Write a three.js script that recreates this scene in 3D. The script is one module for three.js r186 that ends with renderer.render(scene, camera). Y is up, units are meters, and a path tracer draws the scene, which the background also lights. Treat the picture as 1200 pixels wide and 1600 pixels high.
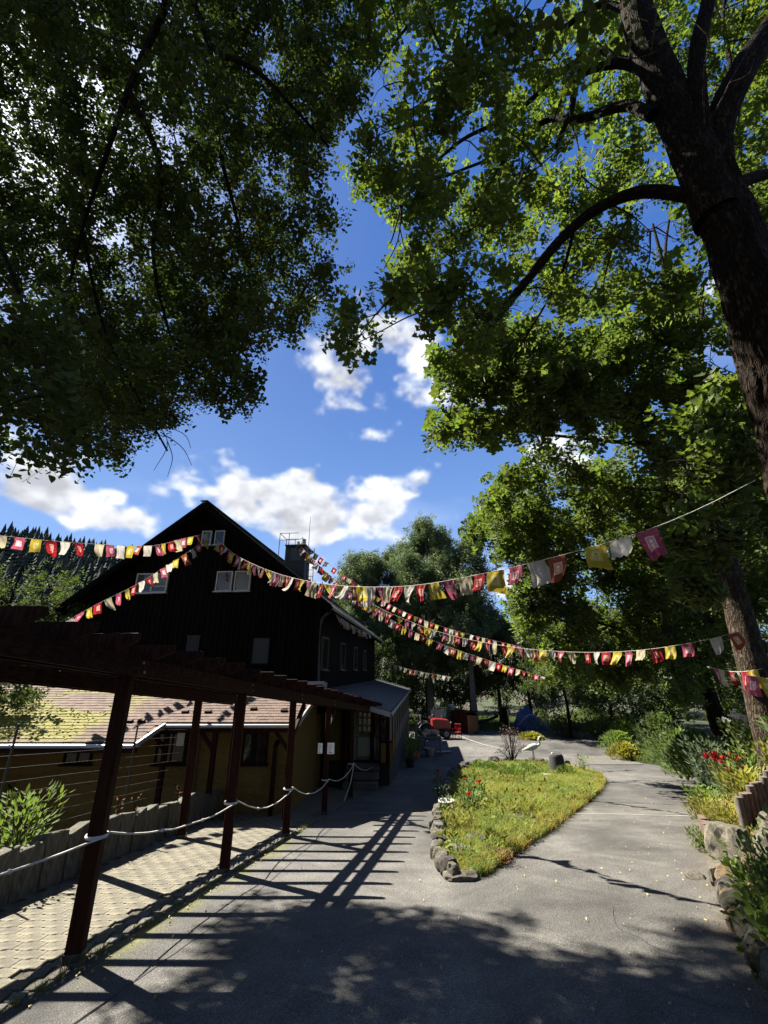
import * as THREE from 'three';
import { mergeGeometries } from 'three/addons/utils/BufferGeometryUtils.js';
import { RoundedBoxGeometry } from 'three/addons/geometries/RoundedBoxGeometry.js';

// ---------------------------------------------------------------- camera, sky, sun, exposure
const scene = new THREE.Scene();
const camera = new THREE.PerspectiveCamera(99.27, 768 / 1024, 0.05, 3000);
camera.position.set(0, 1.6, 0);
camera.rotation.set(THREE.MathUtils.degToRad(20.04), 0, 0);
const renderer = new THREE.WebGLRenderer({ antialias: true });
renderer.toneMapping = THREE.LinearToneMapping;
renderer.toneMappingExposure = 5;
renderer.outputColorSpace = THREE.SRGBColorSpace;
renderer.shadowMap.enabled = true;
const SUN = new THREE.Vector3(-0.545, 0.755, -0.361).normalize();
const sun = new THREE.DirectionalLight(new THREE.Color(1, 0.93, 0.82), 5);
sun.name = 'sun';
sun.position.copy(SUN).multiplyScalar(120).add(new THREE.Vector3(0, 0, -15));
sun.target.position.set(0, 0, -15);
sun.castShadow = true;
sun.shadow.mapSize.set(4096, 4096);
Object.assign(sun.shadow.camera, { left: -60, right: 60, top: 60, bottom: -60, near: 1, far: 400 });
scene.add(sun, sun.target);

// ---------------------------------------------------------------- numbers
function mulberry(a) { return () => { a = (a + 0x6d2b79f5) | 0; let t = Math.imul(a ^ (a >>> 15), 1 | a); t = (t + Math.imul(t ^ (t >>> 7), 61 | t)) ^ t; return ((t ^ (t >>> 14)) >>> 0) / 4294967296; }; }
let rnd = mulberry(11);
const R = (a, b) => a + (b - a) * rnd();
const clamp = (x, a = 0, b = 1) => Math.min(b, Math.max(a, x));
const sstep = (a, b, x) => { const t = clamp((x - a) / (b - a)); return t * t * (3 - 2 * t); };
const lerp = (a, b, t) => a + (b - a) * t;
const HT = new Float32Array(4096); { const h = mulberry(5); for (let i = 0; i < 4096; i++) HT[i] = h(); }
const hsh = (x, y, z) => HT[((Math.imul(x, 374761393) ^ Math.imul(y, 668265263) ^ Math.imul(z, 1274126177)) >>> 7) & 4095];
function noise(x, y = 0, z = 0) {
  const X = Math.floor(x), Y = Math.floor(y), Z = Math.floor(z); let fx = x - X, fy = y - Y, fz = z - Z;
  fx = fx * fx * (3 - 2 * fx); fy = fy * fy * (3 - 2 * fy); fz = fz * fz * (3 - 2 * fz);
  const l = (a, b, t) => a + (b - a) * t;
  return l(l(l(hsh(X, Y, Z), hsh(X + 1, Y, Z), fx), l(hsh(X, Y + 1, Z), hsh(X + 1, Y + 1, Z), fx), fy), l(l(hsh(X, Y, Z + 1), hsh(X + 1, Y, Z + 1), fx), l(hsh(X, Y + 1, Z + 1), hsh(X + 1, Y + 1, Z + 1), fx), fy), fz);
}
function fbm(x, y, z, o = 4) { let s = 0, a = 0.5, n = 0; for (let i = 0; i < o; i++) { s += a * noise(x, y, z); n += a; a *= 0.5; x = x * 2.03 + 7.1; y = y * 2.03 + 3.7; z = z * 2.03 + 1.3; } return s / n; }

// ---------------------------------------------------------------- sky: blue air with scattered fair-weather cumulus all round
{
  const W = 2048, Hh = 1024, data = new Float32Array(W * Hh * 4);
  const puffs = [];                                            // [direction, angular half width, half height]
  const puff = (x, y, z, w, h) => { const v = new THREE.Vector3(x, y, z).normalize(); puffs.push([Math.atan2(v.z, v.x), Math.asin(v.y), w, h]); };
  puff(-0.282,0.349,-0.894, .14, .07); puff(-0.188,0.377,-0.907, .13, .07); puff(-0.081,0.328,-0.941, .13, .05); puff(-0.015,0.411,-0.912, .1, .07); puff(0.081,0.382,-0.920, .1, .08); puff(-0.188,0.296,-0.937, .12, .05);
  puff(-0.110,0.642,-0.759, .1, .1); puff(0.000,0.646,-0.764, .14, .12); puff(-0.120,0.567,-0.815, .12, .07); puff(-0.014,0.572,-0.820, .12, .07); puff(0.070,0.592,-0.803, .12, .09);
  puff(-0.636,0.286,-0.717, .16, .08); puff(-0.585,0.289,-0.758, .06, .04); puff(-0.525,0.274,-0.806, .1, .04); puff(-0.527,0.320,-0.787, .03, .02); puff(-0.687,0.399,-0.608, .15, .1);
  puff(0.145,0.228,-0.963, .16, .05); puff(0.226,0.170,-0.959, .14, .05); puff(0.309,0.565,-0.765, .18, .12); puff(0.400,0.436,-0.806, .2, .1); puff(-0.172,0.192,-0.966, .08, .05); puff(-0.058,0.237,-0.970, .06, .02);
  const q = mulberry(77);
  for (let i = 0; i < 34; i++) { const az = q() * 6.283 - 3.1416, el = 0.06 + q() * 0.75; if (az > -2.5 && az < -0.7 && el < 1.2) continue; for (let k = 0; k < 4; k++) puffs.push([az + (q() - .5) * .3, el + (q() - .5) * .1, .08 + q() * .1, .04 + q() * .05]); }
  for (let j = 0; j < Hh; j++) {
    const el = ((j + 0.5) / Hh - 0.5) * Math.PI, y = Math.sin(el), ce = Math.cos(el);
    const near = puffs.filter((p) => Math.abs(el - p[1]) < p[3] * 2.6);
    for (let i = 0; i < W; i++) {
      const az = ((i + 0.5) / W - 0.5) * 2 * Math.PI, x = Math.cos(az) * ce, z = Math.sin(az) * ce;
      const h = clamp(y), k = Math.pow(1 - h, 2.3);
      let r = lerp(0.036, 0.3, k), g = lerp(0.112, 0.49, k), b = lerp(0.36, 0.82, k);
      const sd = Math.max(0, x * SUN.x + y * SUN.y + z * SUN.z), gl = Math.pow(sd, 60) * 1.2 + Math.pow(sd, 8) * 0.1; r += gl; g += gl * .97; b += gl * .9;
      if (near.length && y > 0) {
        let m = 0;
        for (const p of near) { let da = Math.abs(az - p[0]); if (da > Math.PI) da = 2 * Math.PI - da; da *= ce; if (da > p[2] * 2.6) continue; const dy = el - p[1]; m += Math.exp(-((da / p[2]) ** 2) * 1.6 - ((dy / p[3]) ** 2) * (dy < 0 ? 2.6 : 1.5)); }
        if (m > 0.03) {
          const n = fbm(x * 11, y * 16, z * 11, 7), dn = Math.min(m, 1.2) * 0.85 + (n - 0.5) * 2.9 - 0.43;
          const a = sstep(0, 0.55, dn);
          if (a > 0) {
            const n2 = fbm(x * 11 - 0.12, y * 16 + 0.3, z * 11 - .1, 5), li = clamp(0.9 + (n - n2) * 2.2 - dn * 0.2, 0.55, 1.08);
            r = lerp(r, .68 * li, a); g = lerp(g, .7 * li, a); b = lerp(b, lerp(.8, .73, li) * li, a);
          }
        }
        const wisp = sstep(0.56, 0.85, fbm(x * 3, y * 9, z * 3 + 4, 4)) * 0.12; r = lerp(r, .9, wisp); g = lerp(g, .93, wisp); b = lerp(b, 1, wisp);
      }
      if (y < 0) { const t = clamp(-y * 4); r = lerp(r, .06, t); g = lerp(g, .07, t); b = lerp(b, .05, t); }
      const o = (j * W + i) * 4; data[o] = r * .32; data[o + 1] = g * .32; data[o + 2] = b * .32; data[o + 3] = 1;
    }
  }
  const t = new THREE.DataTexture(data, W, Hh, THREE.RGBAFormat, THREE.FloatType);
  t.mapping = THREE.EquirectangularReflectionMapping; t.magFilter = t.minFilter = THREE.LinearFilter; t.wrapS = THREE.RepeatWrapping; t.needsUpdate = true;
  scene.background = t; scene.environment = t;
}

// ---------------------------------------------------------------- helpers
const taken = {};
function numbered(n) { const k = taken[n] = (taken[n] ?? -1) + 1; return k ? n + '_' + String(k).padStart(3, '0') : n; }
function fin(o) { o.castShadow = true; o.receiveShadow = true; return o; }
function mesh(name, geo, mat, parent) { const m = fin(new THREE.Mesh(geo, mat)); m.name = parent && parent !== scene ? name : numbered(name); (parent || scene).add(m); return m; }
function tag(o, label, category, group, kind) { if (label) o.userData.label = label; if (category) o.userData.category = category; if (group) o.userData.group = group; if (kind) o.userData.kind = kind; return o; }
function thing(name, label, category, pos = [0, 0, 0], turn = 0, group) { const o = new THREE.Group(); o.name = numbered(name); o.position.set(...pos); o.rotation.y = turn; scene.add(o); return tag(o, label, category, group); }
const V = (x, y, z) => new THREE.Vector3(x, y, z);
const M4 = new THREE.Matrix4(), Q4 = new THREE.Quaternion(), E4 = new THREE.Euler();
function xf(g, x, y, z, rx = 0, ry = 0, rz = 0, s = 1) { const m = new THREE.Matrix4().compose(V(x, y, z), new THREE.Quaternion().setFromEuler(new THREE.Euler(rx, ry, rz)), Array.isArray(s) ? V(...s) : V(s, s, s)); return g.clone().applyMatrix4(m); }
function box(w, h, d, x = 0, y = 0, z = 0, rx = 0, ry = 0, rz = 0) { return xf(new THREE.BoxGeometry(w, h, d), x, y, z, rx, ry, rz); }
function rbox(w, h, d, r, x = 0, y = 0, z = 0, rx = 0, ry = 0, rz = 0) { return xf(new RoundedBoxGeometry(w, h, d, 1, r), x, y, z, rx, ry, rz); }
function clean(g) { const o = g.index ? g.toNonIndexed() : g; for (const k of Object.keys(o.attributes)) if (!['position', 'normal', 'uv', 'color'].includes(k)) o.deleteAttribute(k); return o; }
function join(list) { const c = list.map(clean); const col = c.some((g) => g.attributes.color); for (const g of c) { if (!g.attributes.uv) g.setAttribute('uv', new THREE.BufferAttribute(new Float32Array(g.attributes.position.count * 2), 2)); if (col && !g.attributes.color) g.setAttribute('color', new THREE.BufferAttribute(new Float32Array(g.attributes.position.count * 3).fill(1), 3)); } return mergeGeometries(c); }
function tint(g, r, gg, b) { const n = g.attributes.position.count, a = new Float32Array(n * 3); for (let i = 0; i < n; i++) { a[i * 3] = r; a[i * 3 + 1] = gg; a[i * 3 + 2] = b; } g.setAttribute('color', new THREE.BufferAttribute(a, 3)); return g; }
function beam(a, b, w, h, roll = 0) {                            // a squared timber from a to b, h upright
  const A = V(...a), B = V(...b), d = B.clone().sub(A), L = d.length(); d.normalize();
  const side = Math.abs(d.y) > 0.98 ? V(1, 0, 0) : V(0, 1, 0).cross(d).normalize(), up = d.clone().cross(side).normalize();
  const g = new THREE.BoxGeometry(w, h, L); if (roll) g.rotateZ(roll);
  return g.applyMatrix4(new THREE.Matrix4().makeBasis(side, up, d).setPosition(A.add(B).multiplyScalar(0.5)));
}
function rod(a, b, r0, r1 = r0, n = 8) { const A = V(...a), B = V(...b), d = B.clone().sub(A), L = d.length(); const g = new THREE.CylinderGeometry(r1, r0, L, n); g.applyQuaternion(new THREE.Quaternion().setFromUnitVectors(V(0, 1, 0), d.normalize())); return g.translate(...A.add(B).multiplyScalar(0.5).toArray()); }
function wire(pts, r, seg = 40, n = 5) { return new THREE.TubeGeometry(new THREE.CatmullRomCurve3(pts.map((p) => V(...p))), seg, r, n); }
function limb(pts, r0, r1, o = {}) {                             // a tapering, uneven branch or trunk through pts
  const { seg = 24, rad = 9, amp = 0, fr = 3, pow = 1, ridge = 0, flare = 0 } = o;
  const c = new THREE.CatmullRomCurve3(pts.map((p) => (p.isVector3 ? p : V(...p)))), f = c.computeFrenetFrames(seg, false), pos = [], uv = [], idx = [], L = c.getLength();
  for (let i = 0; i <= seg; i++) {
    const t = i / seg, p = c.getPointAt(t); let r = lerp(r0, r1, Math.pow(t, pow)) * (1 + flare * Math.exp(-t * 14));
    for (let j = 0; j <= rad; j++) {
      const a = (j % rad) / rad * 6.2832, ca = Math.cos(a), sa = Math.sin(a);
      let k = 1 + amp * (fbm(p.x * fr + ca, p.y * fr, p.z * fr + sa, 3) - 0.5) * 2;
      if (ridge) k += ridge * (Math.abs(noise(a * 5.1 + fbm(ca * 2, L * t * 2.4, sa * 2, 2) * 3, L * t * 1.7, 3) - 0.5) * 2 - 0.4);
      const n = f.normals[i], b = f.binormals[i], q = r * k;
      pos.push(p.x + (n.x * ca + b.x * sa) * q, p.y + (n.y * ca + b.y * sa) * q, p.z + (n.z * ca + b.z * sa) * q); uv.push(j / rad * 6.28 * r0, t * L);
    }
  }
  const w = rad + 1; for (let i = 0; i < seg; i++) for (let j = 0; j < rad; j++) { const a = i * w + j; idx.push(a, a + 1, a + w, a + 1, a + w + 1, a + w); }
  const tip = c.getPointAt(1), k = pos.length / 3; pos.push(tip.x, tip.y, tip.z); uv.push(0, L); for (let j = 0; j < rad; j++) idx.push(seg * w + j, seg * w + j + 1, k);
  const g = new THREE.BufferGeometry(); g.setAttribute('position', new THREE.Float32BufferAttribute(pos, 3)); g.setAttribute('uv', new THREE.Float32BufferAttribute(uv, 2)); g.setIndex(idx); g.computeVertexNormals(); return g;
}
function sheet(nx, ny, fn) {                                     // a grid surface; fn(u, v) returns [x, y, z, uvx, uvy, r, g, b]
  const pos = [], uv = [], col = [], idx = []; let hasC = false;
  for (let j = 0; j <= ny; j++) for (let i = 0; i <= nx; i++) { const q = fn(i / nx, j / ny); pos.push(q[0], q[1], q[2]); uv.push(q[3] ?? q[0], q[4] ?? q[2]); if (q.length > 5) { hasC = true; col.push(q[5], q[6], q[7]); } }
  for (let j = 0; j < ny; j++) for (let i = 0; i < nx; i++) { const a = j * (nx + 1) + i, b = a + 1, c = a + nx + 1, d = c + 1; idx.push(a, b, d, a, d, c); }
  const g = new THREE.BufferGeometry(); g.setAttribute('position', new THREE.Float32BufferAttribute(pos, 3)); g.setAttribute('uv', new THREE.Float32BufferAttribute(uv, 2)); if (hasC) g.setAttribute('color', new THREE.Float32BufferAttribute(col, 3)); g.setIndex(idx); g.computeVertexNormals(); return g;
}
function prism(outline, depth, bevel = 0) { const s = new THREE.Shape(outline.map((p) => new THREE.Vector2(...p))); return new THREE.ExtrudeGeometry(s, { depth, bevelEnabled: bevel > 0, bevelSize: bevel, bevelThickness: bevel, bevelSegments: 1, steps: 1 }); }
function rock(r, sx, sy, sz, seed, detail = 2, rough = 0.35) {   // an angular fieldstone
  const g = new THREE.IcosahedronGeometry(1, detail), p = g.attributes.position, v = V();
  for (let i = 0; i < p.count; i++) { v.fromBufferAttribute(p, i); const k = 1 + (fbm(v.x * 1.6 + seed * 7.7, v.y * 1.6, v.z * 1.6 + seed, 3) - 0.5) * 2 * rough + (fbm(v.x * 5 + seed, v.y * 5, v.z * 5, 3) - .5) * .22; v.x = clamp(v.x * k, -.82, .82); v.y = clamp(v.y * k, -.75, .75); v.z = clamp(v.z * k, -.85, .85); p.setXYZ(i, v.x * r * sx, v.y * r * sy, v.z * r * sz); }
  g.computeVertexNormals(); return g;
}
// textures of material only: grain, speckle, stain
function tex(n, fn, srgb = true, rep = 1) { const d = new Uint8Array(n * n * 4); for (let j = 0; j < n; j++) for (let i = 0; i < n; i++) { const c = fn(i / n, j / n, i, j), o = (j * n + i) * 4; d[o] = clamp(c[0]) * 255; d[o + 1] = clamp(c[1]) * 255; d[o + 2] = clamp(c[2]) * 255; d[o + 3] = 255; } const t = new THREE.DataTexture(d, n, n); t.wrapS = t.wrapT = THREE.RepeatWrapping; t.magFilter = THREE.LinearFilter; t.minFilter = THREE.LinearMipmapLinearFilter; t.generateMipmaps = true; if (srgb) t.colorSpace = THREE.SRGBColorSpace; t.repeat.set(rep, rep); t.needsUpdate = true; return t; }
function tnoise(u, v, f, o = 4, s = 0) { const a = u * 6.2832, b = v * 6.2832, k = f / 6.2832; return fbm(Math.cos(a) * k + s, Math.sin(a) * k + Math.cos(b) * k * 1.3, Math.sin(b) * k + s * 2.1, o); }
const std = (r, g, b, rough = 0.85, o = {}) => new THREE.MeshStandardMaterial({ color: new THREE.Color().setRGB(r, g, b), roughness: rough, side: THREE.DoubleSide, ...o });
const grainT = tex(256, (u, v) => { const n = tnoise(u, v, 30, 3) * .5 + hsh(u * 256 | 0, v * 256 | 0, 3) * .5, k = .72 + n * .5; return [k, k, k]; });
const woodT = tex(512, (u, v) => { const g = tnoise(u * 1, v, 3, 2) * 6, n = fbm(u * 90, Math.sin(v * 6.2832) * 3 + g * .2, 1, 3), st = sstep(.3, .7, n), k = .62 + st * .38 + (tnoise(u, v, 12, 3, 4) - .5) * .3; return [k, k * .98, k * .95]; });
const asphT = tex(1024, (u, v, i, j) => { const a = hsh(i, j, 1), b = hsh(i >> 1, j >> 1, 2), c = hsh(i >> 2, j >> 2, 9); let k = .56 + (a - .5) * .22 + (b - .5) * .34 + (c - .5) * .12 + (tnoise(u, v, 9, 4) - .5) * .34; if (b > .965) k += .3; if (b < .04) k -= .22; return [k, k * .985, k * .95]; });
const asphB = tex(512, (u, v, i, j) => { const k = .5 + (hsh(i >> 1, j >> 1, 2) - .5) * .8 + (hsh(i, j, 4) - .5) * .3; return [k, k, k]; }, false);
const stoneT = tex(512, (u, v, i, j) => { const k = .66 + (tnoise(u, v, 14, 5) - .5) * .7 + (hsh(i, j, 1) - .5) * .14 + (hsh(i >> 2, j >> 2, 1) - .5) * .12; return [k, k * .99, k * .96]; });
const barkB = tex(512, (u, v) => { const w = tnoise(u, v, 6, 3) * .25, n = Math.abs(fbm((u + w * .3) * 34, v * 9, 2, 3) - .5) * 2, k = sstep(.05, .45, n); return [k, k, k]; }, false);
const barkT = tex(512, (u, v) => { const w = tnoise(u, v, 6, 3) * .25, n = Math.abs(fbm((u + w * .3) * 34, v * 9, 2, 3) - .5) * 2, k = .6 + sstep(.05, .5, n) * .35 + (tnoise(u, v, 10, 4) - .5) * .5; return [k, k * .96, k * .9]; });
const phys = (r, g, b, rough, o = {}) => new THREE.MeshPhysicalMaterial({ color: new THREE.Color().setRGB(r, g, b), roughness: rough, side: THREE.DoubleSide, specularIntensity: .12, ...o });
const M = {
  asphalt: new THREE.MeshStandardMaterial({ map: asphT, bumpMap: asphB, bumpScale: 0.006, roughness: 0.92, vertexColors: true, side: THREE.DoubleSide }),
  soil: new THREE.MeshStandardMaterial({ map: stoneT, bumpMap: asphB, bumpScale: 0.02, roughness: 1, vertexColors: true, side: THREE.DoubleSide }),
  paver: new THREE.MeshStandardMaterial({ map: stoneT, color: new THREE.Color().setRGB(.189, .175, .1295), roughness: .95, bumpMap: asphB, bumpScale: .002 }),
  paver2: new THREE.MeshStandardMaterial({ map: stoneT, color: new THREE.Color().setRGB(.161, .1484, .112), roughness: .95, bumpMap: asphB, bumpScale: .002 }),
  paver3: new THREE.MeshStandardMaterial({ map: stoneT, color: new THREE.Color().setRGB(.21, .1925, .14), roughness: .95, bumpMap: asphB, bumpScale: .002 }),
  granite: std(.154, .1505, .14, .9, { map: stoneT }), palisade: std(.21, .1995, .154, .95, { map: stoneT, bumpMap: asphB, bumpScale: .004 }), palisade2: std(.168, .161, .1295, .95, { map: stoneT, bumpMap: asphB, bumpScale: .004 }),
  pergola: phys(.035, .0123, .007, .62, { map: woodT }), pergolaDark: phys(.0252, .0091, .0056, .6, { map: woodT }),
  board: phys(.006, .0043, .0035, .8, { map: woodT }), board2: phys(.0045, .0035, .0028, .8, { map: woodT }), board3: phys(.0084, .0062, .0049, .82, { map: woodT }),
  yellow: phys(.133, .0875, .028, .95, { map: grainT }), white: std(.35, .35, .336, .6), whiteOld: std(.238, .231, .203, .75, { map: grainT }),
  slate: std(.021, .0252, .0315, .75, { map: stoneT }), roofGrey: std(1, 1, 1, .9, { vertexColors: true, map: stoneT }), roofRed: std(1, 1, 1, .92, { vertexColors: true, map: stoneT }),
  metalDark: std(.035, .0364, .0385, .5, { metalness: .5 }), metal: std(.35, .35, .35, .35, { metalness: .9 }), zinc: std(.28, .287, .294, .4, { metalness: .6 }),
  glass: new THREE.MeshPhysicalMaterial({ color: 0xffffff, roughness: .04, transmission: 1, thickness: 0, ior: 1.5 }), dark: std(.0084, .0084, .0084, .9),
  rope: std(.42, .399, .35, .9), bark: phys(.0294, .0231, .0175, .95, { map: barkT, bumpMap: barkB, bumpScale: .03 }), barkGrey: phys(.07, .0595, .049, .95, { map: barkT, bumpMap: barkB, bumpScale: .02 }), twig: phys(.0245, .0189, .014, .95),
  birch: std(.21, .203, .189, .9, { map: stoneT }), rock: std(.252, .231, .1785, .95, { map: stoneT, bumpMap: asphB, bumpScale: .008 }), rockDark: std(.091, .0805, .0665, .95, { map: stoneT, bumpMap: asphB, bumpScale: .008 }), rockRust: std(.196, .133, .07, .95, { map: stoneT }),
  greenDoor: std(.091, .112, .07, .7), redBrown: phys(.0245, .0077, .0056, .6, { map: woodT }), red: std(.19, .007, .008, .35), rubber: std(.014, .014, .014, .9), black: std(.0126, .0126, .014, .85), terracotta: std(.28, .098, .049, .9), orangeWood: std(.294, .119, .042, .75, { map: woodT }), logWood: std(.14, .091, .0735, .9, { map: woodT }), greyWood: std(.119, .105, .0875, .9, { map: woodT }),
  blue: std(.014, .042, .14, .5), paper: std(.595, .595, .574, .8),
};
// ---------------------------------------------------------------- the lie of the land
const SL = 0.112, SLA = Math.atan(SL);
function G(z) { const d = -z; if (d <= 18) return -SL * d; const t = Math.min(d - 18, 10); return -2.016 - SL * (t - t * t / 20); }
function poly(tab, z) { for (let i = 0; i < tab.length - 1; i++) { const a = tab[i], b = tab[i + 1]; if (z <= a[0] && z >= b[0]) return lerp(a[1], b[1], (z - a[0]) / (b[0] - a[0])); } return z > tab[0][0] ? tab[0][1] : tab[tab.length - 1][1]; }
const postX = (z) => -2.38 - 0.1805 * (z + 4.31);
const wallX = (z) => poly([[3, -4.4], [-4.2, -4.0], [-5.36, -3.92], [-9.4, -3.56], [-13.1, -3.34], [-16, -3.2]], z);
const rightX = (z) => poly([[8, 1.5], [-2, 2.0], [-3.4, 2.36], [-4.3, 2.75], [-6.4, 3.95], [-8.6, 5.2], [-10.4, 6.4], [-14.5, 9], [-19.5, 12.2], [-22, 12.3], [-24, 11.6], [-31, 13.9], [-38, 15], [-60, 18]], z);
const leftX = (z) => (z > -15.2 ? postX(z) + 0.13 : lerp(postX(-15.2) + 0.13, -4, sstep(-15.2, -16.2, z)));
const onAsphalt = (x, z) => z > -36 && x > leftX(z) && x < rightX(z);
function hillH(x, z) { return 45 * sstep(0, 1, (-x * 0.6 - z * 0.5 - 40) / 150) + 9 * sstep(30, 160, x * .8 - z * .3 - 14) + 4 * sstep(50, 200, -z) ; }
function T(x, z) {
  const g = G(z); let y = g - 0.09;
  const dr = x - rightX(z), k = z > -16 ? 1 : lerp(1, .35, sstep(-16, -22, z));
  if (dr > 0) y = g - 0.05 + (0.34 * sstep(0.04, 0.3, dr) + 1.5 * sstep(0.3, 3.2, dr)) * k + .06 * (fbm(x * 1.2, 0, z * 1.2, 3) - .5);
  const dl = wallX(z) - x; if (dl > 0.1 && z > -30) y = lerp(g, Math.min(g, -2.25), sstep(0.1, 0.35, dl));
  return y + hillH(x, z) + (Math.hypot(x, z + 15) > 40 ? (fbm(x * .05, 2, z * .05, 3) - .5) * 3 * sstep(40, 90, Math.hypot(x, z + 15)) : 0);
}
function axis(lo, a, st, b, hi) { const o = []; for (let v = a, s = st; v > lo;) { o.unshift(v); s *= 1.16; v -= s; } o.unshift(lo); o.pop(); for (let v = a; v < b; v += st) o.push(v); for (let v = b, s = st; v < hi;) { o.push(v); s *= 1.16; v += s; } o.push(hi); return o; }
{
  const xs = axis(-900, -7, 0.14, 16, 900), zs = axis(-1200, -38, 0.34, 5, 400);
  const g = sheet(xs.length - 1, zs.length - 1, (u, v) => {
    const x = xs[Math.round(u * (xs.length - 1))], z = zs[Math.round((1 - v) * (zs.length - 1))], n = fbm(x * .9, 1, z * .9, 4), m = fbm(x * .2, 5, z * .2, 3);
    let c = [.10 + n * .05, .085 + n * .04, .05 + n * .03];                        // bare earth and litter
    const gr = sstep(.45, .6, m + n * .15); if (z < -30 || x > 8) c = [lerp(c[0], .055, gr), lerp(c[1], .085, gr), lerp(c[2], .02, gr)];
    const dr = x - rightX(z); if (dr > .5 && dr < 6 && z > -13) { const l = sstep(.35, .6, n); c = [lerp(c[0], .42, l), lerp(c[1], .27, l), lerp(c[2], .14, l)]; }
    return [x, T(x, z), z, x, z, c[0] * .85, c[1] * .85, c[2] * .85];
  });
  tag(mesh('ground', g, M.soil), null, null, null, 'structure');
}
{
  const zs = []; for (let z = 7; z > -36.1; z -= 0.22) zs.push(z);
  const nx = 70, g = sheet(nx, zs.length - 1, (u, v) => {
    const z = zs[Math.round(v * (zs.length - 1))], w = (fbm(z * 1.4, 3, 8, 3) - .5) * .16, x = lerp(leftX(z), rightX(z) + w + .12, u);
    const n = fbm(x * .55, 2, z * .55, 4), n2 = fbm(x * 2.3, 7, z * 2.3, 3), st = sstep(.52, .7, fbm(x * .8 + 20, 4, z * .35, 4));
    const wr = sstep(.5, .58, fbm(x * .33 + 7, 6, z * .22, 5)); let k = .185 + (n - .5) * .18 + (n2 - .5) * .1 - st * .06 + (wr - .5) * .045; let r = k, gg = k * .985, b = k * .94;
    const du = rightX(z) - x; const dirt = sstep(.55, .05, du + n2 * .5) * .8 * (z > -13 ? 1 : .4); r = lerp(r, .17, dirt); gg = lerp(gg, .135, dirt); b = lerp(b, .085, dirt);
    const ml = x - leftX(z), moss = sstep(.5, .62, fbm(x * 3, 1, z * 2.2, 3)) * sstep(.32, .05, ml) * (z > -9 ? 1 : 0); r = lerp(r, .2, moss); gg = lerp(gg, .21, moss); b = lerp(b, .035, moss);
    return [x, G(z) + (fbm(x * .7, 9, z * .7, 2) - .5) * .012, z, x / 2.2, z / 2.2, r, gg, b];
  });
  const road = tag(mesh('asphalt_drive', g, M.asphalt), null, null, null, 'structure');
  const tarM = std(.0154, .0154, .0154, .8), paleM = std(.21, .203, .175, .9, { map: grainT }), patchM = std(.21, .203, .175, .95, { map: asphT });
  const ribbon = (pts, w, wob, y) => { const c = new THREE.CatmullRomCurve3(pts.map((p) => V(p[0], 0, p[1]))), n = Math.ceil(c.getLength() / .09), P = c.getSpacedPoints(n); return sheet(1, n, (u, v) => { const i = Math.round(v * n), p = P[i], t = c.getTangentAt(clamp(i / n)), o = (fbm(p.x * 4, 1, p.z * 4, 3) - .5) * wob, ww = w * (.45 + 1.1 * noise(p.x * 6, 2, p.z * 6)), s = (u - .5) * ww + o, x = p.x - t.z * s, z = p.z + t.x * s; return [x, G(z) + (fbm(x * .7, 9, z * .7, 2) - .5) * .012 + y, z, x, z]; }); };
  for (const [pts, w, wob] of [
    [[[-1.9, -3.3], [-1.42, -5.6], [-1.1, -8], [-.75, -10.4]], .012, .02],
    [[[3.6, -14.3], [5.5, -13.8], [7.2, -13.4], [8.1, -12.7]], .02, .2], [[[4.2, -12.4], [5.8, -12.1], [7.3, -11.6]], .025, .06], [[[2.4, -4.2], [2.1, -4.9], [2.3, -5.4]], .005, .15],
    [[[3, -21], [6, -22.4], [9, -24.4], [12, -25]], .03, .3], [[[2.8, -23.6], [6, -25.6], [9.5, -27.6]], .03, .1], [[[2.4, -19.5], [2.9, -19.7], [3.4, -19.9]], .03, .1], [[[7.8, -16.3], [9, -16.6], [10.3, -16.9]], .03, .3],
    [[[2.1, -3.6], [1.7, -4.4]], .005, .2]]) mesh('crack', ribbon(pts, w, wob, .004), tarM, road);
  mesh('pale_seam', ribbon([[3.9, -10.62], [5, -10.55], [6.3, -10.36]], .045, .015, .005), paleM, road);
  mesh('pale_seam', ribbon([[-.7, -10.7], [.2, -10.75], [1.0, -10.75]], .03, .015, .005), paleM, road);
  mesh('chalk_mark', ribbon([[5.1, -33.5], [5.6, -31], [6.2, -29], [7, -27.6]], .1, .05, .006), paleM, road);
  mesh('repair_patch', sheet(8, 6, (u, v) => { const x = lerp(9.2, 11.8, u) + v * .6, z = lerp(-22.5, -25.4, v); return [x, G(z) + .014, z, x, z]; }), patchM, road);
}
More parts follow.
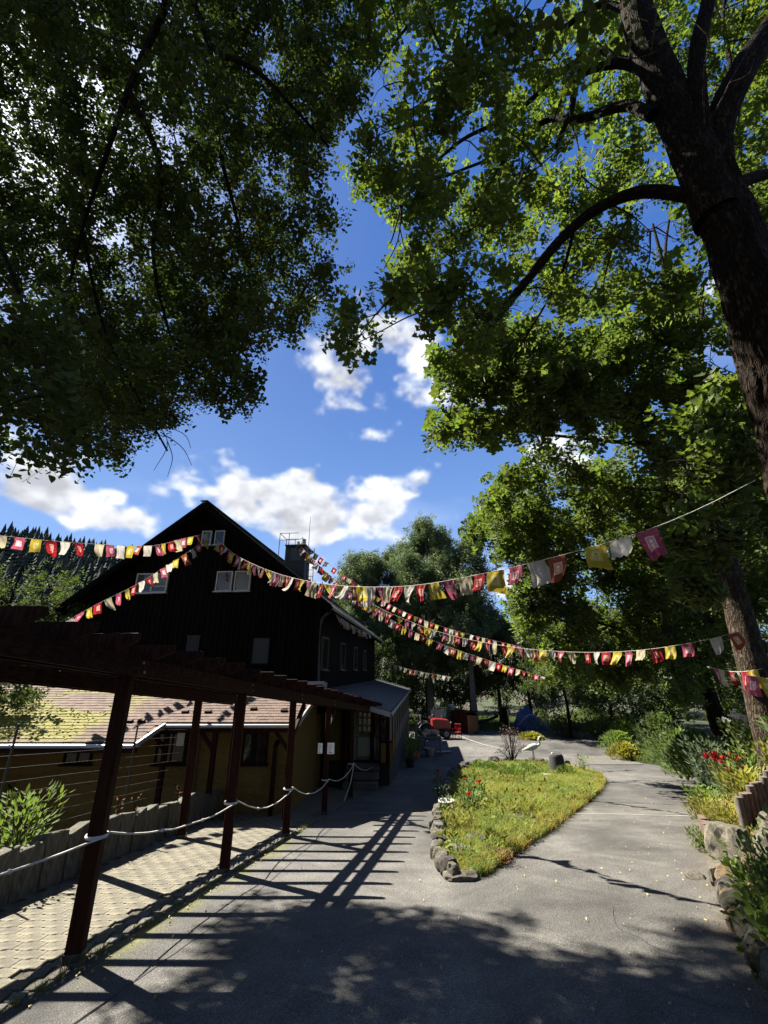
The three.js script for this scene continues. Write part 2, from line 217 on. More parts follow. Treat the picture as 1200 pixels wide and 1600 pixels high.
// walkway of bone-shaped concrete pavers under the pergola
{
  const way = thing('walkway', null, null); way.userData.kind = 'structure';
  mesh('sand_bed', sheet(6, 60, (u, v) => { const z = lerp(3, -15.4, v), x = lerp(wallX(z) + .02, postX(z) + .12, u); return [x, G(z) - .012, z, x, z, .14, .125, .09]; }), M.soil, way);
  const a = .1, b = .078, n = .017, pg = prism([[-a, -b + n], [-a * .45, -b + n], [-a * .25, -b - n * .0], [a * .25, -b], [a * .45, -b + n], [a, -b + n], [a, b - n], [a * .45, b - n], [a * .25, b], [-a * .25, b], [-a * .45, b - n], [-a, b - n]].map(([x, y]) => [x * .985, (y + Math.sign(y) * 0) * 1.0]), .03, .004);
  pg.rotateX(-Math.PI / 2); const pv = [M.paver, M.paver2, M.paver3]; const list = [], far = []; let row = 0;
  for (let z = 1.5; z > -15.2; z -= .147, row++) for (let x = -4.6; x < .4; x += .2035) {
    const px = x + (row % 2) * .1; if (px < wallX(z) + .16 || px > postX(z) - .17) continue; list.push([px, z]);
  }
  const inView = ([x, z]) => z < -2.6 && x > z * .9 - .5;
  list.sort((p, q) => (inView(q) - inView(p)) || (q[1] - p[1]));
  list.forEach(([x, z], i) => { const y = G(z) - .012 + R(-.002, .002), rx = -SLA + R(-.006, .006), rz = R(-.006, .006);
    if (i < 300) { const m = mesh('paver', pg, pv[rnd() * 3 | 0], way); m.position.set(x, y - .014, z); m.rotation.set(rx, R(-.01, .01), rz); }
    else far.push(xf(pg, x, y - .014, z, rx, 0, rz)); });
  mesh('far_pavers', join(far), M.paver, way).userData.kind = 'stuff';
  // edging setts along the asphalt
  for (let z = -.5; z > -15.2;) { const l = R(.13, .2); for (const [o, w] of [[-.07, .12], [.05, .11]]) { const g = rbox(w - .012, .09, l - .014, .012), m = mesh('edging_sett', g, rnd() < .5 ? M.granite : M.palisade, way); m.position.set(postX(z) + o, G(z - l / 2) - .043 + R(-.003, .003), z - l / 2); m.rotation.set(-SLA + R(-.012, .012), .18 + R(-.03, .03), R(-.015, .015)); } z -= l; }
}
// low retaining wall of concrete palisade stones
{
  const w = thing('palisade_wall', 'low wall of upright grey palisade stones along the paved walkway', 'wall');
  const vs = [0, 1, 2, 3].map((k) => { const g = new RoundedBoxGeometry(.19, 1.25, 1, 2, .025), p = g.attributes.position; for (let i = 0; i < p.count; i++) { const x = p.getX(i), y = p.getY(i), z = p.getZ(i); if (y > .3) p.setY(i, y + (z * (k - 1.5) * .03) + x * .12); p.setX(i, x + (fbm(y * 3 + k * 9, z * 3, k, 2) - .5) * .03); } g.computeVertexNormals(); return g; });
  for (let z = .5, i = 0; z > -14.2; i++) { const l = R(.26, .4), m = mesh('palisade_stone', vs[i % 4], rnd() < .6 ? M.palisade : M.palisade2, w), zc = z - l / 2, top = G(zc) + .47 + R(-.035, .035) - (zc < -10 ? .08 : 0); m.scale.z = l * .94; m.position.set(wallX(zc) - .02 + R(-.012, .012), top - .625, zc); m.rotation.set(R(-.02, .02), Math.atan2(wallX(zc - .5) - wallX(zc + .5), -1) + Math.PI + R(-.05, .05), R(-.03, .03)); z -= l; }
}
// wire fence above the wall
{
  const f = thing('wire_fence', 'thin horizontal wire fence behind the palisade stones', 'fence'); const wm = std(.14, .14, .14, .5, { metalness: .7 });
  for (let k = 0; k < 9; k++) { const p = []; for (let z = 1; z >= -13.5; z -= 2.4) p.push([wallX(z) - .5, G(z) + .5 + k * .135 + R(-.012, .012), z]); mesh('wire', wire(p, .002, 60, 4), wm, f); }
  for (let z = -3.4; z > -13.5; z -= 2.4) mesh('fence_post', rod([wallX(z) - .52, -2.3, z], [wallX(z) - .52, G(z) + 1.65, z], .014, .014, 8), M.metalDark, f);
}
// ---------------------------------------------------------------- pergola
{
  const pg = thing('pergola', 'reddish brown timber pergola with doubled beams and slatted top over the walkway', 'pergola');
  const fz = [-1.9, -4.31, -6.56, -8.54, -10.61, -12.79, -15.4], Hb = 2.02;
  const rearX = (z) => -3.27 - .165 * (z + 8.4);
  const fpost = (z, x, m = M.pergola) => { const y0 = G(z) + .03, g = rbox(.115, Hb + .12, .115, .01, 0, Hb / 2 + .06, 0), p = mesh('post', g, m, pg); p.position.set(x, y0, z); p.rotation.set(R(-.008, .008), .16, R(-.008, .008)); const s = mesh('post_shoe', box(.13, .06, .13), M.metalDark, pg); s.position.set(x, y0 + .0, z); s.rotation.y = .16; };
  for (const z of fz) fpost(z, postX(z) + .0);
  const rz = [-2.8, -6.5, -8.4, -9.85]; for (const z of rz) fpost(z, rearX(z));
  const bm = (fx, zz, o) => { for (let i = 0; i < zz.length - 1; i++) { const a = zz[i], b = zz[i + 1], e = i === 0 ? 1.2 : 0; mesh('beam', beam([fx(a + e) + o, G(a + e) + Hb + .09, a + e - .004], [fx(b) + o, G(b) + Hb + .09 + R(-.008, .008), b + .004], .048, .15), i % 2 ? M.pergola : M.pergolaDark, pg); } };
  bm(postX, fz, .112); bm(postX, fz, -.112); bm(rearX, rz, .112); bm(rearX, rz, -.112);
  const raf = (L) => { const h = .13, g = prism([[0, 0], [L - .16, 0], [L, .075], [L, h], [-.12, h], [-.12, .07]], .055, .004); g.translate(0, 0, -.0275); return g; };
  for (let z = -.6, i = 0; z > -15.3; z -= .47, i++) { const x0 = z < -9.7 ? -1.62 - (z + 10) * -.03 : rearX(z) - .22, x1 = postX(z) + .36, g = raf(x1 - x0), m = mesh('rafter', g, i % 3 ? M.pergola : M.pergolaDark, pg); m.position.set(x0, G(z) + Hb + .178 + R(-.004, .004), z); m.rotation.set(-0.0, R(-.012, .012), R(-.006, .006)); }
  const bolt = new THREE.CylinderGeometry(.013, .013, .012, 6).rotateZ(Math.PI / 2); for (const z of fz) for (const h of [.05, .13]) { const m = mesh('bolt', bolt, M.metal, pg); m.position.set(postX(z) + .142, G(z) + Hb + h, z + (h > .1 ? .02 : -.02)); }
  for (const z of [-8.54, -10.61]) mesh('brace', beam([postX(z), G(z) + 1.5, z - .04], [postX(z - .5), G(z - .5) + 2.0, z - .55], .06, .08), M.pergolaDark, pg);
  // rope slung from post to post
  const rope = thing('slung_rope', 'white rope slung in loops along the front posts of the pergola', 'rope'); 
  const hs = [.86, .8, .74, .68, .62, .78, .6];
  for (let i = 0; i < 6; i++) { const a = fz[i], b = fz[i + 1], A = V(postX(a) + .07, G(a) + hs[i], a - .06), B = V(postX(b) + .07, G(b) + hs[i + 1], b + .06), p = []; for (let k = 0; k <= 12; k++) { const t = k / 12, q = A.clone().lerp(B, t); q.y -= (i === 0 ? .07 : i === 1 ? .1 : .16) * 4 * t * (1 - t) + (hsh(k, i, 2) - .5) * .012; p.push(q.toArray()); } mesh('rope_span', wire(p, .008, 60, 7), M.rope, rope); 
    const kn = mesh('rope_knot', new THREE.TorusGeometry(.078, .009, 6, 20), M.rope, rope); kn.rotation.x = Math.PI / 2; kn.rotation.z = .785; kn.scale.set(1.02, 1.02, 1.6); kn.position.set(postX(b), G(b) + hs[i + 1], b); 
    if (i < 3) for (const t of [.33, .7]) { const q = p[Math.round(t * 12)]; const k2 = mesh('rope_knot', new THREE.SphereGeometry(.016, 8, 6), M.rope, rope); k2.position.set(...q); } }
  mesh('rope_tail', wire([[postX(-12.79) + .07, G(-12.79) + .78, -12.74], [postX(-12.6) + .05, G(-12.6) + .4, -12.55], [postX(-12.3) - .02, G(-12.2) + .03, -12.2]], .01, 30, 6), M.rope, rope);
  // notices
  const cv = document.createElement('canvas'); cv.width = 96; cv.height = 128; const c = cv.getContext('2d'); c.fillStyle = '#f2f1ea'; c.fillRect(0, 0, 96, 128); c.fillStyle = '#555'; for (let i = 0; i < 9; i++) c.fillRect(12, 14 + i * 11, 30 + ((i * 37) % 42), 3); c.fillStyle = '#8a8a88'; c.fillRect(20, 108, 50, 10);
  const nt = new THREE.CanvasTexture(cv); nt.colorSpace = THREE.SRGBColorSpace; const nm = std(1, 1, 1, .7, { map: nt });
  const n1 = tag(mesh('paper_notice', new THREE.BoxGeometry(.15, .215, .006), nm), 'white printed notice on the right face of the fourth pergola post', 'notice'); n1.position.set(postX(-10.61) + .1, G(-10.61) + 1.22, -10.535);
  const n2 = tag(mesh('paper_notice', new THREE.BoxGeometry(.1, .2, .006), nm), 'narrow pale notice hung left of the fourth pergola post', 'notice'); n2.position.set(postX(-10.61) - .13, G(-10.61) + 1.22, -10.54);
}
// ---------------------------------------------------------------- the dark timber house
M.pane = std(.0105, .0119, .014, .06); M.curtain = std(.035, .0336, .0315, .9);
function windowOf(parent, x, y, z, w, h, ry = 0, o = {}) {        // frame > pane, mullion, sill
  const fm = o.mat || M.white, t = .042, f = mesh('window', join([box(w, t, .07, 0, h / 2 - t / 2, 0), box(w, t, .07, 0, -h / 2 + t / 2, 0), box(t, h - 2 * t, .07, -w / 2 + t / 2, 0, 0), box(t, h - 2 * t, .07, w / 2 - t / 2, 0, 0)]), fm, parent);
  f.position.set(x, y, z); f.rotation.y = ry; const p = mesh('pane', box(w - 2 * t, h - 2 * t, .012, 0, 0, .004), o.pane || M.pane, f);
  if (o.bar) mesh('mullion', box(.03, h - 2 * t, .05, 0, 0, .006), fm, f);
  if (o.cross) for (const k of o.cross) mesh('glazing_bar', box(w - 2 * t, .025, .045, 0, k * h, .008), fm, f);
  mesh('sill', box(w + .08, .03, .13, 0, -h / 2 - .018, .03), fm, f); if (o.curtain) mesh('curtain', box((w - 2 * t) * .4, h - 2 * t, .004, -(w - 2 * t) * .3, 0, .0125), M.curtain, f);
  return f;
}
{
  const H0 = thing('timber_house', 'tall dark brown boarded house with steep grey gable roof', 'house', [-6.25, 0, -14.7], -0.09);
  const hw = 4.15, ew = 4.6, AP = 7.2, K = .785, L = 17, yb = .32; const ry = (x) => AP - K * Math.abs(x);
  // ground floor
  mesh('plaster_wall', join([box(hw * 2 - .1, 3.3, .25, 0, yb - 1.65, -.17), box(.25, 3.3, L - .3, hw - .18, yb - 1.65, -L / 2), box(.25, 3.3, L - .3, -hw + .18, yb - 1.65, -L / 2), box(hw * 2 - .1, 3.3, .25, 0, yb - 1.65, -L + .2)]), M.yellow, H0);
  // upper shell behind the boards
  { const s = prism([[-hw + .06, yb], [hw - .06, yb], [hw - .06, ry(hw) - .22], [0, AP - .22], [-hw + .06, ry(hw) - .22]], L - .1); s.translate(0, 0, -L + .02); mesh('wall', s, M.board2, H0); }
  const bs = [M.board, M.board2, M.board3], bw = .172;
  for (let x = -hw, i = 0; x < hw - .02; x += bw, i++) {
    const x1 = Math.min(x + bw - .012, hw), t0 = ry(x) - .2, t1 = ry(x1) - .2, mid = x < 0 && x1 > 0;
    const out = [[x, yb - R(0, .015)], [x1, yb - R(0, .015)], [x1, t1]]; if (mid) out.push([0, AP - .2]); out.push([x, t0]);
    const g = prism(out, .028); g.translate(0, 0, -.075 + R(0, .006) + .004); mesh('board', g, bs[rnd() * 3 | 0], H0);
    const b = prism([[x1 - .02, yb], [x1 + .032, yb], [x1 + .032, ry(x1 + .032) - .2], [x1 - .02, ry(x1 - .02) - .2]], .022); b.translate(0, 0, -.036); mesh('cover_strip', b, bs[rnd() * 3 | 0], H0);
  }
  for (let z = -.08; z > -L + .3; z -= .26) { const m = mesh('board', new THREE.BoxGeometry(.03, ry(hw) - .25 - yb, .244), bs[rnd() * 3 | 0], H0); m.position.set(hw - .03 + R(0, .008), (ry(hw) - .25 + yb) / 2, z - .12); }
  mesh('corner_board', box(.1, ry(hw) - .3 - yb, .1, hw + .012, (ry(hw) - .3 + yb) / 2, -.03), M.board3, H0);
  // roof: two slabs of shingle courses
  const sl = Math.atan(K), rl = ew / Math.cos(sl);
  for (const s of [-1, 1]) {
    const slab = mesh('roof', xf(new THREE.BoxGeometry(rl, .1, L + .9), s * ew / 2, AP - K * ew / 2 - .1, -L / 2 + .05, 0, 0, -s * sl), M.board2, H0); const tiles = [];
    for (let r = 0; r < 24; r++) for (let k = 0; k < 59; k++) { const d = r * rl / 24 + .14, z = .42 - (k + (r % 2) * .5) * .302 - .15; const c = .14 + (hsh(r, k, s + 3) - .5) * .05, mo = noise(r * .5, k * .3, 2) > .66 ? .8 : 1; tiles.push(tint(box(.27, .018, .292, s * d * Math.cos(sl), AP - d * Math.sin(sl) - .025, z, 0, 0, -s * (sl - .05)), c * mo, c, c * .93 * mo)); }
    const m = mesh('shingles', join(tiles), M.roofGrey, slab); m.userData.kind = 'stuff';
    mesh('barge_board', beam([0, AP - .12, .46], [s * ew, AP - .12 - K * ew, .46], .035, .2), M.board3, H0);
    mesh('barge_board', beam([0, AP - .12, -L - .36], [s * ew, AP - .12 - K * ew, -L - .36], .035, .2), M.board3, H0);
    const gut = mesh('gutter', xf(new THREE.CylinderGeometry(.065, .065, L + .8, 10, 1, true, 0, Math.PI), s * (ew + .05), AP - K * ew - .12, -L / 2 + .05, Math.PI / 2, 0, 0), M.zinc, H0); gut.userData = {};
    for (let z = .2; z > -L; z -= .7) mesh('rafter_tail', beam([s * hw, AP - K * hw - .24, z], [s * (ew - .03), AP - K * (ew - .03) - .24, z], .08, .12), M.board3, H0);
  }
  mesh('ridge_cap', box(.26, .03, L + .95, 0, AP + .0, -L / 2 + .05), M.metalDark, H0);
  mesh('downpipe', wire([[ew + .02, AP - K * ew - .18, .2], [hw + .1, AP - K * ew - .5, -.02], [hw + .1, 1.4, -.02], [hw + .1, .9, -.02]], .045, 30, 8), M.metalDark, H0);
  // gable windows
  for (const [x, y, w, h, o] of [[.86, 4.44, .56, .68, { bar: 0 }], [1.5, 4.44, .56, .68, {}], [-1.98, 4.42, .6, .68, { curtain: 1 }], [-1.42, 4.42, .56, .66, { cross: [-.18] }], [.02, 5.98, .36, .52, {}], [.5, 5.98, .36, .52, {}], [2.35, 2.2, .62, .85, { mat: M.board3, pane: M.curtain }]]) windowOf(H0, x, y, .012, w, h, 0, o);  // last pane: matte dark cloth colour stands in for a dark reflection
  mesh('shutter', join([box(.42, .9, .03, .07, 2.2, .0), box(.46, .05, .04, .07, 2.66, .01)]), std(.0245, .0224, .0189, .8, { map: woodT }), H0);
  for (let i = 0; i < 4; i++) windowOf(H0, hw + .02, 2.15, -1.1 - i * 3.4, .95, 1.05, Math.PI / 2, { mat: M.greyWood });
  // chimney dormer clad in dark sheet, with rail and mast
  { const ch = mesh('roof_hatch', join([box(.92, 1.6, .9, 1.75, 6.25, -5.3), (() => { const g = new THREE.CylinderGeometry(.46, .46, .9, 18, 1, false, -Math.PI / 2, Math.PI); g.rotateX(Math.PI / 2); g.scale(1, .55, 1); return g.translate(1.75, 7.05, -5.3); })(), box(1.0, .05, .98, 1.75, 7.04, -5.3)]), M.metalDark, H0);
    mesh('vent_panel', box(.5, .6, .02, 1.8, 6.6, -4.835), std(.063, .0665, .07, .5, { metalness: .5 }), ch); mesh('flue', rod([1.95, 7.1, -5.5], [1.95, 7.5, -5.5], .1, .1, 12), M.zinc, ch); mesh('flue', rod([1.65, 7.1, -5.6], [1.65, 7.42, -5.6], .07, .07, 12), M.zinc, ch);
    const rails = []; for (const [x, z] of [[.85, -5.2], [1.3, -5.2], [.85, -6.2], [1.3, -6.2], [1.75, -5.9]]) rails.push(rod([x, ry(x) - .1, z], [x, 7.75, z], .016)); rails.push(rod([.85, 7.74, -5.2], [1.75, 7.74, -5.2], .016), rod([.85, 7.74, -6.2], [1.75, 7.74, -6.2], .016), rod([.85, 7.74, -5.2], [.85, 7.74, -6.2], .016), rod([.85, 7.4, -5.2], [1.75, 7.4, -5.2], .014)); mesh('roof_rail', join(rails), M.metalDark, H0);
    mesh('mast', rod([2.1, 6.2, -5.8], [2.1, 8.75, -5.8], .022, .01, 6), M.zinc, H0); mesh('ladder', join([rod([2.3, 5.4, -5], [2.3, 6.9, -5], .015), rod([2.6, 5.2, -5], [2.6, 6.9, -5], .015), ...[5.6, 5.9, 6.2, 6.5, 6.8].map((y) => rod([2.3, y, -5], [2.6, y, -5], .012))]), M.metalDark, H0);
    mesh('skylight', xf(new THREE.BoxGeometry(.8, .08, 1.1), 2.9, ry(2.9) + .03, -9, 0, 0, -sl), M.metalDark, H0); }
  // lean-to veranda on the right wall
  const vx0 = hw + .02, vx1 = 6.42, vy0 = .98, vy1 = .4, vl = 18, va = Math.atan2(vy0 - vy1, vx1 - vx0), vw = Math.hypot(vx1 - vx0, vy0 - vy1);
  const vr = mesh('veranda_roof', xf(new THREE.BoxGeometry(vw, .07, vl), (vx0 + vx1) / 2, (vy0 + vy1) / 2, -vl / 2 - .25, 0, 0, -va), M.slate, H0);
  { const t = []; for (let r = 0; r < 9; r++) for (let k = 0; k < 42; k++) { const d = (r + .5) * vw / 9, c = .021 + (hsh(r, k, 8) - .5) * .006; t.push(tint(box(vw / 9 + .03, .012, .41, vx0 + d * Math.cos(va), vy0 - d * Math.sin(va) + .045, -.3 - (k + .5) * .42, 0, 0, -va + .03), c * .92, c * 1.05, c * 1.25)); } mesh('slates', join(t), std(1, 1, 1, .62, { vertexColors: true, map: stoneT }), vr).userData.kind = 'stuff'; }
  mesh('barge_board', beam([vx0, vy0 - .03, -.22], [vx1 + .03, vy1 - .04, -.22], .03, .14), M.zinc, H0); mesh('barge_board', beam([vx0, vy0 - .0, -vl - .27], [vx1 + .03, vy1 - .01, -vl - .27], .03, .16), M.white, H0);
  mesh('gutter', xf(new THREE.CylinderGeometry(.055, .055, vl, 10, 1, true, 0, Math.PI), vx1 + .03, vy1 - .06, -vl / 2 - .25, Math.PI / 2, 0, 0), M.zinc, H0);
  const fl = -1.05; mesh('plinth', join([box(vx1 - vx0 - .1, 1.6, vl - 1.4, (vx0 + vx1) / 2 - .05, fl - .8, -vl / 2 - .75)]), std(.0315, .0294, .0252, .95, { map: stoneT }), H0);
  for (let i = 0; i < 4; i++) mesh('step', rbox(1.0, .17, .3, .015, 5.55, fl - .1 - i * .19, -1.28 + (i + 1) * .29), M.granite, H0);
  { const d = mesh('door', box(.74, 1.52, .05, 5.6, fl + .77, -1.38), M.greenDoor, H0); for (const [a, b] of [[-.14, 1.34], [.14, 1.34], [-.14, 1.1], [.14, 1.1], [-.14, .86], [.14, .86]]) mesh('door_pane', box(.23, .2, .012, 5.6 + a, fl + b, -1.354), M.pane, d); mesh('door_panel', rbox(.54, .54, .02, .006, 5.6, fl + .38, -1.352), std(.252, .294, .203, .7), d); mesh('door_handle', join([rod([5.27, fl + .72, -1.35], [5.27, fl + .72, -1.29], .012), rod([5.27, fl + .72, -1.29], [5.36, fl + .72, -1.29], .01)]), M.metal, d); }
  mesh('door_frame', join([box(.07, 1.56, .1, 5.19, fl + .78, -1.38), box(.07, 1.42, .1, 6.01, fl + .71, -1.38)]), M.whiteOld, H0);
  mesh('veranda_wall', join([box(.85, 1.7, .1, 4.66, fl + .83, -1.42)]), M.yellow, H0); for (const x of [4.3, 4.86, 5.05]) mesh('veranda_post', box(.11, 1.66, .12, x, fl + .8, -1.33), M.redBrown, H0);
  for (let i = 0; i < 2; i++) mesh('yellow_panel', rbox(.15, .52, .03, .006, 6.2 + i * .2, fl + .34, -.58), M.yellow, H0); mesh('veranda_post', box(.06, 1.44, .08, 6.1, fl + .7, -.6), M.redBrown, H0); mesh('veranda_post', box(.03, 1.36, .05, 6.295, fl + .66, -.6), M.redBrown, H0); mesh('parapet_cap', box(.42, .04, .1, 6.27, fl + .63, -.6), M.redBrown, H0);
  for (let z = -.6; z > -vl; z -= 1.35) { mesh('veranda_post', box(.09, 1.4, .09, 6.35, fl + .66, z), M.redBrown, H0); if (z > -vl + 1.4) { mesh('yellow_panel', box(.05, .55, 1.2, 6.36, fl + .27, z - .675), z < -3 ? M.greyWood : M.yellow, H0); for (const k of [.36, .68, 1.0]) mesh('window_bar', box(.03, .72, .035, 6.36, fl + .93, z - k * 1.2 + .06), M.whiteOld, H0); } }
  mesh('inner_wall', box(.08, 1.5, vl - 2, 5.0, fl + .6, -vl / 2 - 1.0), M.board, H0);
}
// ---------------------------------------------------------------- low annex with the red tiled roof in front of the gable
{
  const A = thing('tiled_annex', 'low yellow annex with mossy red tiled roof beside the dark house', 'building');
  const z0 = -12.2, yr = 1.28, K = .32, xr = -1.55, sa = Math.atan(K), yAt = (z) => yr - K * (z - z0);
  const e2 = -10, e1 = -9.2, xs = -4.55, xl = -15, xrAt = (z) => lerp(xr, xr - .26, (z - z0) / (e2 - z0));
  const slab = mesh('roof', join([sheet(1, 1, (u, v) => { const z = lerp(z0, e2, v), x = lerp(xs, xrAt(z), u); return [x, yAt(z) - .03, z, x, z]; }), sheet(1, 1, (u, v) => { const z = lerp(z0, e1, v), x = lerp(xl, xs - (z > e2 ? .12 * (z - e2) : 0), u); return [x, yAt(z) - .03, z, x, z]; }), sheet(1, 1, (u, v) => { const z = lerp(-14.6, z0, v), x = lerp(xl, xr, u); return [x, yr - .03 - (z0 - z) * .3, z, x, z]; })]), M.redBrown, A);
  const base = new THREE.BoxGeometry(.165, .016, .24), tiles = []; let r = 0;
  for (let z = z0 + .06; z < e1 + .02; z += .135, r++) for (let x = xl; x < xr + .05; x += .172) {
    const px = x + (r % 2) * .086; if (z > e2 && px > xs - .08) continue; if (px > xrAt(z)) continue;
    const n = hsh(r, Math.round(x * 50), 4), m = fbm(px * .62 + 3, z * .9, 2, 3), mossy = sstep(.42, .5, m) * sstep(-5.2, -6.2, px), c = .8 + n * .45; let cr = .165 * c, cg = .1 * c, cb = .074 * c; cr = lerp(cr, .22 + n * .07, mossy); cg = lerp(cg, .21 + n * .05, mossy); cb = lerp(cb, .014, mossy);
    tiles.push(tint(xf(base, px, yAt(z) + .006 + n * .006, z, sa - .07 + (n - .5) * .03, 0, 0), cr, cg, cb));
  }
  mesh('roof_tiles', join(tiles), M.roofRed, slab).userData.kind = 'stuff';
  { const mo = [], mg = new THREE.IcosahedronGeometry(1, 0); for (let i = 0; i < 2600; i++) { const x = R(-11, -6), z = R(z0 + .2, e1); if (fbm(x * .62 + 3, z * .9, 2, 3) < .46) continue; const s = R(.012, .032); mo.push(xf(mg, x, yAt(z) + .018, z, R(0, 3), R(0, 3), 0, [s, s * .45, s])); } if (mo.length) mesh('moss', join(mo), std(.182, .189, .0175, 1), slab).userData.kind = 'stuff'; }
  for (const [x, z] of [[-4.35, -10.45], [-4.1, -10.45], [-3.85, -10.45], [-5.3, -10], [-5.05, -10], [-2.9, -10.6], [-2.2, -10.5]]) mesh('snow_guard', rbox(.15, .045, .09, .015, x, yAt(z) + .045, z, sa), M.redBrown, slab);
  mesh('gutter', wire([[xl, yAt(e1) - .05, e1 + .05], [-10, yAt(e1) - .05, e1 + .05], [xs - .14, yAt(e1) - .05, e1 + .05]], .04, 20, 8), M.zinc, A); mesh('gutter', wire([[xs + .03, yAt(e2) - .05, e2 + .05], [-3, yAt(e2) - .05, e2 + .05], [xr - .28, yAt(e2) - .05, e2 + .05]], .04, 20, 8), M.zinc, A); mesh('verge_trim', beam([xs - .1, yAt(e1) - .03, e1 + .04], [xs + .02, yAt(e2) - .03, e2 + .04], .05, .08), M.zinc, A);
  mesh('verge_trim', beam([xr + .05, yr - .01, z0], [xr - .23, yAt(e2) - .01, e2 + .03], .04, .1), M.zinc, A); mesh('ridge_tiles', box(-xl + xr, .08, .16, (xl + xr) / 2, yr + .02, z0), M.zinc, A);
  mesh('fascia', box(xr - .3 - xs, .12, .04, (xs + xr - .26) / 2, yAt(e2) - .11, e2 - .02), M.redBrown, A); mesh('fascia', box(xs - xl - .1, .12, .04, (xs + xl) / 2 - .05, yAt(e1) - .11, e1 - .02), M.redBrown, A);
  const wz = -10.75, we = -1.98; mesh('plaster_wall', join([box(we - xl, yAt(wz) + 2.35, .2, (xl + we) / 2, (yAt(wz) - 2.6) / 2, wz), box(.2, yAt(wz) + 2.5, 3.4, we - .12, (yAt(wz) - 2.5) / 2, wz - 1.85)]), M.yellow, A);
  for (const [x, w] of [[-4.6, .68], [-2.8, .55], [-6.6, .6], [-9, .7]]) windowOf(A, x, .03, wz + .115, w, .62, 0, { mat: M.redBrown, bar: 1 });
  for (const x of [-4.5, -3.5, -1.95]) { mesh('eave_post', box(.09, 2.2, .09, x, -.68, e2 - .08), M.redBrown, A); mesh('brace', beam([x, .05, e2 - .08], [x - .3, .4, e2 - .08], .06, .07), M.redBrown, A); }
  const poster = tag(mesh('window_poster', box(.16, .25, .01), M.paper), 'pale paper poster in the annex window behind the pergola', 'poster'); poster.position.set(-4.42, .2, wz + .17);
  // stair rail down to the yard
  const sr = thing('stair_railing', 'reddish wooden stair railing with slats beside the walkway', 'railing', [-2.3, .42, -10.35]);
  mesh('rail_post', box(.08, 1.25, .08, 0, -1.0, 0), M.redBrown, sr); mesh('rail_post', box(.08, 1.35, .08, -.1, -.75, -1.1), M.redBrown, sr); mesh('handrail', beam([.02, -.34, .1], [-.1, -.1, -1.2], .09, .05), M.pergola, sr); for (let i = 0; i < 5; i++) mesh('slat', beam([.0, -.52 - i * .15, .05], [-.1, -.3 - i * .15, -1.1], .025, .07), M.redBrown, sr);
}
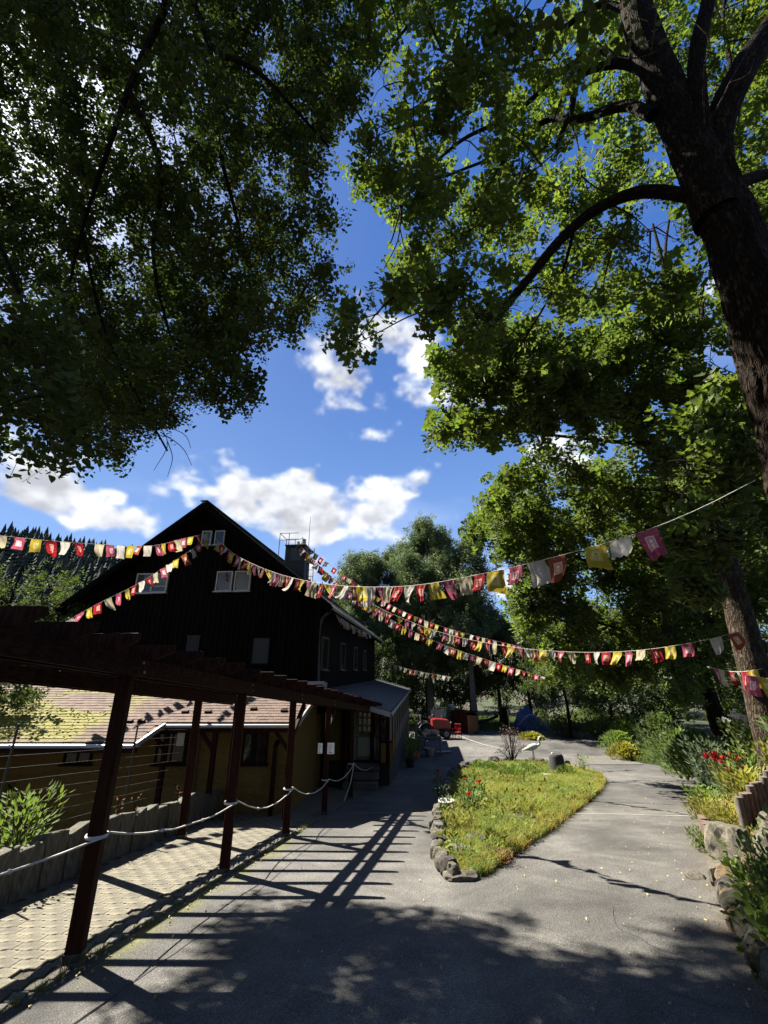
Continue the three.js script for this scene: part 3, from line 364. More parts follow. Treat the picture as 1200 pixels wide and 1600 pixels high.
// ---------------------------------------------------------------- strings of prayer flags
{
  const cols = { white: ['#9f9b90', '#8d8a8e'], red: ['#811a20', '#f0c9a8'], yellow: ['#93842c', '#8c7a2c'], pink: ['#8d4154', '#f4d9cf'], cream: ['#999176', '#7a6c50'], rust: ['#814230', '#f3d3b0'] };
  const mats = {}; let ci = 0;
  for (const [k, [a, b]] of Object.entries(cols)) {
    const cv = document.createElement('canvas'); cv.width = 64; cv.height = 80; const c = cv.getContext('2d'); c.fillStyle = a; c.fillRect(0, 0, 64, 80); c.globalAlpha = .42; c.fillStyle = k === 'white' || k === 'cream' ? '#bdb9b4' : '#f1e6d2'; c.fillRect(17, 20, 30, 38); c.globalAlpha = .8; c.strokeStyle = b; c.lineWidth = 1.6; c.strokeRect(20, 23, 24, 32); c.fillStyle = b; c.beginPath(); c.arc(32, 35, 5.5, 0, 7); c.fill(); c.fillRect(25, 43, 14, 3); c.fillRect(27, 48, 10, 3); c.globalAlpha = .25; for (let i = 0; i < 5; i++) { c.fillRect(4, 8 + i * 15, 9, 1.5); c.fillRect(51, 8 + i * 15, 9, 1.5); }
    const t = new THREE.CanvasTexture(cv); t.colorSpace = THREE.SRGBColorSpace; mats[k] = new THREE.MeshPhysicalMaterial({ map: t, roughness: 1, transmission: .42, thickness: 0, side: THREE.DoubleSide, specularIntensity: .2 });
  }
  const flagG = []; for (let k = 0; k < 14; k++) { const w = k * 1.7, tw = (k % 3 - 1) * .5; flagG.push(sheet(8, 8, (u, v) => { const x = (u - .5) * (1 - .05 * v * (k % 2)), a = tw * v * v, bend = Math.sin(u * (5 + k) + w) * .13 * v + Math.sin(v * 3.4 + w) * .17 * v + Math.sin(u * 11 + v * 7 + w) * .035, fold = k % 4 === 3 ? v * v * Math.max(0, u - .5) * .9 : 0; return [(x * Math.cos(a) * (1 - .12 * v * ((k * 7) % 3) / 2) - fold * .4 + Math.sin(w) * .12 * v * v) * .25, -v * (.31 - fold * .1) - Math.abs(u - .5) * .0, (bend + x * Math.sin(a)) * .25 + fold * .12 + v * v * .03 * (k % 5 - 2), u, 1 - v]; })); }
  const order = ['white', 'red', 'yellow', 'pink', 'cream', 'red', 'yellow', 'pink', 'white', 'rust', 'yellow', 'white', 'pink', 'cream', 'red'];
  const cordM = std(.385, .364, .322, .9); let fc = 0;
  function flags(label, pts, gap, size, o = {}) {
    const t = thing('prayer_flag_string', label, 'flags', [0, 0, 0], 0), c = new THREE.CatmullRomCurve3(pts.map((p) => V(...p)), false, 'centripetal'), L = c.getLength();
    const N = Math.max(12, Math.round(L * 4)); mesh('cord', new THREE.TubeGeometry(c, N, .0042, 4), cordM, t);
    for (let d = o.from ?? gap; d < L - (o.till ?? .1); d += gap * (.86 + .22 * rnd()) * (rnd() < .05 ? 1.7 : 1)) { const u = d / L, p = c.getPointAt(u), tg = c.getTangentAt(u), m = mesh('flag', flagG[rnd() * 14 | 0], mats[o.only ? o.only[fc % o.only.length] : order[fc % 15]], t); fc++; m.position.copy(p); m.rotation.set(R(-.45, .45) + (o.lift || 0), Math.atan2(-tg.z, tg.x) + R(-.22, .22), 0, 'YXZ'); m.rotateZ(Math.asin(clamp(tg.y, -1, 1)) * .8); { const k = size * R(.85, 1.1); m.scale.set(k * R(.88, 1.08), k * R(.88, 1.1), k); }; }
    return t;
  }
  const gap = .32;
  flags('prayer flag string from gable window to the left edge', [[-5.96,6.08,-14.35], [-6.37,5.51,-13.2], [-6.58,4.96,-12], [-7,4.49,-10.2], [-7.44,4.25,-9], [-7.93,4.06,-7.8]], gap, 1);
  flags('prayer flag string sloping steeply from gable window down to the pergola', [[-5.94,5.94,-14.35], [-6.54,4.77,-13.2], [-6.82,3.86,-12], [-7.06,3.12,-10.8], [-7.17,2.37,-9.6], [-7.31,1.93,-9]], gap, .98);
  flags('long prayer flag string from gable window across to the big tree', [[-5.76,5.85,-14.35], [-4.65,5.02,-13.4], [-2.99,4.13,-11.8], [-1.48,3.5,-10], [-0.38,3.16,-8.6], [0.55,2.97,-7.4], [1.35,2.95,-6.5], [2.15,3,-5.7], [3.02,3.13,-4.9], [3.54,3.31,-4.6], [4.15,3.6,-4.45]], .3, 1.06, { till: 1.2 });
  flags('prayer flag string from roof hatch over to the leaning trunk on the right', [[-4.11,7.25,-19.5], [-2.14,5.26,-18], [-0.24,3.85,-16.5], [1.71,2.86,-15], [3.3,2.29,-13], [4.4,2.04,-11.2], [5.16,1.99,-9.2], [5.8,2.12,-8.2], [6.38,2.27,-8]], .29, .9);
  flags('lowest prayer flag string from roof hatch to the trees by the courtyard', [[-4.05,7.25,-19.5], [-1.94,5.09,-18.8], [0,3.73,-18.3], [2.03,2.7,-18], [4.26,1.93,-18], [6.73,1.27,-18.5]], .28, .9);
  flags('thin upper prayer flag string from roof hatch into the far trees', [[-4,7.35,-19.5], [-1.78,5.73,-20], [0.61,4.4,-21], [3.14,3.55,-22], [7.11,2.69,-23]], .3, .88);
  flags('short prayer flag string low behind the house corner', [[-0.23,2.16,-27], [1.49,1.67,-27], [3.9,1.25,-27]], gap, .8, { only: ['cream', 'white', 'cream', 'rust'] });
  flags('row of faded prayer flags hanging along the house eave', [[-1.62, 3.36, -14.7], [-1.2, 3.3, -18.5], [-.75, 3.36, -23]], .34, .85, { only: ['cream', 'rust', 'white'] });
  flags('faded prayer flag string between the trunks on the right', [[7,1.68,-10], [6.68,1.58,-8.8], [6.37,1.63,-7.8]], .34, 1);
  flags('bright pink and yellow prayer flags tied against the pale trunk', [[5.43,1.53,-6.9], [5.4,1.48,-6.4]], .2, .9, { only: ['yellow', 'pink'], from: .06 });
}
// ---------------------------------------------------------------- foliage
const leafMat = (r, g, b, t = .5, o = {}) => new THREE.MeshPhysicalMaterial({ color: new THREE.Color().setRGB(r, g, b), roughness: .9, transmission: t, thickness: 0, side: THREE.DoubleSide, specularIntensity: .35, ...o });
const OUT = {
  maple: [[.06, 0], [.34, -.06], [.3, .14], [.58, .3], [.32, .42], [.26, .66], [0, 1]],
  linden: [[.05, 0], [.34, .08], [.44, .34], [.28, .68], [0, 1]],
  lance: [[.02, 0], [.14, .25], [.16, .5], [.09, .8], [0, 1]],
  broad: [[.03, 0], [.22, .2], [.27, .5], [.16, .82], [0, 1]],
};
function leafGeo(kind, s, fold = .22) { const h = OUT[kind], pos = [0, 0, 0], o = []; for (const p of h) o.push(p); for (let i = h.length - 2; i >= 0; i--) o.push([-h[i][0], h[i][1]]); const P = [[0, .4, 0], ...o.map(([x, y]) => [x, y, -Math.abs(x) * fold * 2 - (y - .3) * (y - .3) * .25])], idx = []; for (let i = 1; i < P.length; i++) idx.push(0, i, i === P.length - 1 ? 1 : i + 1); const g = new THREE.BufferGeometry(); g.setAttribute('position', new THREE.Float32BufferAttribute(P.flatMap((p) => p.map((q) => q * s)), 3)); g.setAttribute('uv', new THREE.Float32BufferAttribute(P.flatMap((p) => [p[0] + .5, p[1]]), 2)); g.setIndex(idx); g.computeVertexNormals(); return g; }
function sprig(kind, leaf, n, len, droop = .5) { const l = []; for (let i = 0; i < n; i++) { const t = (i + .5) / n, a = i * 2.4 + R(-.4, .4), s = leaf * R(.55, 1.3), g = leafGeo(kind, s, R(.1, .35)); g.rotateX(R(.6, 1.5) * droop + .5); g.rotateY(a); g.translate(Math.sin(a) * .04, len * (t - .5), Math.cos(a) * .04); l.push(g); } const stem = rod([0, -len / 2, 0], [0, len / 2, 0], .003, .002, 3); l.push(stem); return join(l); }
rnd = mulberry(101);
const SP = { linden: sprig('linden', .074, 12, .36, .8), maple: sprig('maple', .092, 13, .42, .7), mapleB: sprig('maple', .115, 13, .5, .7), small: sprig('broad', .12, 12, .5, .9), far: sprig('broad', .2, 12, .8, .8), fine: sprig('lance', .16, 14, .8, 1.2), bush: sprig('broad', .075, 10, .25, .7) };
function crown(name, parent, blobs, geo, mat, per, o = {}) {
  const { gap = .36, nf = 1.1, sc = 1, tintv = .3, sq = .85, hue = .12 } = o, ms = [], cs = [], c = new THREE.Color();
  for (const [x, y, z, r] of blobs) for (let i = 0, c0 = per * clamp((r / (o.r0 || r)) ** 2, .32, 1.6); i < c0; i++) {
    const a = rnd() * 6.2832, cy = rnd() * 2 - 1, rr = r * 1.3 * (rnd() * .55 + rnd() * .45), s = Math.sqrt(1 - cy * cy), px = x + Math.cos(a) * s * rr, py = y + cy * rr * sq, pz = z + Math.sin(a) * s * rr;
    if (noise(px * nf + 9, py * nf, pz * nf) < gap) continue;
    M4.compose(V(px, py, pz), Q4.setFromEuler(E4.set(R(-1.1, 1.1), R(0, 6.283), R(-1.1, 1.1))), V(1, 1, 1).multiplyScalar(sc * R(.6, 1.25))); ms.push(M4.clone()); const v = 1 + (rnd() - .5) * tintv * 2, h = (rnd() - .5) * hue * 2; cs.push([v * (1 + h), v, v * (1 - h)]);
  }
  const m = fin(new THREE.InstancedMesh(geo, mat, ms.length)); ms.forEach((q, i) => { m.setMatrixAt(i, q); m.setColorAt(i, c.setRGB(...cs[i].map((v) => clamp(v * .8)))); }); m.name = name; m.userData.kind = 'stuff'; parent.add(m); return m;
}
function twigs(parent, nodes, blobs, mat, r = .014, side = 2) {
  const N = nodes.map((p) => V(...p)), gs = [], left = blobs.map((b) => V(b[0], b[1], b[2])); const dist = left.map((p) => Math.min(...N.map((n) => n.distanceTo(p)))); const ord = left.map((_, i) => i).sort((a, b) => dist[a] - dist[b]);
  for (const i of ord) { const p = left[i]; let best = null, bd = 1e9; for (const n of N) { const d = n.distanceTo(p); if (d < bd) { bd = d; best = n; } } if (bd > .05) { const mid = best.clone().lerp(p, .5); mid.x += R(-.1, .1) * bd; mid.y += R(.0, .16) * bd; mid.z += R(-.1, .1) * bd; gs.push(limb([best, mid, p], r * Math.min(2.2, .7 + bd * .5), r * .4, { seg: 6, rad: 4 })); N.push(mid); } N.push(p);
    for (let k = 0; k < side; k++) { const rr = blobs[i][3], e = p.clone().add(V(R(-1, 1), R(-.6, .8), R(-1, 1)).normalize().multiplyScalar(rr * R(.6, 1))); const md = p.clone().lerp(e, .5).add(V(R(-.06, .06), R(-.02, .08), R(-.06, .06))); gs.push(limb([p, md, e], r * .45, r * .18, { seg: 3, rad: 3 })); } }
  const m = mesh('twigs', join(gs), mat, parent); m.userData.kind = 'stuff'; return m;
}
function along(pts, n) { const c = new THREE.CatmullRomCurve3(pts.map((p) => V(...p))); return c.getSpacedPoints(n).map((p) => p.toArray()); }
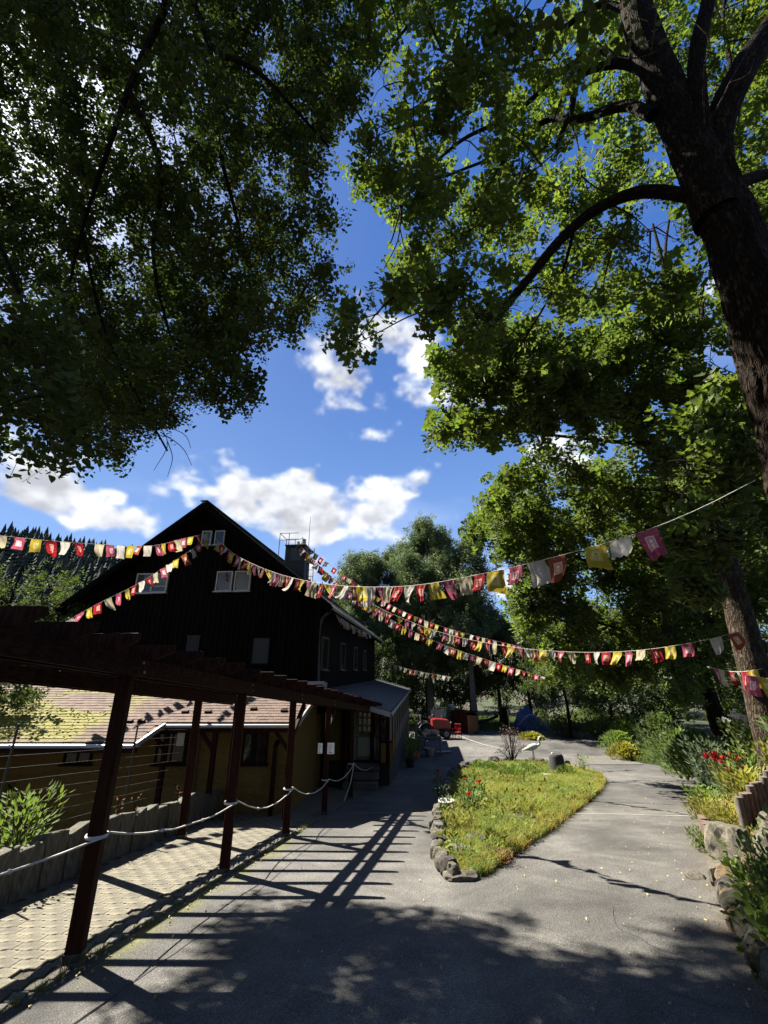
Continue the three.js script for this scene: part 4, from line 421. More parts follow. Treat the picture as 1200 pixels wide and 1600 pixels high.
const B = { left: [[-8.5,17.8,-4.5,.60],[-8.1,16.9,-4.2,.57],[-8.2,18.3,-4.6,.62],[-7.3,16.4,-4,.55],[-7,18.9,-4.8,.64],[-6.1,16.7,-4.2,.57],[-5.7,18.1,-4.6,.62],[-4.5,14.7,-3.6,.49],[-4.9,17.4,-4.3,.58],[-4.5,16.2,-4,.54],[-4.2,18.2,-4.6,.62],[-3.8,16.6,-4.2,.56],[-3.5,18.1,-4.6,.62],[-3,15.9,-3.9,.53],[-1.9,16.4,-4.1,.55],[-1.8,15.7,-3.9,.53],[-.3,16.2,-4,.54],[-.3,15.9,-3.9,.53],[-9.3,15.7,-4.2,.54],[-7.7,13.2,-3.5,.45],[-10.4,18.3,-5,.64],[-9,16.1,-4.3,.56],[-8.4,16,-4.4,.56],[-6.8,13.2,-3.5,.45],[-8.8,17.8,-4.9,.63],[-7.7,15.7,-4.2,.54],[-6.7,15.6,-4.2,.54],[-6.9,15.9,-4.3,.55],[-6.9,18,-4.8,.63],[-5.7,15.2,-4,.52],[-5.7,16,-4.3,.55],[-4.6,13.3,-3.5,.45],[-4.7,15.2,-4.1,.53],[-4.5,14.6,-3.9,.50],[-4.6,17.4,-4.8,.61],[-4,15.2,-4.1,.53],[-3.6,15.9,-4.2,.55],[-3.6,15.9,-4.2,.55],[-2.6,15.4,-4,.53],[-2.6,15.3,-4,.52],[-2.2,15.7,-4.2,.54],[-1.8,13.2,-3.5,.45],[-1.4,15.6,-4.3,.54],[-1.4,15.7,-4.3,.55],[-.7,15.7,-4.3,.55],[-.6,13.1,-3.5,.45],[-9.7,16.2,-4.7,.58],[-8.2,13.9,-4,.49],[-9.2,16.3,-4.9,.59],[-8.1,14.5,-4.3,.52],[-8.9,16.9,-5,.61],[-8.2,15.7,-4.6,.56],[-7.4,15.5,-4.6,.56],[-7,14.6,-4.3,.53],[-6.5,15.1,-4.3,.53],[-5.8,13.7,-3.8,.48],[-5.6,14.9,-4.3,.53],[-5.8,15.6,-4.5,.56],[-5.5,15.5,-4.6,.56],[-5.2,14.9,-4.4,.54],[-5.3,17.6,-5.1,.63],[-4.2,14.1,-4,.49],[-3.9,15.2,-4.5,.55],[-3.4,13.5,-3.9,.48],[-3.5,16.2,-4.7,.58],[-3,14,-4,.49],[-2.2,14.9,-4.2,.53],[-2.3,15.6,-4.5,.56],[-1.8,16.7,-4.9,.60],[-1.7,15.6,-4.5,.56],[-1.3,17.4,-5.1,.63],[-1.1,15.2,-4.3,.54],[-.7,17.3,-5.1,.63],[-.6,15,-4.3,.54],[-9.9,15.3,-4.9,.57],[-9.5,14.7,-4.7,.55],[-10.6,17,-5.4,.64],[-7.6,12.7,-3.9,.46],[-8.2,14.6,-4.5,.54],[-7.1,12.9,-3.9,.47],[-8.1,15.6,-4.8,.58],[-7.8,15.1,-4.7,.56],[-7.3,15.5,-5,.59],[-6.9,14.8,-4.8,.56],[-6.2,15.1,-4.8,.57],[-5.7,14,-4.4,.52],[-5.4,14.8,-4.7,.55],[-5.2,14.3,-4.5,.53],[-5,14.8,-4.8,.55],[-4,12.2,-3.8,.45],[-4.2,15.3,-4.8,.57],[-3.8,14.1,-4.4,.52],[-3.9,16.7,-5.4,.63],[-3,13.1,-4.1,.48],[-3.2,16.9,-5.5,.64],[-2.8,14.7,-4.7,.55],[-2.2,14.4,-4.6,.54],[-2.2,14.5,-4.7,.55],[-1.9,16.8,-5.5,.64],[-1.6,15.1,-4.9,.57],[-.8,16.4,-5.1,.61],[-.6,13.6,-4.2,.50],[-9.9,15.3,-5.2,.59],[-8.9,13.9,-4.6,.53],[-9.3,15.3,-5.3,.60],[-7.3,12.4,-4.2,.47],[-8.9,16.3,-5.6,.63],[-7.3,13.5,-4.5,.51],[-6.8,13.9,-4.6,.53],[-6.2,12.9,-4.2,.48],[-6.4,13.7,-4.7,.53],[-6.1,13.1,-4.5,.50],[-5.5,13.8,-4.7,.53],[-5.3,13.4,-4.5,.51],[-5.3,14.3,-4.9,.55],[-5.3,14.2,-4.9,.55],[-4.9,15.7,-5.5,.62],[-3.7,12.3,-4.2,.47],[-4.3,16.1,-5.5,.62],[-3.6,13.7,-4.5,.52],[-3.1,14.3,-4.9,.55],[-3.2,14.5,-5,.56],[-2.3,13.7,-4.6,.52],[-2.2,13.1,-4.4,.50],[-1.8,15.3,-5.3,.60],[-1.4,12.3,-4.1,.47],[-1,14.9,-5.2,.58],[-1,14.3,-5,.56],[-9.7,14,-5.2,.56],[-9.3,13.4,-4.9,.54],[-8.8,13.4,-5.1,.54],[-9.3,14,-5.3,.57],[-9.8,15.7,-6,.64],[-7.1,11.8,-4.3,.47],[-8.5,15.2,-5.7,.62],[-6.7,12.3,-4.5,.49],[-6.5,13.2,-4.8,.52],[-5.8,12.1,-4.3,.47],[-7,15.2,-5.6,.61],[-5.8,12.8,-4.6,.51],[-5.9,14.4,-5.5,.59],[-4.7,11.6,-4.3,.46],[-4.6,13.6,-5,.54],[-4.2,12.5,-4.5,.49],[-4.4,14.5,-5.4,.59],[-4.2,13.8,-5.1,.55],[-3.5,14.2,-5.3,.58],[-3,12.2,-4.5,.49],[-3.3,15.6,-5.9,.64],[-2.8,13.3,-4.9,.53],[-2.3,15.2,-5.7,.62],[-2,13.7,-5.1,.55],[-1.6,14.2,-5.4,.58],[-1.3,12,-4.5,.48],[-.6,13.2,-5,.53],[-.6,13.1,-5,.53],[-11.1,14.5,-5.9,.62],[-10.1,13.3,-5.4,.56],[-10.6,15,-6.1,.64],[-8.5,12.3,-4.9,.51],[-9.2,13.7,-5.6,.58],[-9,13.4,-5.5,.57],[-7.6,12.7,-5.1,.53],[-7.1,11.9,-4.7,.49],[-7.6,14,-5.6,.59],[-6.8,12.6,-5,.52],[-7.3,14.3,-5.7,.60],[-5.7,11.5,-4.4,.47],[-6.1,14,-5.6,.58],[-4.9,11.5,-4.5,.47],[-5.4,13.5,-5.5,.57],[-4.5,11.4,-4.5,.47],[-4.5,13.5,-5.3,.56],[-4.3,12.8,-5,.53],[-3.8,13.7,-5.4,.57],[-3.1,11.5,-4.4,.47],[-3.4,13.8,-5.5,.58],[-3.1,12.8,-5.1,.53],[-2.7,13.1,-5.4,.56],[-2.3,11.5,-4.7,.48],[-1.8,13.5,-5.6,.58],[-1.6,12.7,-5.2,.53],[-1.2,12.5,-5,.52],[-1.2,12.7,-5.1,.53],[-9.1,11.9,-5.3,.53],[-9.7,12.6,-5.6,.56],[-8.8,12.4,-5.4,.54],[-8.9,12.5,-5.5,.55],[-7.8,11.9,-5.2,.52],[-7.6,11.6,-5.1,.51],[-7.4,12.6,-5.5,.55],[-7.3,12.5,-5.4,.55],[-7.6,13.9,-6.2,.62],[-5.7,10.7,-4.6,.46],[-6,12.1,-5.2,.53],[-6.2,12.4,-5.3,.54],[-5.6,12.9,-5.8,.57],[-4.8,11.3,-5,.49],[-5,12.7,-5.7,.56],[-4.4,11.3,-4.9,.49],[-4.5,13.6,-5.8,.59],[-3.8,11.6,-4.9,.50],[-3.4,12.2,-5.4,.54],[-3.2,11.6,-5.1,.51],[-3.4,14.3,-6.5,.65],[-2.8,12.3,-5.5,.54],[-2.5,14,-6,.61],[-2.3,13,-5.6,.57],[-1.3,12.9,-5.8,.58],[-1.1,11.3,-5,.49],[-.9,14.2,-6.1,.62],[-.7,10.8,-4.5,.46],[-10.3,13.2,-6.4,.62],[-7.7,10.3,-4.8,.46],[-9.5,13,-6.2,.60],[-8.1,11.3,-5.3,.51],[-9,13.2,-6.4,.62],[-6.6,10.1,-4.7,.45],[-7.9,12.9,-6.3,.61],[-7.2,11.9,-5.8,.55],[-6.2,11.6,-5.4,.52],[-6.3,11.8,-5.5,.53],[-6.1,12.2,-5.7,.56],[-5.9,11.9,-5.6,.54],[-6.3,13.6,-6.7,.65],[-4.3,9.9,-4.7,.45],[-4.5,12.3,-5.9,.57],[-4,11.2,-5.3,.51],[-4.4,13.6,-6.7,.65],[-3.9,12.1,-5.9,.56],[-2.9,11.5,-5.4,.52],[-2.6,10.3,-4.8,.46],[-2.5,12.4,-5.9,.57],[-2.4,12,-5.7,.55],[-2.1,13.2,-6.5,.62],[-1.8,11.3,-5.4,.52],[-1.5,13.8,-6.5,.64],[-1.3,12.1,-5.7,.55],[-11,12.8,-6.8,.63],[-9.2,10.9,-5.7,.53],[-9,11.5,-5.9,.55],[-8.8,11.3,-5.8,.54],[-9,12.7,-6.5,.61],[-8.3,11.9,-6,.57],[-7.6,11.4,-5.8,.54],[-6.3,9.7,-4.8,.45],[-6.9,11.8,-6,.56],[-5.9,10.2,-5.1,.48],[-6.4,11.7,-6.1,.57],[-5.1,9.6,-4.9,.45],[-5.9,12.1,-6.5,.60],[-4.9,10.4,-5.4,.50],[-4.7,11.4,-6,.55],[-3.9,9.7,-5,.46],[-4.3,12.1,-6.4,.59],[-3.4,9.7,-4.9,.46],[-4.2,12.8,-6.8,.63],[-3.2,10.2,-5.2,.48],[-3.3,12.9,-6.8,.64],[-2.4,9.8,-5,.46],[-2.2,12,-6,.57],[-2.1,11.5,-5.8,.55],[-1.6,12,-6.3,.59],[-1.4,10.5,-5.4,.50],[-11.4,12.4,-7,.63],[-8.4,9.5,-5.1,.47],[-10.4,12.1,-7,.63],[-8.5,10.1,-5.7,.51],[-8.6,10.9,-6.2,.56],[-7.6,9.8,-5.5,.49],[-8,10.8,-6.2,.55],[-7.6,10.3,-5.9,.53],[-7.7,11.3,-6.4,.58],[-6.9,10.2,-5.7,.51],[-7.2,11.8,-6.7,.60],[-6.6,11,-6.2,.56],[-6.6,12.1,-6.7,.61],[-5.2,9.9,-5.3,.48],[-5.5,11.8,-6.7,.61],[-4.9,10.6,-5.9,.53],[-5,12.2,-7.1,.64],[-3.9,9.9,-5.5,.49],[-4.3,11.4,-6.5,.59],[-4,10.7,-6,.54],[-3.2,11.3,-6.2,.56],[-2.7,10,-5.3,.49],[-2.9,11.7,-6.6,.60],[-2.4,9.9,-5.5,.49],[-2.1,12.1,-7,.63],[-1.6,9.8,-5.5,.49],[-9.7,10.3,-6.2,.55],[-9.3,9.9,-6,.52],[-9.6,10.9,-6.9,.60],[-9.2,10.6,-6.6,.57],[-9.5,11.7,-7.4,.64],[-7.4,9.4,-5.8,.50],[-8,10.9,-6.6,.58],[-7.3,10.1,-6,.53],[-7.2,10.7,-6.7,.58],[-6.4,9.7,-6,.52],[-6.3,10.7,-6.5,.57],[-6.2,10.5,-6.3,.56],[-6.2,11.8,-7.2,.63],[-5.4,10.4,-6.2,.55],[-5.5,11.4,-7,.62],[-5,10.5,-6.4,.56],[-4.3,10.4,-6.3,.55],[-4.4,10.7,-6.5,.57],[-3.6,10.2,-6.3,.54],[-3,8.8,-5.3,.46],[-2.8,11,-6.6,.58],[-2.2,9.1,-5.3,.47],[-2.2,10.2,-6.4,.55],[-2.1,9.8,-6,.52],[-1.3,10.2,-6.2,.54],[-1.2,9.5,-5.7,.50],[-10.1,10.1,-6.6,.57],[-10.1,10.2,-6.7,.57],[-8.8,9.6,-6.2,.53],[-8.5,9.3,-6,.51],[-9.1,10.2,-6.8,.58],[-7.3,8.5,-5.5,.47],[-8,10.1,-6.6,.56],[-6.9,9.1,-5.8,.49],[-7.5,9.9,-6.7,.57],[-6.9,9.2,-6.1,.52],[-6.9,10.5,-6.9,.59],[-5.9,9.2,-5.9,.51],[-6.3,10.2,-6.8,.58],[-5.8,9.4,-6.2,.52],[-5.3,10.2,-6.9,.58],[-4.2,8.4,-5.5,.46],[-4.8,10.7,-7.1,.60],[-3.9,9.1,-5.8,.50],[-4.2,10.8,-7.5,.63],[-3.1,8.3,-5.5,.46],[-3.2,10.5,-6.9,.59],[-2.6,8.9,-5.7,.48],[-2.6,10.5,-7.1,.60],[-2.4,9.7,-6.5,.55],[-2.1,10.7,-7.1,.60],[-1.8,9.4,-6.1,.52],[-11.1,10.3,-7.8,.64],[-8.2,8.1,-5.8,.47],[-10.7,10.7,-7.8,.65],[-8.3,8.7,-6.1,.50],[-9.1,9.9,-7.3,.60],[-7,8,-5.6,.46],[-7.2,8.9,-6.3,.52],[-6.4,8.1,-5.7,.47],[-7.3,9.6,-7.2,.59],[-5.9,8.1,-5.8,.48],[-7.1,10,-7.6,.62],[-5.3,7.9,-5.7,.46],[-6.3,10.1,-7.3,.60],[-5.8,9.5,-6.8,.56],[-5.3,9.9,-7.5,.61],[-4.9,9.3,-6.9,.56],[-4.9,10.3,-7.6,.63],[-4.4,9.4,-6.8,.56],[-3.4,9,-6.3,.52],[-3.3,8.8,-6.2,.51],[-2.9,9.4,-6.8,.56],[-2.6,8.6,-6.1,.50],[-2.5,10.3,-7.4,.61],[-2.2,9.2,-6.5,.54],[-1.3,9.2,-6.6,.55],[-1.1,8.1,-5.7,.47],[-9.4,8.4,-6.6,.53],[-9.6,8.6,-6.8,.54],[-10.5,9.8,-7.8,.63],[-7.7,7.6,-5.7,.46],[-8.3,8.5,-6.7,.54],[-7.2,7.5,-5.8,.46],[-9.5,9.9,-8.1,.65],[-6.7,7.5,-5.7,.45],[-7.9,9.4,-7.4,.59],[-7.5,8.9,-7,.56],[-6.5,8.6,-6.8,.54],[-6.4,8.5,-6.7,.53],[-6,8.9,-7,.56],[-5.6,8.5,-6.6,.53],[-5.4,9,-7.3,.58],[-4.3,7.5,-5.8,.46],[-5,9.9,-7.9,.64],[-4,8.2,-6.4,.51],[-4.5,9.9,-8.1,.65],[-3.6,8.3,-6.5,.52],[-3.5,10,-8,.64],[-2.9,8.5,-6.6,.53],[-2.5,8.2,-6.7,.53],[-2.1,7.2,-5.6,.45],[-1.9,10.1,-8.1,.65],[-1.6,8.6,-6.6,.53],[-5.2,5,-3.9,.30],[-4,4.2,-2.9,.22],[-4.3,4.8,-3.5,.27],[-3.5,4.2,-2.8,.22],[-4.4,5,-3.7,.29],[-3.9,4.9,-3.6,.28],[-3.2,4.3,-3,.23],[-3.5,4.8,-3.7,.28],[-2.8,4.2,-2.9,.22],[-2.9,4.6,-3.2,.25],[-5.9,8.4,-7.6,.58],[-5.2,7.6,-6.7,.52],[-5.7,9.1,-8.1,.63],[-4.6,7.6,-6.6,.51],[-4.5,8.5,-7.7,.59],[-3.9,7.5,-6.7,.51],[-3.7,8.6,-7.9,.61],[-3.2,7.6,-6.8,.52],[-3,8.2,-7.4,.57],[-2.5,7.2,-6.3,.48],[-2.2,9.3,-8.1,.63],[-1.7,7.6,-6.3,.49],[-5.2,4.7,-3.9,.29],[-5.2,4.9,-4.1,.31],[-4.3,4.6,-3.6,.27],[-4.4,4.8,-4,.30],[-3.2,3.9,-2.9,.22],[-3.5,4.5,-3.5,.26],[-3.6,4.8,-3.9,.29],[-5.6,7.6,-7.2,.54],[-4.8,6.7,-6.1,.46],[-5.8,8.3,-8.1,.61],[-5,7.4,-7,.53],[-5.2,8.2,-8.3,.62],[-3.8,6.5,-6.1,.45],[-4,7.9,-7.6,.57],[-3.2,6.7,-6.1,.46],[-3.4,7.7,-7.5,.56],[-2.8,6.7,-6.3,.47],[-4.6,4.2,-3.6,.26],[-3.6,3.7,-2.8,.21],[-4.2,4.2,-3.5,.26],[-3.6,3.8,-3,.22],[-3.9,4.1,-3.5,.26],[-4.1,4.5,-4,.29],[-3.3,4.2,-3.6,.27],[-2.7,3.7,-3,.22],[-6.1,7.2,-8.2,.59],[-5.7,6.8,-7.6,.55],[-5.8,7.7,-8.7,.63],[-5.2,7.1,-7.8,.57],[-3.3,6.7,-7,.51],[-3.2,6.5,-6.7,.50],[-2.6,6.7,-7,.51],[-2.5,6.4,-6.5,.48],[-5.1,4.2,-4.2,.30],[-4.7,4.3,-4.3,.30],[-3.9,4.1,-3.8,.27],[-3,3.5,-2.9,.21],[-3.8,4.2,-4.2,.30],[-3.5,4.3,-4.2,.30],[-6.1,6.7,-7.9,.56],[-5,5.9,-6.5,.47],[-5.2,6.5,-7.6,.54],[-4.9,6.2,-7.1,.51],[-4.8,6.6,-8,.57],[-4,5.8,-6.6,.47],[-4.8,3.8,-4,.28],[-4.9,4,-4.4,.31],[-4.4,4,-4.3,.30],[-3.8,3.9,-4.4,.30],[-3,3.6,-3.7,.26],[-2.4,3.3,-3,.21],[-6,6.2,-8.4,.59],[-5.2,5.6,-7.4,.51],[-2.5,7.4,1,.75],[-4.8,8.7,1.4,.75],[-5.8,9.7,2.4,.75],[1.4,5.8,-1.2,.75],[-7.3,6.4,-.8,.75],[-.8,6.2,2.2,.75],[-.1,10.8,1.8,.75],[-6.8,9.4,0.2,.75],[-6.1,9.8,-2,.75],[-.2,10.3,-1.4,.75],[-7.6,10,-3.6,.75],[-7.7,10.3,-2.9,.75],[-6.3,7.7,1.5,.75],[-7,7.2,-4.4,.75],[-6.3,9.6,0.8,.75],[-2.7,10.4,-4.7,.75],[-6,9,-1.8,.75],[1.3,6.7,3.6,.75],[-1.3,9.2,3.5,.75],[-4.5,7.3,-1.1,.75],[-1.3,10,0.7,.75],[-.7,9.2,2,.75],[-7.7,10.1,-.2,.75],[-5.6,6.2,0.5,.75],[-6.7,7.5,-.1,.75],[-6.8,6.8,-4.3,.75],[-5.3,10.1,-2.8,.75],[-6.2,6.2,0.5,.75],[-1.2,6.5,2.4,.75],[-8.9,6.1,-4.2,.75],[-.7,6,1.6,.75],[-6.8,7.1,-4.1,.75],[-.5,7.5,3.4,.75],[-1.7,8.6,-.8,.75],[-3.1,8.7,3.7,.75],[-6.7,6.5,4,.75],[-1.8,9,-.8,.75],[-8.9,6.7,2.2,.75],[-6.2,8.8,-.6,.75],[-7.2,5.8,-4.4,.75],[-1.5,6.8,-.4,.75],[-2.9,9.7,-3.6,.75],[-4.5,9.7,1,.75],[-4,9,2.1,.75],[-7.6,9.2,1.1,.75],[-4.3,9.3,-3,.75],[-4.9,7.6,1.7,.75],[-5.1,10.3,4,.75],[-8.4,7.3,-.7,.75],[0.4,8.6,-1.1,.75],[1.2,9.5,3.1,.75],[-.5,10.9,1.1,.75],[-.8,8.3,1.1,.75],[0.8,10.7,3.1,.75],[-1.9,8.2,-1.2,.75],[-4.9,10.7,1,.75],[-4.3,7.4,3.7,.75],[-4.7,9.6,-9.2,.55],[-4.6,11.4,-9.6,.55],[-5.4,7.8,-8.2,.55],[-6.6,8.1,-7.6,.55],[-3.4,10.6,-9.2,.55],[-5,12.9,-9.5,.55],[-6.4,12.2,-10.7,.55],[-4.8,9.4,-8.7,.55],[-5.3,7.3,-6.2,.55],[-7.1,8.5,-8.8,.55],[-7.1,8.1,-8,.55],[-5.9,7.1,-8.9,.55],[-4,7.6,-7.8,.55],[-6.4,8.1,-8.9,.55],[-3.6,8.3,-7.4,.55],[-4.6,9.6,-7.5,.55],[-4.1,7,-7,.55],[-6,12.6,-10.2,.55],[-5.6,8.1,-7,.55],[-4.4,5.5,-6,.55],[-6.3,11.6,-8.9,.55],[-5,12.1,-9.7,.55],[-4.5,11.8,-8.6,.55],[-3.7,8.2,-7,.55],[-5.4,7.6,-7,.55],[-3.5,8.8,-7.8,.55],[-7.2,8.3,-7.4,.55],[-4,7.8,-8,.55],[-6.4,6.3,-6,.55],[-5.8,8.4,-8.2,.55],[-6.7,8.1,-9.2,.55],[-5,8.3,-7.3,.55],[-7.1,8.1,-8.5,.55],[-4.6,10.9,-10,.55],[-3.7,6.7,-7.2,.55],[-4.8,10.3,-8.7,.55],[-6.2,8.2,-9.1,.55],[-2.9,8.8,-7.2,.55],[-5.2,12,-8.7,.55],[-4.7,8.4,-8,.55],[-4.5,5.9,-5.6,.55],[-4.4,10.1,-9.6,.55],[-2.8,6.2,-6.7,.55],[-5.8,6.1,-6.8,.55],[-6.1,7.1,-8.4,.55],[-6.6,7.2,-8.5,.55],[-5.3,7.9,-8.9,.55],[-6.2,7,-7,.55],[-5.1,8.4,-8,.55],[-4.2,7.5,-7.6,.55],[-5.6,7.8,-6.6,.55],[-7.2,13.7,-9.3,.55],[-6.3,7.2,-6.5,.55],[-6.3,6.6,-6.5,.55],[-3,10.1,-7.7,.55],[-5.5,9.9,-8.7,.55],[-2.8,8.3,-6.7,.55],[-6.6,7.7,-8.8,.55],[-7,8.6,-8,.55],[-3.8,6.2,-5.7,.55],[-6.7,7.8,-8.2,.55],[-5.7,6.1,-6.6,.55],[-5.7,5.6,-6,.55],[-5.5,6.7,-6.5,.55],[-5.3,6,-7.7,.55],[-6,12.1,-9,.55],[-6.2,8.4,-8.7,.55],[-4.6,6.7,-7.8,.55],[-5.1,6.8,-7.9,.55],[-4,8.1,-7.3,.55]],
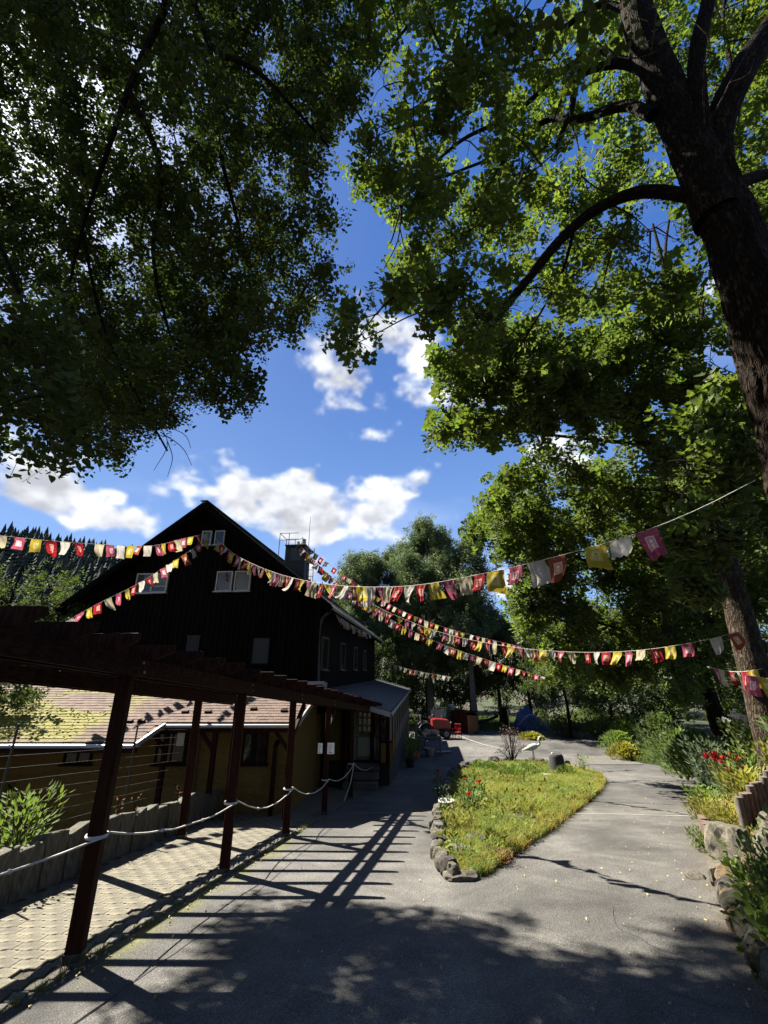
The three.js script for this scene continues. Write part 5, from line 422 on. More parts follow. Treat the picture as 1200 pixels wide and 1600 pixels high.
a: [[0.6,13.4,-3.2,.45],[1.5,16.7,-4.2,.57],[1.5,12.8,-3.1,.43],[6.5,21.1,-5.3,.74],[7,18.4,-4.7,.64],[6.3,15.7,-3.9,.53],[7.5,16.9,-4.3,.58],[8.5,16,-4,.55],[10.8,18.7,-4.8,.66],[-.6,16.3,-4.3,.57],[-.1,13,-3.5,.45],[0.4,16.9,-4.5,.60],[0.9,11.7,-2.9,.39],[1.9,15.1,-4.1,.53],[1.5,10.9,-2.8,.36],[2.5,12.9,-3.4,.44],[3.8,15.5,-4.1,.54],[5.4,18.9,-5.1,.67],[5.7,17.6,-4.6,.62],[7.2,19.6,-5.3,.70],[7,17.3,-4.5,.61],[8,18.3,-4.9,.65],[7.4,15.1,-4.1,.53],[10,19,-5.2,.68],[9.8,17,-4.5,.60],[11,18.2,-4.9,.65],[-.2,13.8,-4,.50],[0,11.8,-3.3,.42],[0.9,16.3,-4.8,.60],[1.3,14.7,-4.3,.54],[1.9,13.7,-3.9,.49],[2.2,10.2,-2.9,.36],[2.6,10.7,-3,.37],[5.9,19.1,-5.5,.70],[6.1,16.8,-4.9,.62],[6.2,15.5,-4.5,.57],[8.7,19.3,-5.5,.71],[6.7,14.3,-4.1,.52],[8.7,16.4,-4.7,.60],[8.5,15.2,-4.4,.56],[12.2,20.1,-5.9,.75],[-.5,12.8,-3.9,.47],[0,15.1,-4.6,.57],[0.4,10.3,-3.1,.37],[1.1,13.3,-4,.49],[1.3,10.5,-3,.37],[2.2,13.9,-4.4,.53],[3.2,15.7,-5,.60],[3.8,14.7,-4.5,.55],[5.2,16.7,-5.2,.64],[6.5,18.2,-5.7,.70],[6.7,17.1,-5.4,.65],[5.8,13.8,-4.3,.52],[8.5,17.5,-5.5,.67],[9.8,18.2,-5.7,.70],[10.1,17.2,-5.5,.66],[10.2,16.7,-5.3,.64],[12.7,19.6,-6.1,.75],[-.4,11.9,-3.8,.45],[0.3,15.3,-5.2,.60],[0.8,13.2,-4.4,.51],[1.1,12.8,-4.2,.49],[1.7,12.5,-4,.47],[1.9,10,-3.2,.37],[3.4,14.2,-4.9,.56],[4,13.6,-4.5,.53],[6.1,17.6,-6,.70],[7.3,18.3,-6.4,.74],[8,18.6,-6.5,.75],[7.4,15.5,-5.4,.62],[7.6,14.6,-5,.58],[7.7,13.7,-4.5,.53],[10.5,17.3,-5.9,.69],[11.1,16.4,-5.7,.66],[-.8,14.2,-5.3,.59],[-.2,15.7,-5.8,.65],[0.8,10.7,-3.9,.42],[1.2,10.1,-3.6,.40],[1.7,10,-3.4,.38],[2.1,10.1,-3.5,.39],[4.2,15.4,-5.6,.63],[4.3,13.5,-5,.55],[5.2,14.2,-5.3,.58],[6.5,15.4,-5.8,.64],[5.8,12.6,-4.6,.51],[8.6,16,-6,.66],[9.3,15.8,-6,.66],[7.5,12.5,-4.6,.51],[8.4,13,-4.8,.53],[-.2,12.2,-4.7,.51],[0.2,14.9,-5.9,.64],[0.8,11.9,-4.6,.50],[1.1,9.7,-3.7,.40],[1.4,9.4,-3.6,.38],[1.9,9.7,-3.7,.39],[2.5,10.2,-3.8,.41],[2.6,9.1,-3.4,.36],[5.6,16,-6.4,.69],[6.5,16.1,-6.4,.69],[7,15.3,-6,.65],[6.2,12.4,-5,.53],[9,15.3,-6.3,.67],[8.5,14.1,-5.6,.60],[9.4,14.1,-5.5,.59],[11.3,15.7,-6.2,.67],[-.7,10.8,-4.6,.47],[-0,8.7,-3.4,.36],[0.4,8.9,-3.5,.36],[1.5,14.7,-6.2,.65],[2.2,14.3,-6.1,.63],[2.5,12.7,-5.5,.57],[3.6,13.7,-5.9,.61],[3.9,12.6,-5.3,.55],[5.2,13.3,-5.6,.59],[7.3,14.6,-6.2,.65],[7.6,13.8,-5.9,.61],[7.4,12.2,-5.3,.54],[8.1,12.3,-5.2,.54],[11.9,16.2,-6.9,.73],[10.9,14.1,-6.1,.63],[0.1,12,-5.6,.56],[0.8,9.6,-4.3,.43],[1,9.7,-4.3,.43],[1.5,8.5,-3.7,.37],[2.5,10.9,-4.9,.49],[4.1,13.7,-6.4,.64],[4.7,13.5,-6.3,.63],[5.7,14.2,-6.5,.66],[7.2,14.8,-7.2,.72],[6.7,13.4,-6.3,.63],[8.1,14.4,-6.9,.69],[8.6,14.2,-6.5,.66],[8.9,13.4,-6.3,.63],[8.6,11.8,-5.5,.54],[10.9,13.5,-6.5,.64],[-.2,9.6,-4.5,.44],[0.7,12.6,-6.2,.60],[1.4,12.4,-6.2,.60],[1.8,12,-5.9,.58],[2.2,10,-4.8,.47],[2.4,8.9,-4.2,.41],[2.4,8,-3.6,.35],[4.3,11.5,-5.6,.55],[5,11.4,-5.8,.56],[6.9,12.4,-6.4,.61],[6.5,10.8,-5.2,.50],[7.1,11,-5.4,.52],[7.7,10.7,-5.4,.52],[10.2,12.9,-6.4,.63],[11.5,13.4,-7,.67],[-.4,12.1,-6.7,.62],[0.1,10,-5.4,.50],[0.1,10.1,-5.5,.51],[0.6,7.9,-4.1,.38],[0.6,8.3,-4.3,.40],[1.2,10.5,-5.8,.53],[2,10.1,-5.5,.51],[2.4,11.8,-6.5,.61],[2,8.4,-4.4,.41],[2.3,9.4,-5.1,.47],[3.9,12,-6.7,.62],[3.7,10.3,-5.5,.52],[5.8,13.3,-7.6,.71],[4.6,11,-6.1,.57],[5.9,12.2,-6.8,.63],[6.4,11.7,-6.4,.60],[6.7,11,-6.1,.56],[7.9,12.6,-7.2,.66],[8.5,12.6,-6.9,.65],[8,11,-5.9,.55],[10.6,14.2,-7.9,.74],[9,11.2,-6.3,.58],[8.2,10.4,-5.7,.53],[10.4,12.5,-6.8,.63],[0.3,11.1,-6.5,.59],[0.2,7.8,-4.3,.39],[1,10.1,-5.9,.53],[2.1,11.2,-6.9,.62],[2.1,11.3,-6.9,.62],[2,9.1,-5.3,.48],[1.6,7.7,-4.3,.39],[3.5,11.8,-6.9,.63],[3.3,11.4,-6.5,.60],[4.2,11.6,-7,.63],[3.5,9.9,-5.8,.52],[4.8,11.4,-7,.63],[4.5,9.8,-5.5,.51],[5,9.8,-5.6,.51],[6.2,10.4,-6,.54],[8.2,13.2,-7.9,.72],[9.5,13.4,-8.2,.74],[6.7,9.9,-5.8,.52],[9.6,13,-7.7,.70],[8.2,11.3,-6.5,.60],[9.4,11.5,-6.9,.62],[10.9,13.1,-8.1,.73],[11.3,12.9,-7.8,.71],[10.7,12.2,-7.3,.67],[12.3,13.3,-7.9,.72],[12.3,13.3,-7.9,.72],[0.6,7.5,-4.5,.40],[1.1,7.8,-4.8,.42],[2.2,9.6,-5.9,.52],[2.7,9.8,-6.3,.55],[3.5,10.9,-6.8,.60],[3.5,8.7,-5.5,.48],[4.5,10.7,-7.1,.62],[5.1,10.5,-6.8,.60],[4,8.6,-5.4,.47],[4,7.8,-4.7,.41],[4.1,7.9,-4.7,.42],[4.4,7.8,-4.8,.41],[5.7,9.6,-6.1,.53],[6.6,9.7,-6.2,.54],[6.3,9.3,-5.9,.51],[5.6,8.3,-4.9,.44],[5.4,8.1,-4.8,.42],[6,8,-4.8,.42],[7.2,9.2,-5.8,.51],[8.3,9.8,-6.1,.54],[9.7,10.4,-6.7,.58],[8.3,9.2,-5.7,.50],[0.7,10.8,-7.8,.66],[0.6,10,-7.1,.60],[0.8,8.3,-5.6,.47],[1.1,6.6,-4.3,.36],[2.2,8.5,-5.8,.49],[3,9.4,-6.6,.56],[3.8,9.3,-6.2,.54],[4.9,10.2,-6.9,.59],[3.7,8,-5.2,.45],[4.6,8.7,-5.8,.50],[5,8.6,-5.8,.50],[6.6,9.8,-6.6,.57],[6.4,9.6,-6.5,.55],[6.5,8.9,-6,.51],[6.6,8.6,-5.8,.49],[6.8,8,-5.4,.46],[7,7.7,-5.2,.44],[7.1,7.8,-5.2,.44],[0.3,7.7,-5.8,.47],[0.2,6.5,-4.6,.38],[0.6,6.3,-4.4,.36],[1,9.7,-7.7,.63],[1,7.1,-5.1,.42],[0.9,6.4,-4.5,.37],[1.9,8.1,-5.9,.49],[1.7,6.5,-4.4,.36],[3.1,8.1,-5.9,.49],[3.3,8.4,-6.1,.51],[5.1,9.3,-7.1,.59],[4.8,8.9,-6.8,.56],[4,7.2,-5.1,.42],[5.7,8.6,-6.5,.54],[4.6,7.2,-5.2,.43],[-.5,6.8,-5.5,.44],[-.1,7,-5.5,.45],[1,7.7,-6.1,.49],[0.7,6,-4.5,.36],[1.9,8.3,-7,.56],[1.3,6.3,-4.8,.39],[1.7,6.4,-4.8,.39],[3.1,8.6,-6.9,.56],[3,7.3,-5.6,.45],[2.6,6.4,-4.7,.38],[4.2,8.1,-6.4,.52],[3.9,7.7,-6,.49],[-.6,8.1,-7.4,.58],[-.4,5.5,-4.5,.35],[1.3,5.7,-4.6,.36],[1.4,6.1,-5,.40],[2.6,7.4,-6.5,.51],[2.8,7.8,-7,.55],[4.3,10.7,2.6,.80],[5.6,8.6,2.1,.80],[1.8,11.8,2,.80],[6.2,8.4,-4.6,.80],[8.6,10.3,0.7,.80],[4.8,10.8,0.5,.80],[6.4,9.8,1.5,.80],[4,7.2,2.3,.80],[1.5,8.3,3.3,.80],[9.1,9,-.8,.80]],
b: [[8,12.2,-9.5,.79],[7.3,11.2,-8.6,.72],[7.1,10.5,-7.8,.66],[7.1,10.5,-7.9,.66],[9.3,11,-8.4,.70],[10.2,11.8,-9.1,.76],[9.8,10.4,-7.9,.66],[9.1,9.8,-7.3,.61],[11.7,11.5,-8.8,.74],[12.2,11.9,-9.2,.77],[5,9.7,-7.9,.64],[6.1,11.3,-9.4,.77],[6.3,9.9,-8.1,.66],[6.1,9.6,-7.8,.64],[7.7,10.4,-8.9,.72],[8.2,11,-9.4,.76],[7.5,9.7,-7.9,.64],[7.8,9.9,-8.2,.67],[10.2,11.2,-9.7,.78],[9.5,10.5,-9,.73],[9.4,9.9,-8.4,.68],[10.9,11.3,-9.9,.79],[11.1,10.4,-8.9,.72],[9.6,9.2,-7.7,.62],[13.1,11.4,-10,.81],[12.4,10.9,-9.5,.76],[2.8,8.9,-8.4,.66],[2.8,8.9,-8.5,.66],[3.5,9.2,-8.8,.69],[4.1,10.6,-10.3,.81],[4.7,10.2,-9.9,.77],[3.9,8.7,-8.2,.64],[6.2,10.3,-10.1,.79],[6.2,10.3,-10.1,.79],[5.6,8.8,-8.4,.65],[5.8,9,-8.6,.67],[6.4,9,-8.1,.64],[7.6,10.2,-9.5,.75],[6.9,8.7,-8.1,.63],[8.7,10.5,-10.1,.79],[8.1,9.2,-8.5,.67],[8.5,9.6,-9,.70],[9,9.2,-8.6,.67],[10.2,10.3,-9.8,.77],[11.6,10.7,-10.4,.81],[9.7,9.2,-8.7,.68],[12.1,10.6,-9.9,.78],[12.6,11,-10.3,.81],[2,10,-10.6,.81],[1.6,8.2,-8.3,.64],[3,10.2,-10.5,.81],[2.7,9.5,-9.6,.74],[2.8,8,-8.1,.62],[3,8.3,-8.6,.65],[4.1,8.7,-9,.69],[3.6,7.8,-7.8,.60],[5,9.4,-9.8,.75],[4.3,8.3,-8.4,.64],[5.5,8.6,-8.8,.67],[5.2,8.2,-8.3,.63],[7.1,9.4,-9.7,.74],[6.7,8.9,-9.1,.70],[7.8,9.4,-9.8,.75],[6.9,8.5,-8.7,.67],[8.3,9,-9.1,.70],[9.2,9.8,-10,.77],[8.9,8.6,-9.1,.69],[9.3,8.9,-9.5,.72],[9.9,8.9,-9.5,.72],[8.7,8,-8.3,.63],[10.5,8.9,-9.2,.70],[10.6,9,-9.2,.71],[12.1,9.3,-9.5,.73],[11.5,9,-9.1,.70],[1.9,8.2,-9.1,.68],[2.1,8.9,-10.1,.76],[3.1,9.3,-10.8,.81],[2.6,8,-8.9,.67],[3.2,7.5,-8.2,.61],[3.7,8.5,-9.6,.72],[4.6,8.1,-9.2,.69],[5.4,9.2,-10.7,.80],[5.6,8.9,-10.2,.76],[5.8,9.1,-10.5,.79],[5.6,7.4,-8.6,.64],[6.9,8.8,-10.6,.78],[6,7.5,-8,.60],[7.1,8.5,-9.4,.71],[6.7,7.3,-8.1,.61],[7.2,7.8,-8.7,.65],[7.3,7.2,-8.2,.61],[9.1,8.5,-10.2,.76],[10.9,9.1,-10.8,.80],[9,7.8,-8.9,.66],[10.4,8.6,-9.6,.72],[8.8,7.5,-8.1,.61],[1.6,7.3,-9.4,.68],[1.8,8,-10.6,.77],[2.2,7.1,-9.1,.66],[2.1,6.7,-8.5,.61],[2.8,6.9,-8.6,.62],[3.6,8.5,-11.1,.81],[3.7,7.4,-9.2,.67],[3.7,7.3,-9,.66],[4.6,7.2,-9,.65],[4.7,7.4,-9.3,.68],[6.3,8.1,-10.2,.74],[5.1,6.9,-8.3,.60],[6,6.8,-8.7,.63],[7.1,7.8,-10.4,.75],[8.2,7.5,-9.4,.69],[9.1,8.2,-10.5,.77],[9.3,7.9,-10.1,.73],[8.9,7.6,-9.6,.70],[10.6,7.9,-10.3,.75],[10.9,8.1,-10.6,.77],[9.5,6.9,-8.4,.62],[12,8.3,-10.7,.78],[13,8.2,-10.8,.78],[12.4,8,-10.4,.75],[4.2,6.5,-9.6,.68],[4.6,7.1,-10.7,.75],[5.1,7,-9.8,.70],[4.7,6.5,-9,.64],[6,6.8,-9.5,.68],[5.7,6.6,-9,.64],[6.1,6,-8.6,.61],[6.1,6.1,-8.7,.61],[7.7,6.9,-9.6,.68],[7.9,7,-9.8,.70],[8.4,6.7,-10.1,.71],[7.5,6.2,-9,.63],[9.7,6.9,-10.3,.72],[10.8,7.5,-11.4,.80],[9.6,6.6,-9.3,.66],[10.5,7.1,-10.1,.72],[12.7,7.8,-11.4,.81],[10.2,6.5,-9.1,.65],[5.1,6.3,-10.1,.70],[4.4,5.6,-8.7,.60],[5.7,6.2,-10.2,.70],[6.5,6.8,-11.6,.80],[7.2,7,-11.4,.79],[6.1,6.2,-9.7,.68],[8.1,6.5,-11.4,.78],[8.5,6.8,-11.9,.82],[9,6.6,-11,.76],[7.7,5.9,-9.4,.65],[9.3,6.3,-10.5,.72],[8.8,6.1,-9.9,.68],[8.4,5.5,-8.9,.61],[11,6.7,-11.7,.80],[12,6.8,-11.6,.80],[10.7,6.2,-10.3,.71],[5.7,5.9,-5.9,.30],[4.5,5.4,-5.9,.30],[5,5.4,-6,.30],[5.4,5.6,-6.1,.30],[6.3,5.8,-6.5,.30],[4.4,5.1,-6.3,.30],[5,5.4,-6.5,.30],[5.4,5.4,-6.5,.30],[5.9,5.3,-6.4,.30],[4.5,4.8,-6.5,.30],[5,4.7,-6.2,.30],[5.1,4.7,-6,.30],[5.7,4.7,-6,.30],[4.5,4.3,-6.2,.30],[5.1,4.3,-6.4,.30],[5.5,4.2,-6.3,.30],[4.7,3.9,-6.2,.30],[5.9,4.2,-7,.30],[4.8,3.6,-6.9,.30],[5,3.6,-6.6,.30],[5.5,3.5,-6.5,.30],[5.6,3.4,-7.2,.30],[5,2.9,-7.3,.30],[5.3,2.8,-7.2,.30]],
d: [[13.9,8.7,-14.6,.87],[11.1,7.2,-11.5,.69],[15.9,8.8,-14.3,.86],[14.5,8.2,-13.1,.79],[3.9,6.9,-11.9,.70],[5.1,8.5,-15.5,.92],[4.6,7,-11.8,.70],[5.7,8.3,-14.8,.88],[5.3,7,-12,.71],[6.2,7.9,-14.1,.84],[8,8.4,-15.2,.90],[6.8,7.3,-12.8,.76],[7.5,7,-12.6,.74],[8.1,7.4,-13.8,.81],[8.3,7.3,-13.1,.77],[8.4,7.3,-13.2,.78],[8.7,6.8,-12.3,.72],[9.6,7.4,-13.5,.79],[9.8,7.2,-12.6,.74],[10.9,7.8,-14.1,.83],[11.1,7.3,-13.1,.77],[12.8,8.2,-15.1,.89],[14.2,8.2,-15.4,.91],[11.3,6.9,-12.2,.72],[12.2,6.9,-12.4,.73],[13.2,7.4,-13.4,.79],[16,8.2,-15.2,.90],[13.3,7.1,-12.7,.75],[14.6,7.5,-13,.77],[15,7.7,-13.3,.79],[4.4,7.5,-15.5,.90],[3.3,6.1,-11.9,.69],[4.9,6.6,-13.8,.79],[4.5,6.3,-12.8,.73],[5.7,7,-14.8,.85],[5.9,7.2,-15.3,.88],[6.2,6.1,-12,.69],[6.7,6.4,-12.9,.75],[8.8,7,-14.4,.83],[7.3,6.1,-12,.69],[9.7,6.8,-14.5,.83],[8.8,6.3,-13.1,.76],[9.5,6.5,-12.9,.74],[10.2,6.9,-13.9,.81],[10.6,6.3,-13,.75],[12.7,7.3,-15.7,.90],[10.7,6.1,-12.1,.70],[13.5,7.3,-15.4,.89],[11.5,6.2,-12.5,.72],[12.9,6.8,-14,.81],[12.3,6.2,-12.4,.72],[11.7,6,-11.9,.69],[13.2,6.4,-12.2,.71],[16,7.4,-14.8,.86],[3.8,6.7,-16.1,.91],[3.9,6.7,-16.2,.92],[4.1,6.2,-14.4,.82],[3.8,5.8,-13,.74],[4.8,5.8,-13.3,.75],[5.5,6.5,-15.4,.87],[6.5,6.2,-14.8,.83],[5.3,5.4,-12.2,.69],[6.2,5.7,-12.6,.72],[6.7,6,-13.6,.77],[8.8,6.7,-15.9,.90],[9,6.7,-16.1,.91],[9.3,6.4,-15.2,.86],[8.8,6.1,-14.5,.82],[8.8,5.4,-12.8,.72],[10.2,6.1,-15,.84],[10.3,5.6,-13.5,.76],[12.1,6.3,-15.9,.90],[11.4,5.9,-14.4,.81],[12.6,6.4,-15.9,.90],[13.6,6.5,-15.1,.86],[13.3,6.5,-14.8,.84],[12.1,5.6,-12.9,.73],[11.3,5.3,-12,.68],[15.8,6.5,-15.7,.89],[14.1,6,-14,.79],[4.4,5.4,-14.4,.80],[4.5,5.4,-14.6,.81],[4.7,4.9,-12.7,.71],[5.6,5.5,-15.1,.84],[6.5,5.2,-14.1,.78],[7.1,5.5,-15.3,.85],[7.6,5.5,-14.5,.81],[7.4,5.4,-14.2,.79],[9.7,5.6,-16.4,.91],[7.6,4.8,-12.9,.71],[8.2,5.1,-12.7,.71],[9.3,5.6,-14.5,.81],[8.6,4.7,-12.6,.69],[11.3,5.6,-16.5,.91],[11.8,5.6,-15.5,.86],[10.4,5.1,-13.7,.76],[13.3,5.6,-16,.89],[11.8,5.2,-14.2,.79],[13.5,5.5,-15.1,.84],[13.1,5.4,-14.6,.81],[14.1,5.4,-14.5,.81],[14.1,5.4,-14.6,.81],[15.5,5.4,-15.2,.84],[15.2,5.3,-14.9,.82],[5.2,4.7,-14.3,.79],[4.7,4.4,-12.8,.70],[5.7,4.5,-14.3,.78],[5.6,4.5,-14.1,.77],[7.3,4.5,-14.9,.81],[6.8,4.2,-13.9,.75],[8.3,4.8,-15.7,.86],[8,4.7,-15.2,.83],[9,4.6,-14.6,.80],[9.4,4.8,-15.2,.83],[8.8,4.2,-13.4,.73],[8.6,4.2,-13,.71],[11.6,4.9,-16.1,.88],[11.8,5,-16.5,.90],[12.5,4.9,-16.1,.88],[11.3,4.6,-14.6,.80],[13.3,4.6,-15.4,.84],[11.8,4.3,-13.8,.75],[13.5,4.4,-15.1,.82],[11.2,4,-12.5,.68],[15.6,4.7,-16.2,.88],[13,4.1,-13.5,.73],[4.7,3.8,-14.6,.78],[4.7,3.8,-14.5,.78],[5.5,3.6,-14.7,.78],[5.6,3.6,-14.8,.79],[7.2,3.8,-16.5,.88],[6.6,3.7,-15.2,.81],[6.9,3.5,-14.3,.76],[8,3.8,-16.7,.89],[7.9,3.5,-14.5,.77],[8.4,3.6,-15.4,.82],[8.3,3.7,-13.9,.75],[8.9,3.9,-14.8,.79],[11.4,4,-16.5,.88],[11.4,4,-16.6,.89],[12.1,3.9,-16.6,.89],[10.1,3.5,-13.9,.74],[12.1,4,-15.4,.83],[11.8,3.9,-15,.81],[11.5,3.6,-13.7,.73],[14,4,-16.6,.89],[5.2,3.4,-16.1,.85],[4.7,3.2,-14.4,.76],[6.5,3,-16.9,.88],[6.8,3.1,-17.6,.92],[6.5,3,-14.3,.75],[6.4,3,-14.3,.75],[7.4,3.1,-14.6,.77],[8.7,3.4,-17.1,.90],[7.4,3,-13,.69],[8,3.2,-14.1,.75],[8.6,3,-13.5,.71],[10,3.2,-15.6,.82],[9.5,2.8,-13.7,.72],[11.8,3,-17.1,.90],[12.8,3.5,-16.8,.89],[12.4,3.4,-16.2,.86],[5.6,2.2,-15.5,.80],[6.4,2.2,-17.7,.91],[6.7,2.6,-16.2,.84],[6.7,2.6,-16.1,.84],[6.8,2.2,-13.8,.71],[7.5,2.3,-15.2,.78],[9.2,2.7,-16.8,.87],[8.1,2.5,-14.6,.76],[8.6,2.5,-14.1,.73],[9.3,2.5,-15.4,.80],[11.1,2.6,-17.3,.90],[10.6,2.6,-16.4,.85],[11.7,2.2,-16,.83],[10.4,2.1,-14.3,.74],[6.6,1.7,-16.9,.86],[6.6,1.7,-16.9,.86],[6.2,1.6,-13.5,.69],[7.4,1.6,-16.3,.83],[8.8,1.4,-17.9,.91],[7.8,1.4,-15.9,.80],[8.4,1.8,-15.1,.77],[8.7,1.8,-15.7,.80],[8.9,1.8,-14.2,.72],[9.1,1.8,-14.5,.74],[11.4,1.5,-17.2,.87],[10.8,1.5,-16.3,.83],[8.8,1,-13.9,.70],[10.5,0.9,-16.5,.83]] };
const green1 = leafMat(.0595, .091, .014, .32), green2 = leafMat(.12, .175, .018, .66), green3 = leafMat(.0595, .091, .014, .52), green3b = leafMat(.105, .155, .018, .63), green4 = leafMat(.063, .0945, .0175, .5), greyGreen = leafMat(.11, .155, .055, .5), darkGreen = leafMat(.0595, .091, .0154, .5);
// left linden: trunk beyond the frame, crown overhead
{
  const t = thing('linden_tree', 'dark leafy tree overhanging the upper left, its trunk out of view', 'tree');
  const tr = [[-6.8, -1.2, 2.0], [-6.6, 1.5, 1.8], [-6.2, 4, 1.4], [-5.4, 6.6, .8]]; mesh('trunk', limb(tr, .42, .28, { seg: 30, rad: 16, amp: .08, ridge: .08, flare: .3 }), M.bark, t);
  const Ls = [[[-5.5, 6.4, .8], [-4.2, 9, -.8], [-3.69,13.23,-3.85], [-4.35,10.88,-4.49], [-4.79,9.66,-4.94], [-5.14,8.63,-5.31], [-5.26,7.73,-5.53]], [[-3.69,13.23,-3.85], [-3.02,11.76,-4.38], [-2.98,10.52,-5.05], [-2.71,9.43,-5.66], [-2.57,8.54,-6.41]], [[-4.35,10.88,-4.49], [-4.01,10.09,-5.21], [-4.24,8.76,-5.9], [-4.14,7.73,-6.71], [-3.79,6.8,-7.26]], [[-2.94,11.5,-4.27], [-2.21,11.32,-4.44], [-1.56,10.82,-4.73], [-1,10.64,-5.22]], [[-6, 5, 1], [-5.2, 6, -1.6], [-5.65,7.55,-4.22], [-4.69,6.15,-4.3], [-4.13,4.82,-4.36]], [[-5.14,8.63,-5.31], [-4.86,7.14,-6.07], [-4.36,6.15,-6.54], [-3.88,5.3,-6.95]], [[-5.4, 6.6, .8], [-3.5, 8, 0], [-1.5, 9, .5], [.5, 9.2, 1]], [[-6, 5, 1.2], [-6, 7, 2], [-5, 8, 3]]];
  const nodes = []; Ls.forEach((p, i) => { mesh('branch', limb(p, [.16, .075, .06, .05, .06, .03, .14, .12][i], .018, { seg: 26, rad: 8, amp: .1 }), M.bark, t); nodes.push(...along(p, 10)); });
  for (const [a, b, c] of [[[-4.25,5.94,-6.61], [-3.85,5.43,-6.85], [-4.1,4.95,-7.03]], [[-3.96,5.57,-6.75], [-3.59,5.33,-6.89], [-3.44,5.05,-7.04]], [[-3.83,5.41,-6.81], [-3.79,5.19,-6.99], [-3.88,4.87,-7.11]], [[-4.08,5.73,-6.69], [-3.51,5.51,-6.77], [-3.42,5.3,-6.85]]]) mesh('bare_twig', limb([a, b, c], .01, .004, { seg: 8, rad: 4 }), M.twig, t);
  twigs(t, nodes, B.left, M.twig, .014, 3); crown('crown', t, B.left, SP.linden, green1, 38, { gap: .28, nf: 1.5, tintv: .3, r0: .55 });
}
// big tree on the right
{
  const t = thing('maple_tree', 'massive dark furrowed trunk leaning along the right edge with spreading boughs', 'tree');
  const tr = [[5.35, .2, -5.2], [5.2, 1.0, -5.1], [4.99,2.59,-4.8], [4.74,4.67,-4.4], [4.53,6.25,-4.1], [4.41,7.91,-3.95]]; mesh('trunk', limb(tr, .41, .27, { seg: 240, rad: 84, amp: .07, ridge: .17, flare: .35 }), M.bark, t);
  const boughs = [
    [[[4.34,7.13,-4], [4.23,8.22,-3.9], [4.04,9.61,-3.8], [3.91,10.86,-3.7], [4.07,12.7,-3.6], [4.31,16.31,-3.3]], .27, .16, 16],
    [[[4.4,7.25,-4], [4.52,8.45,-3.8], [4.84,9.19,-3.6], [5.5,10.19,-3.5], [6.72,11.88,-3.4]], .22, .13, 14],
    [[[4.44,7.79,-3.95], [4.26,8.54,-3.7], [4.37,9.72,-3.5], [4.7,10.85,-3.3], [4.84,12.59,-3]], .13, .07, 12],
    [[[4.25,7.49,-4], [3.68,8.06,-4.3], [3.18,8.12,-4.6], [2.68,7.75,-4.8], [2.2,7.16,-4.9], [1.6,6.4,-5]], .09, .06, 14],
    [[[3.79,8.96,-3.85], [3.65,9.67,-4.1], [3.26,10.12,-4.5], [2.85,10.79,-4.9], [2.34,10.52,-5.2], [1.64,9.51,-5.6]], .085, .02, 12],
    [[[3.98,9.76,-3.8], [3.66,10.53,-4], [3.16,10.66,-4.2], [2.98,9.99,-4.3], [2.66,9.22,-4.4]], .075, .035, 10],
    [[[3.66,10.53,-4], [3.59,11.34,-4.2], [3.13,11.45,-4.5], [2.35,11.16,-5], [1.5,11.32,-5.5], [0.51,10.62,-6], [0.13,9.46,-6.2]], .06, .012, 10],
    [[[3.88,11.22,-3.7], [3.59,12.2,-4], [2.9,11.96,-4.3], [2.03,12.11,-4.8], [0.77,12.3,-5.4], [-0.13,12.26,-5.8]], .06, .01, 10],
    [[[2.34,10.52,-5.2], [1.35,10.55,-5.6], [0.51,10.62,-6], [0.25,9.46,-6.2], [0,8.91,-6.3]], .03, .008, 8],
    [[[1.6,6.4,-5], [1.27,7.25,-5.6], [0.58,7.7,-6.2], [-0.12,7.63,-6.6], [-0.75,7.51,-6.9]], .022, .008, 8],
    [[[4.07,12.7,-3.6], [3.14,12.49,-3.6], [2.01,12.81,-4], [0.61,13.33,-4.6], [-0.26,12.77,-5.2]], .08, .012, 9],
    [[[4.53,7.61,-4], [5.2,8.18,-4.2], [6.36,9.03,-4.6]], .1, .06, 10],
    [[[4.23,8.22,-3.9], [5.85,11.05,-4.4], [6.85,14.08,-4.8], [8.15,17.31,-5]], .05, .02, 8],
    [[[2.92,8.03,-4.7], [2.97,7.86,-5.4], [2.83,7.65,-6], [2.3,6.87,-6.4]], .03, .01, 8],
  ]; const nodes = [];
  boughs.forEach(([p, a, b, rad]) => { mesh('branch', limb(p, a, b, { seg: 40, rad: rad + 4, amp: .08, ridge: a > .1 ? .07 : 0 }), M.bark, t); nodes.push(...along(p, 12).slice(4)); });
  for (const p of [[[4.15,8.22,-3.6], [4.18,8.23,-3.4], [4.51,8.83,-3.3], [5.03,9.61,-3.2]], [[4.17,8.29,-3.6], [4.1,8.83,-3.3], [4.22,9.31,-3.2], [3.97,9.51,-3.1]], [[3.29,9.87,-3.6], [3.54,9.56,-3.5], [3.73,9.51,-3.4]], [[4.35,8.55,-3.3], [4.45,8.47,-3.2], [4.69,8.88,-3.2]]]) mesh('bare_twig', limb(p, .014, .006, { seg: 10, rad: 5, amp: .2 }), M.barkGrey, t);
  twigs(t, nodes, B.a, M.twig, .014, 3); crown('crown', t, B.a, SP.maple, green2, 25, { gap: .38, nf: 1.0, tintv: .35, r0: .5 });
}
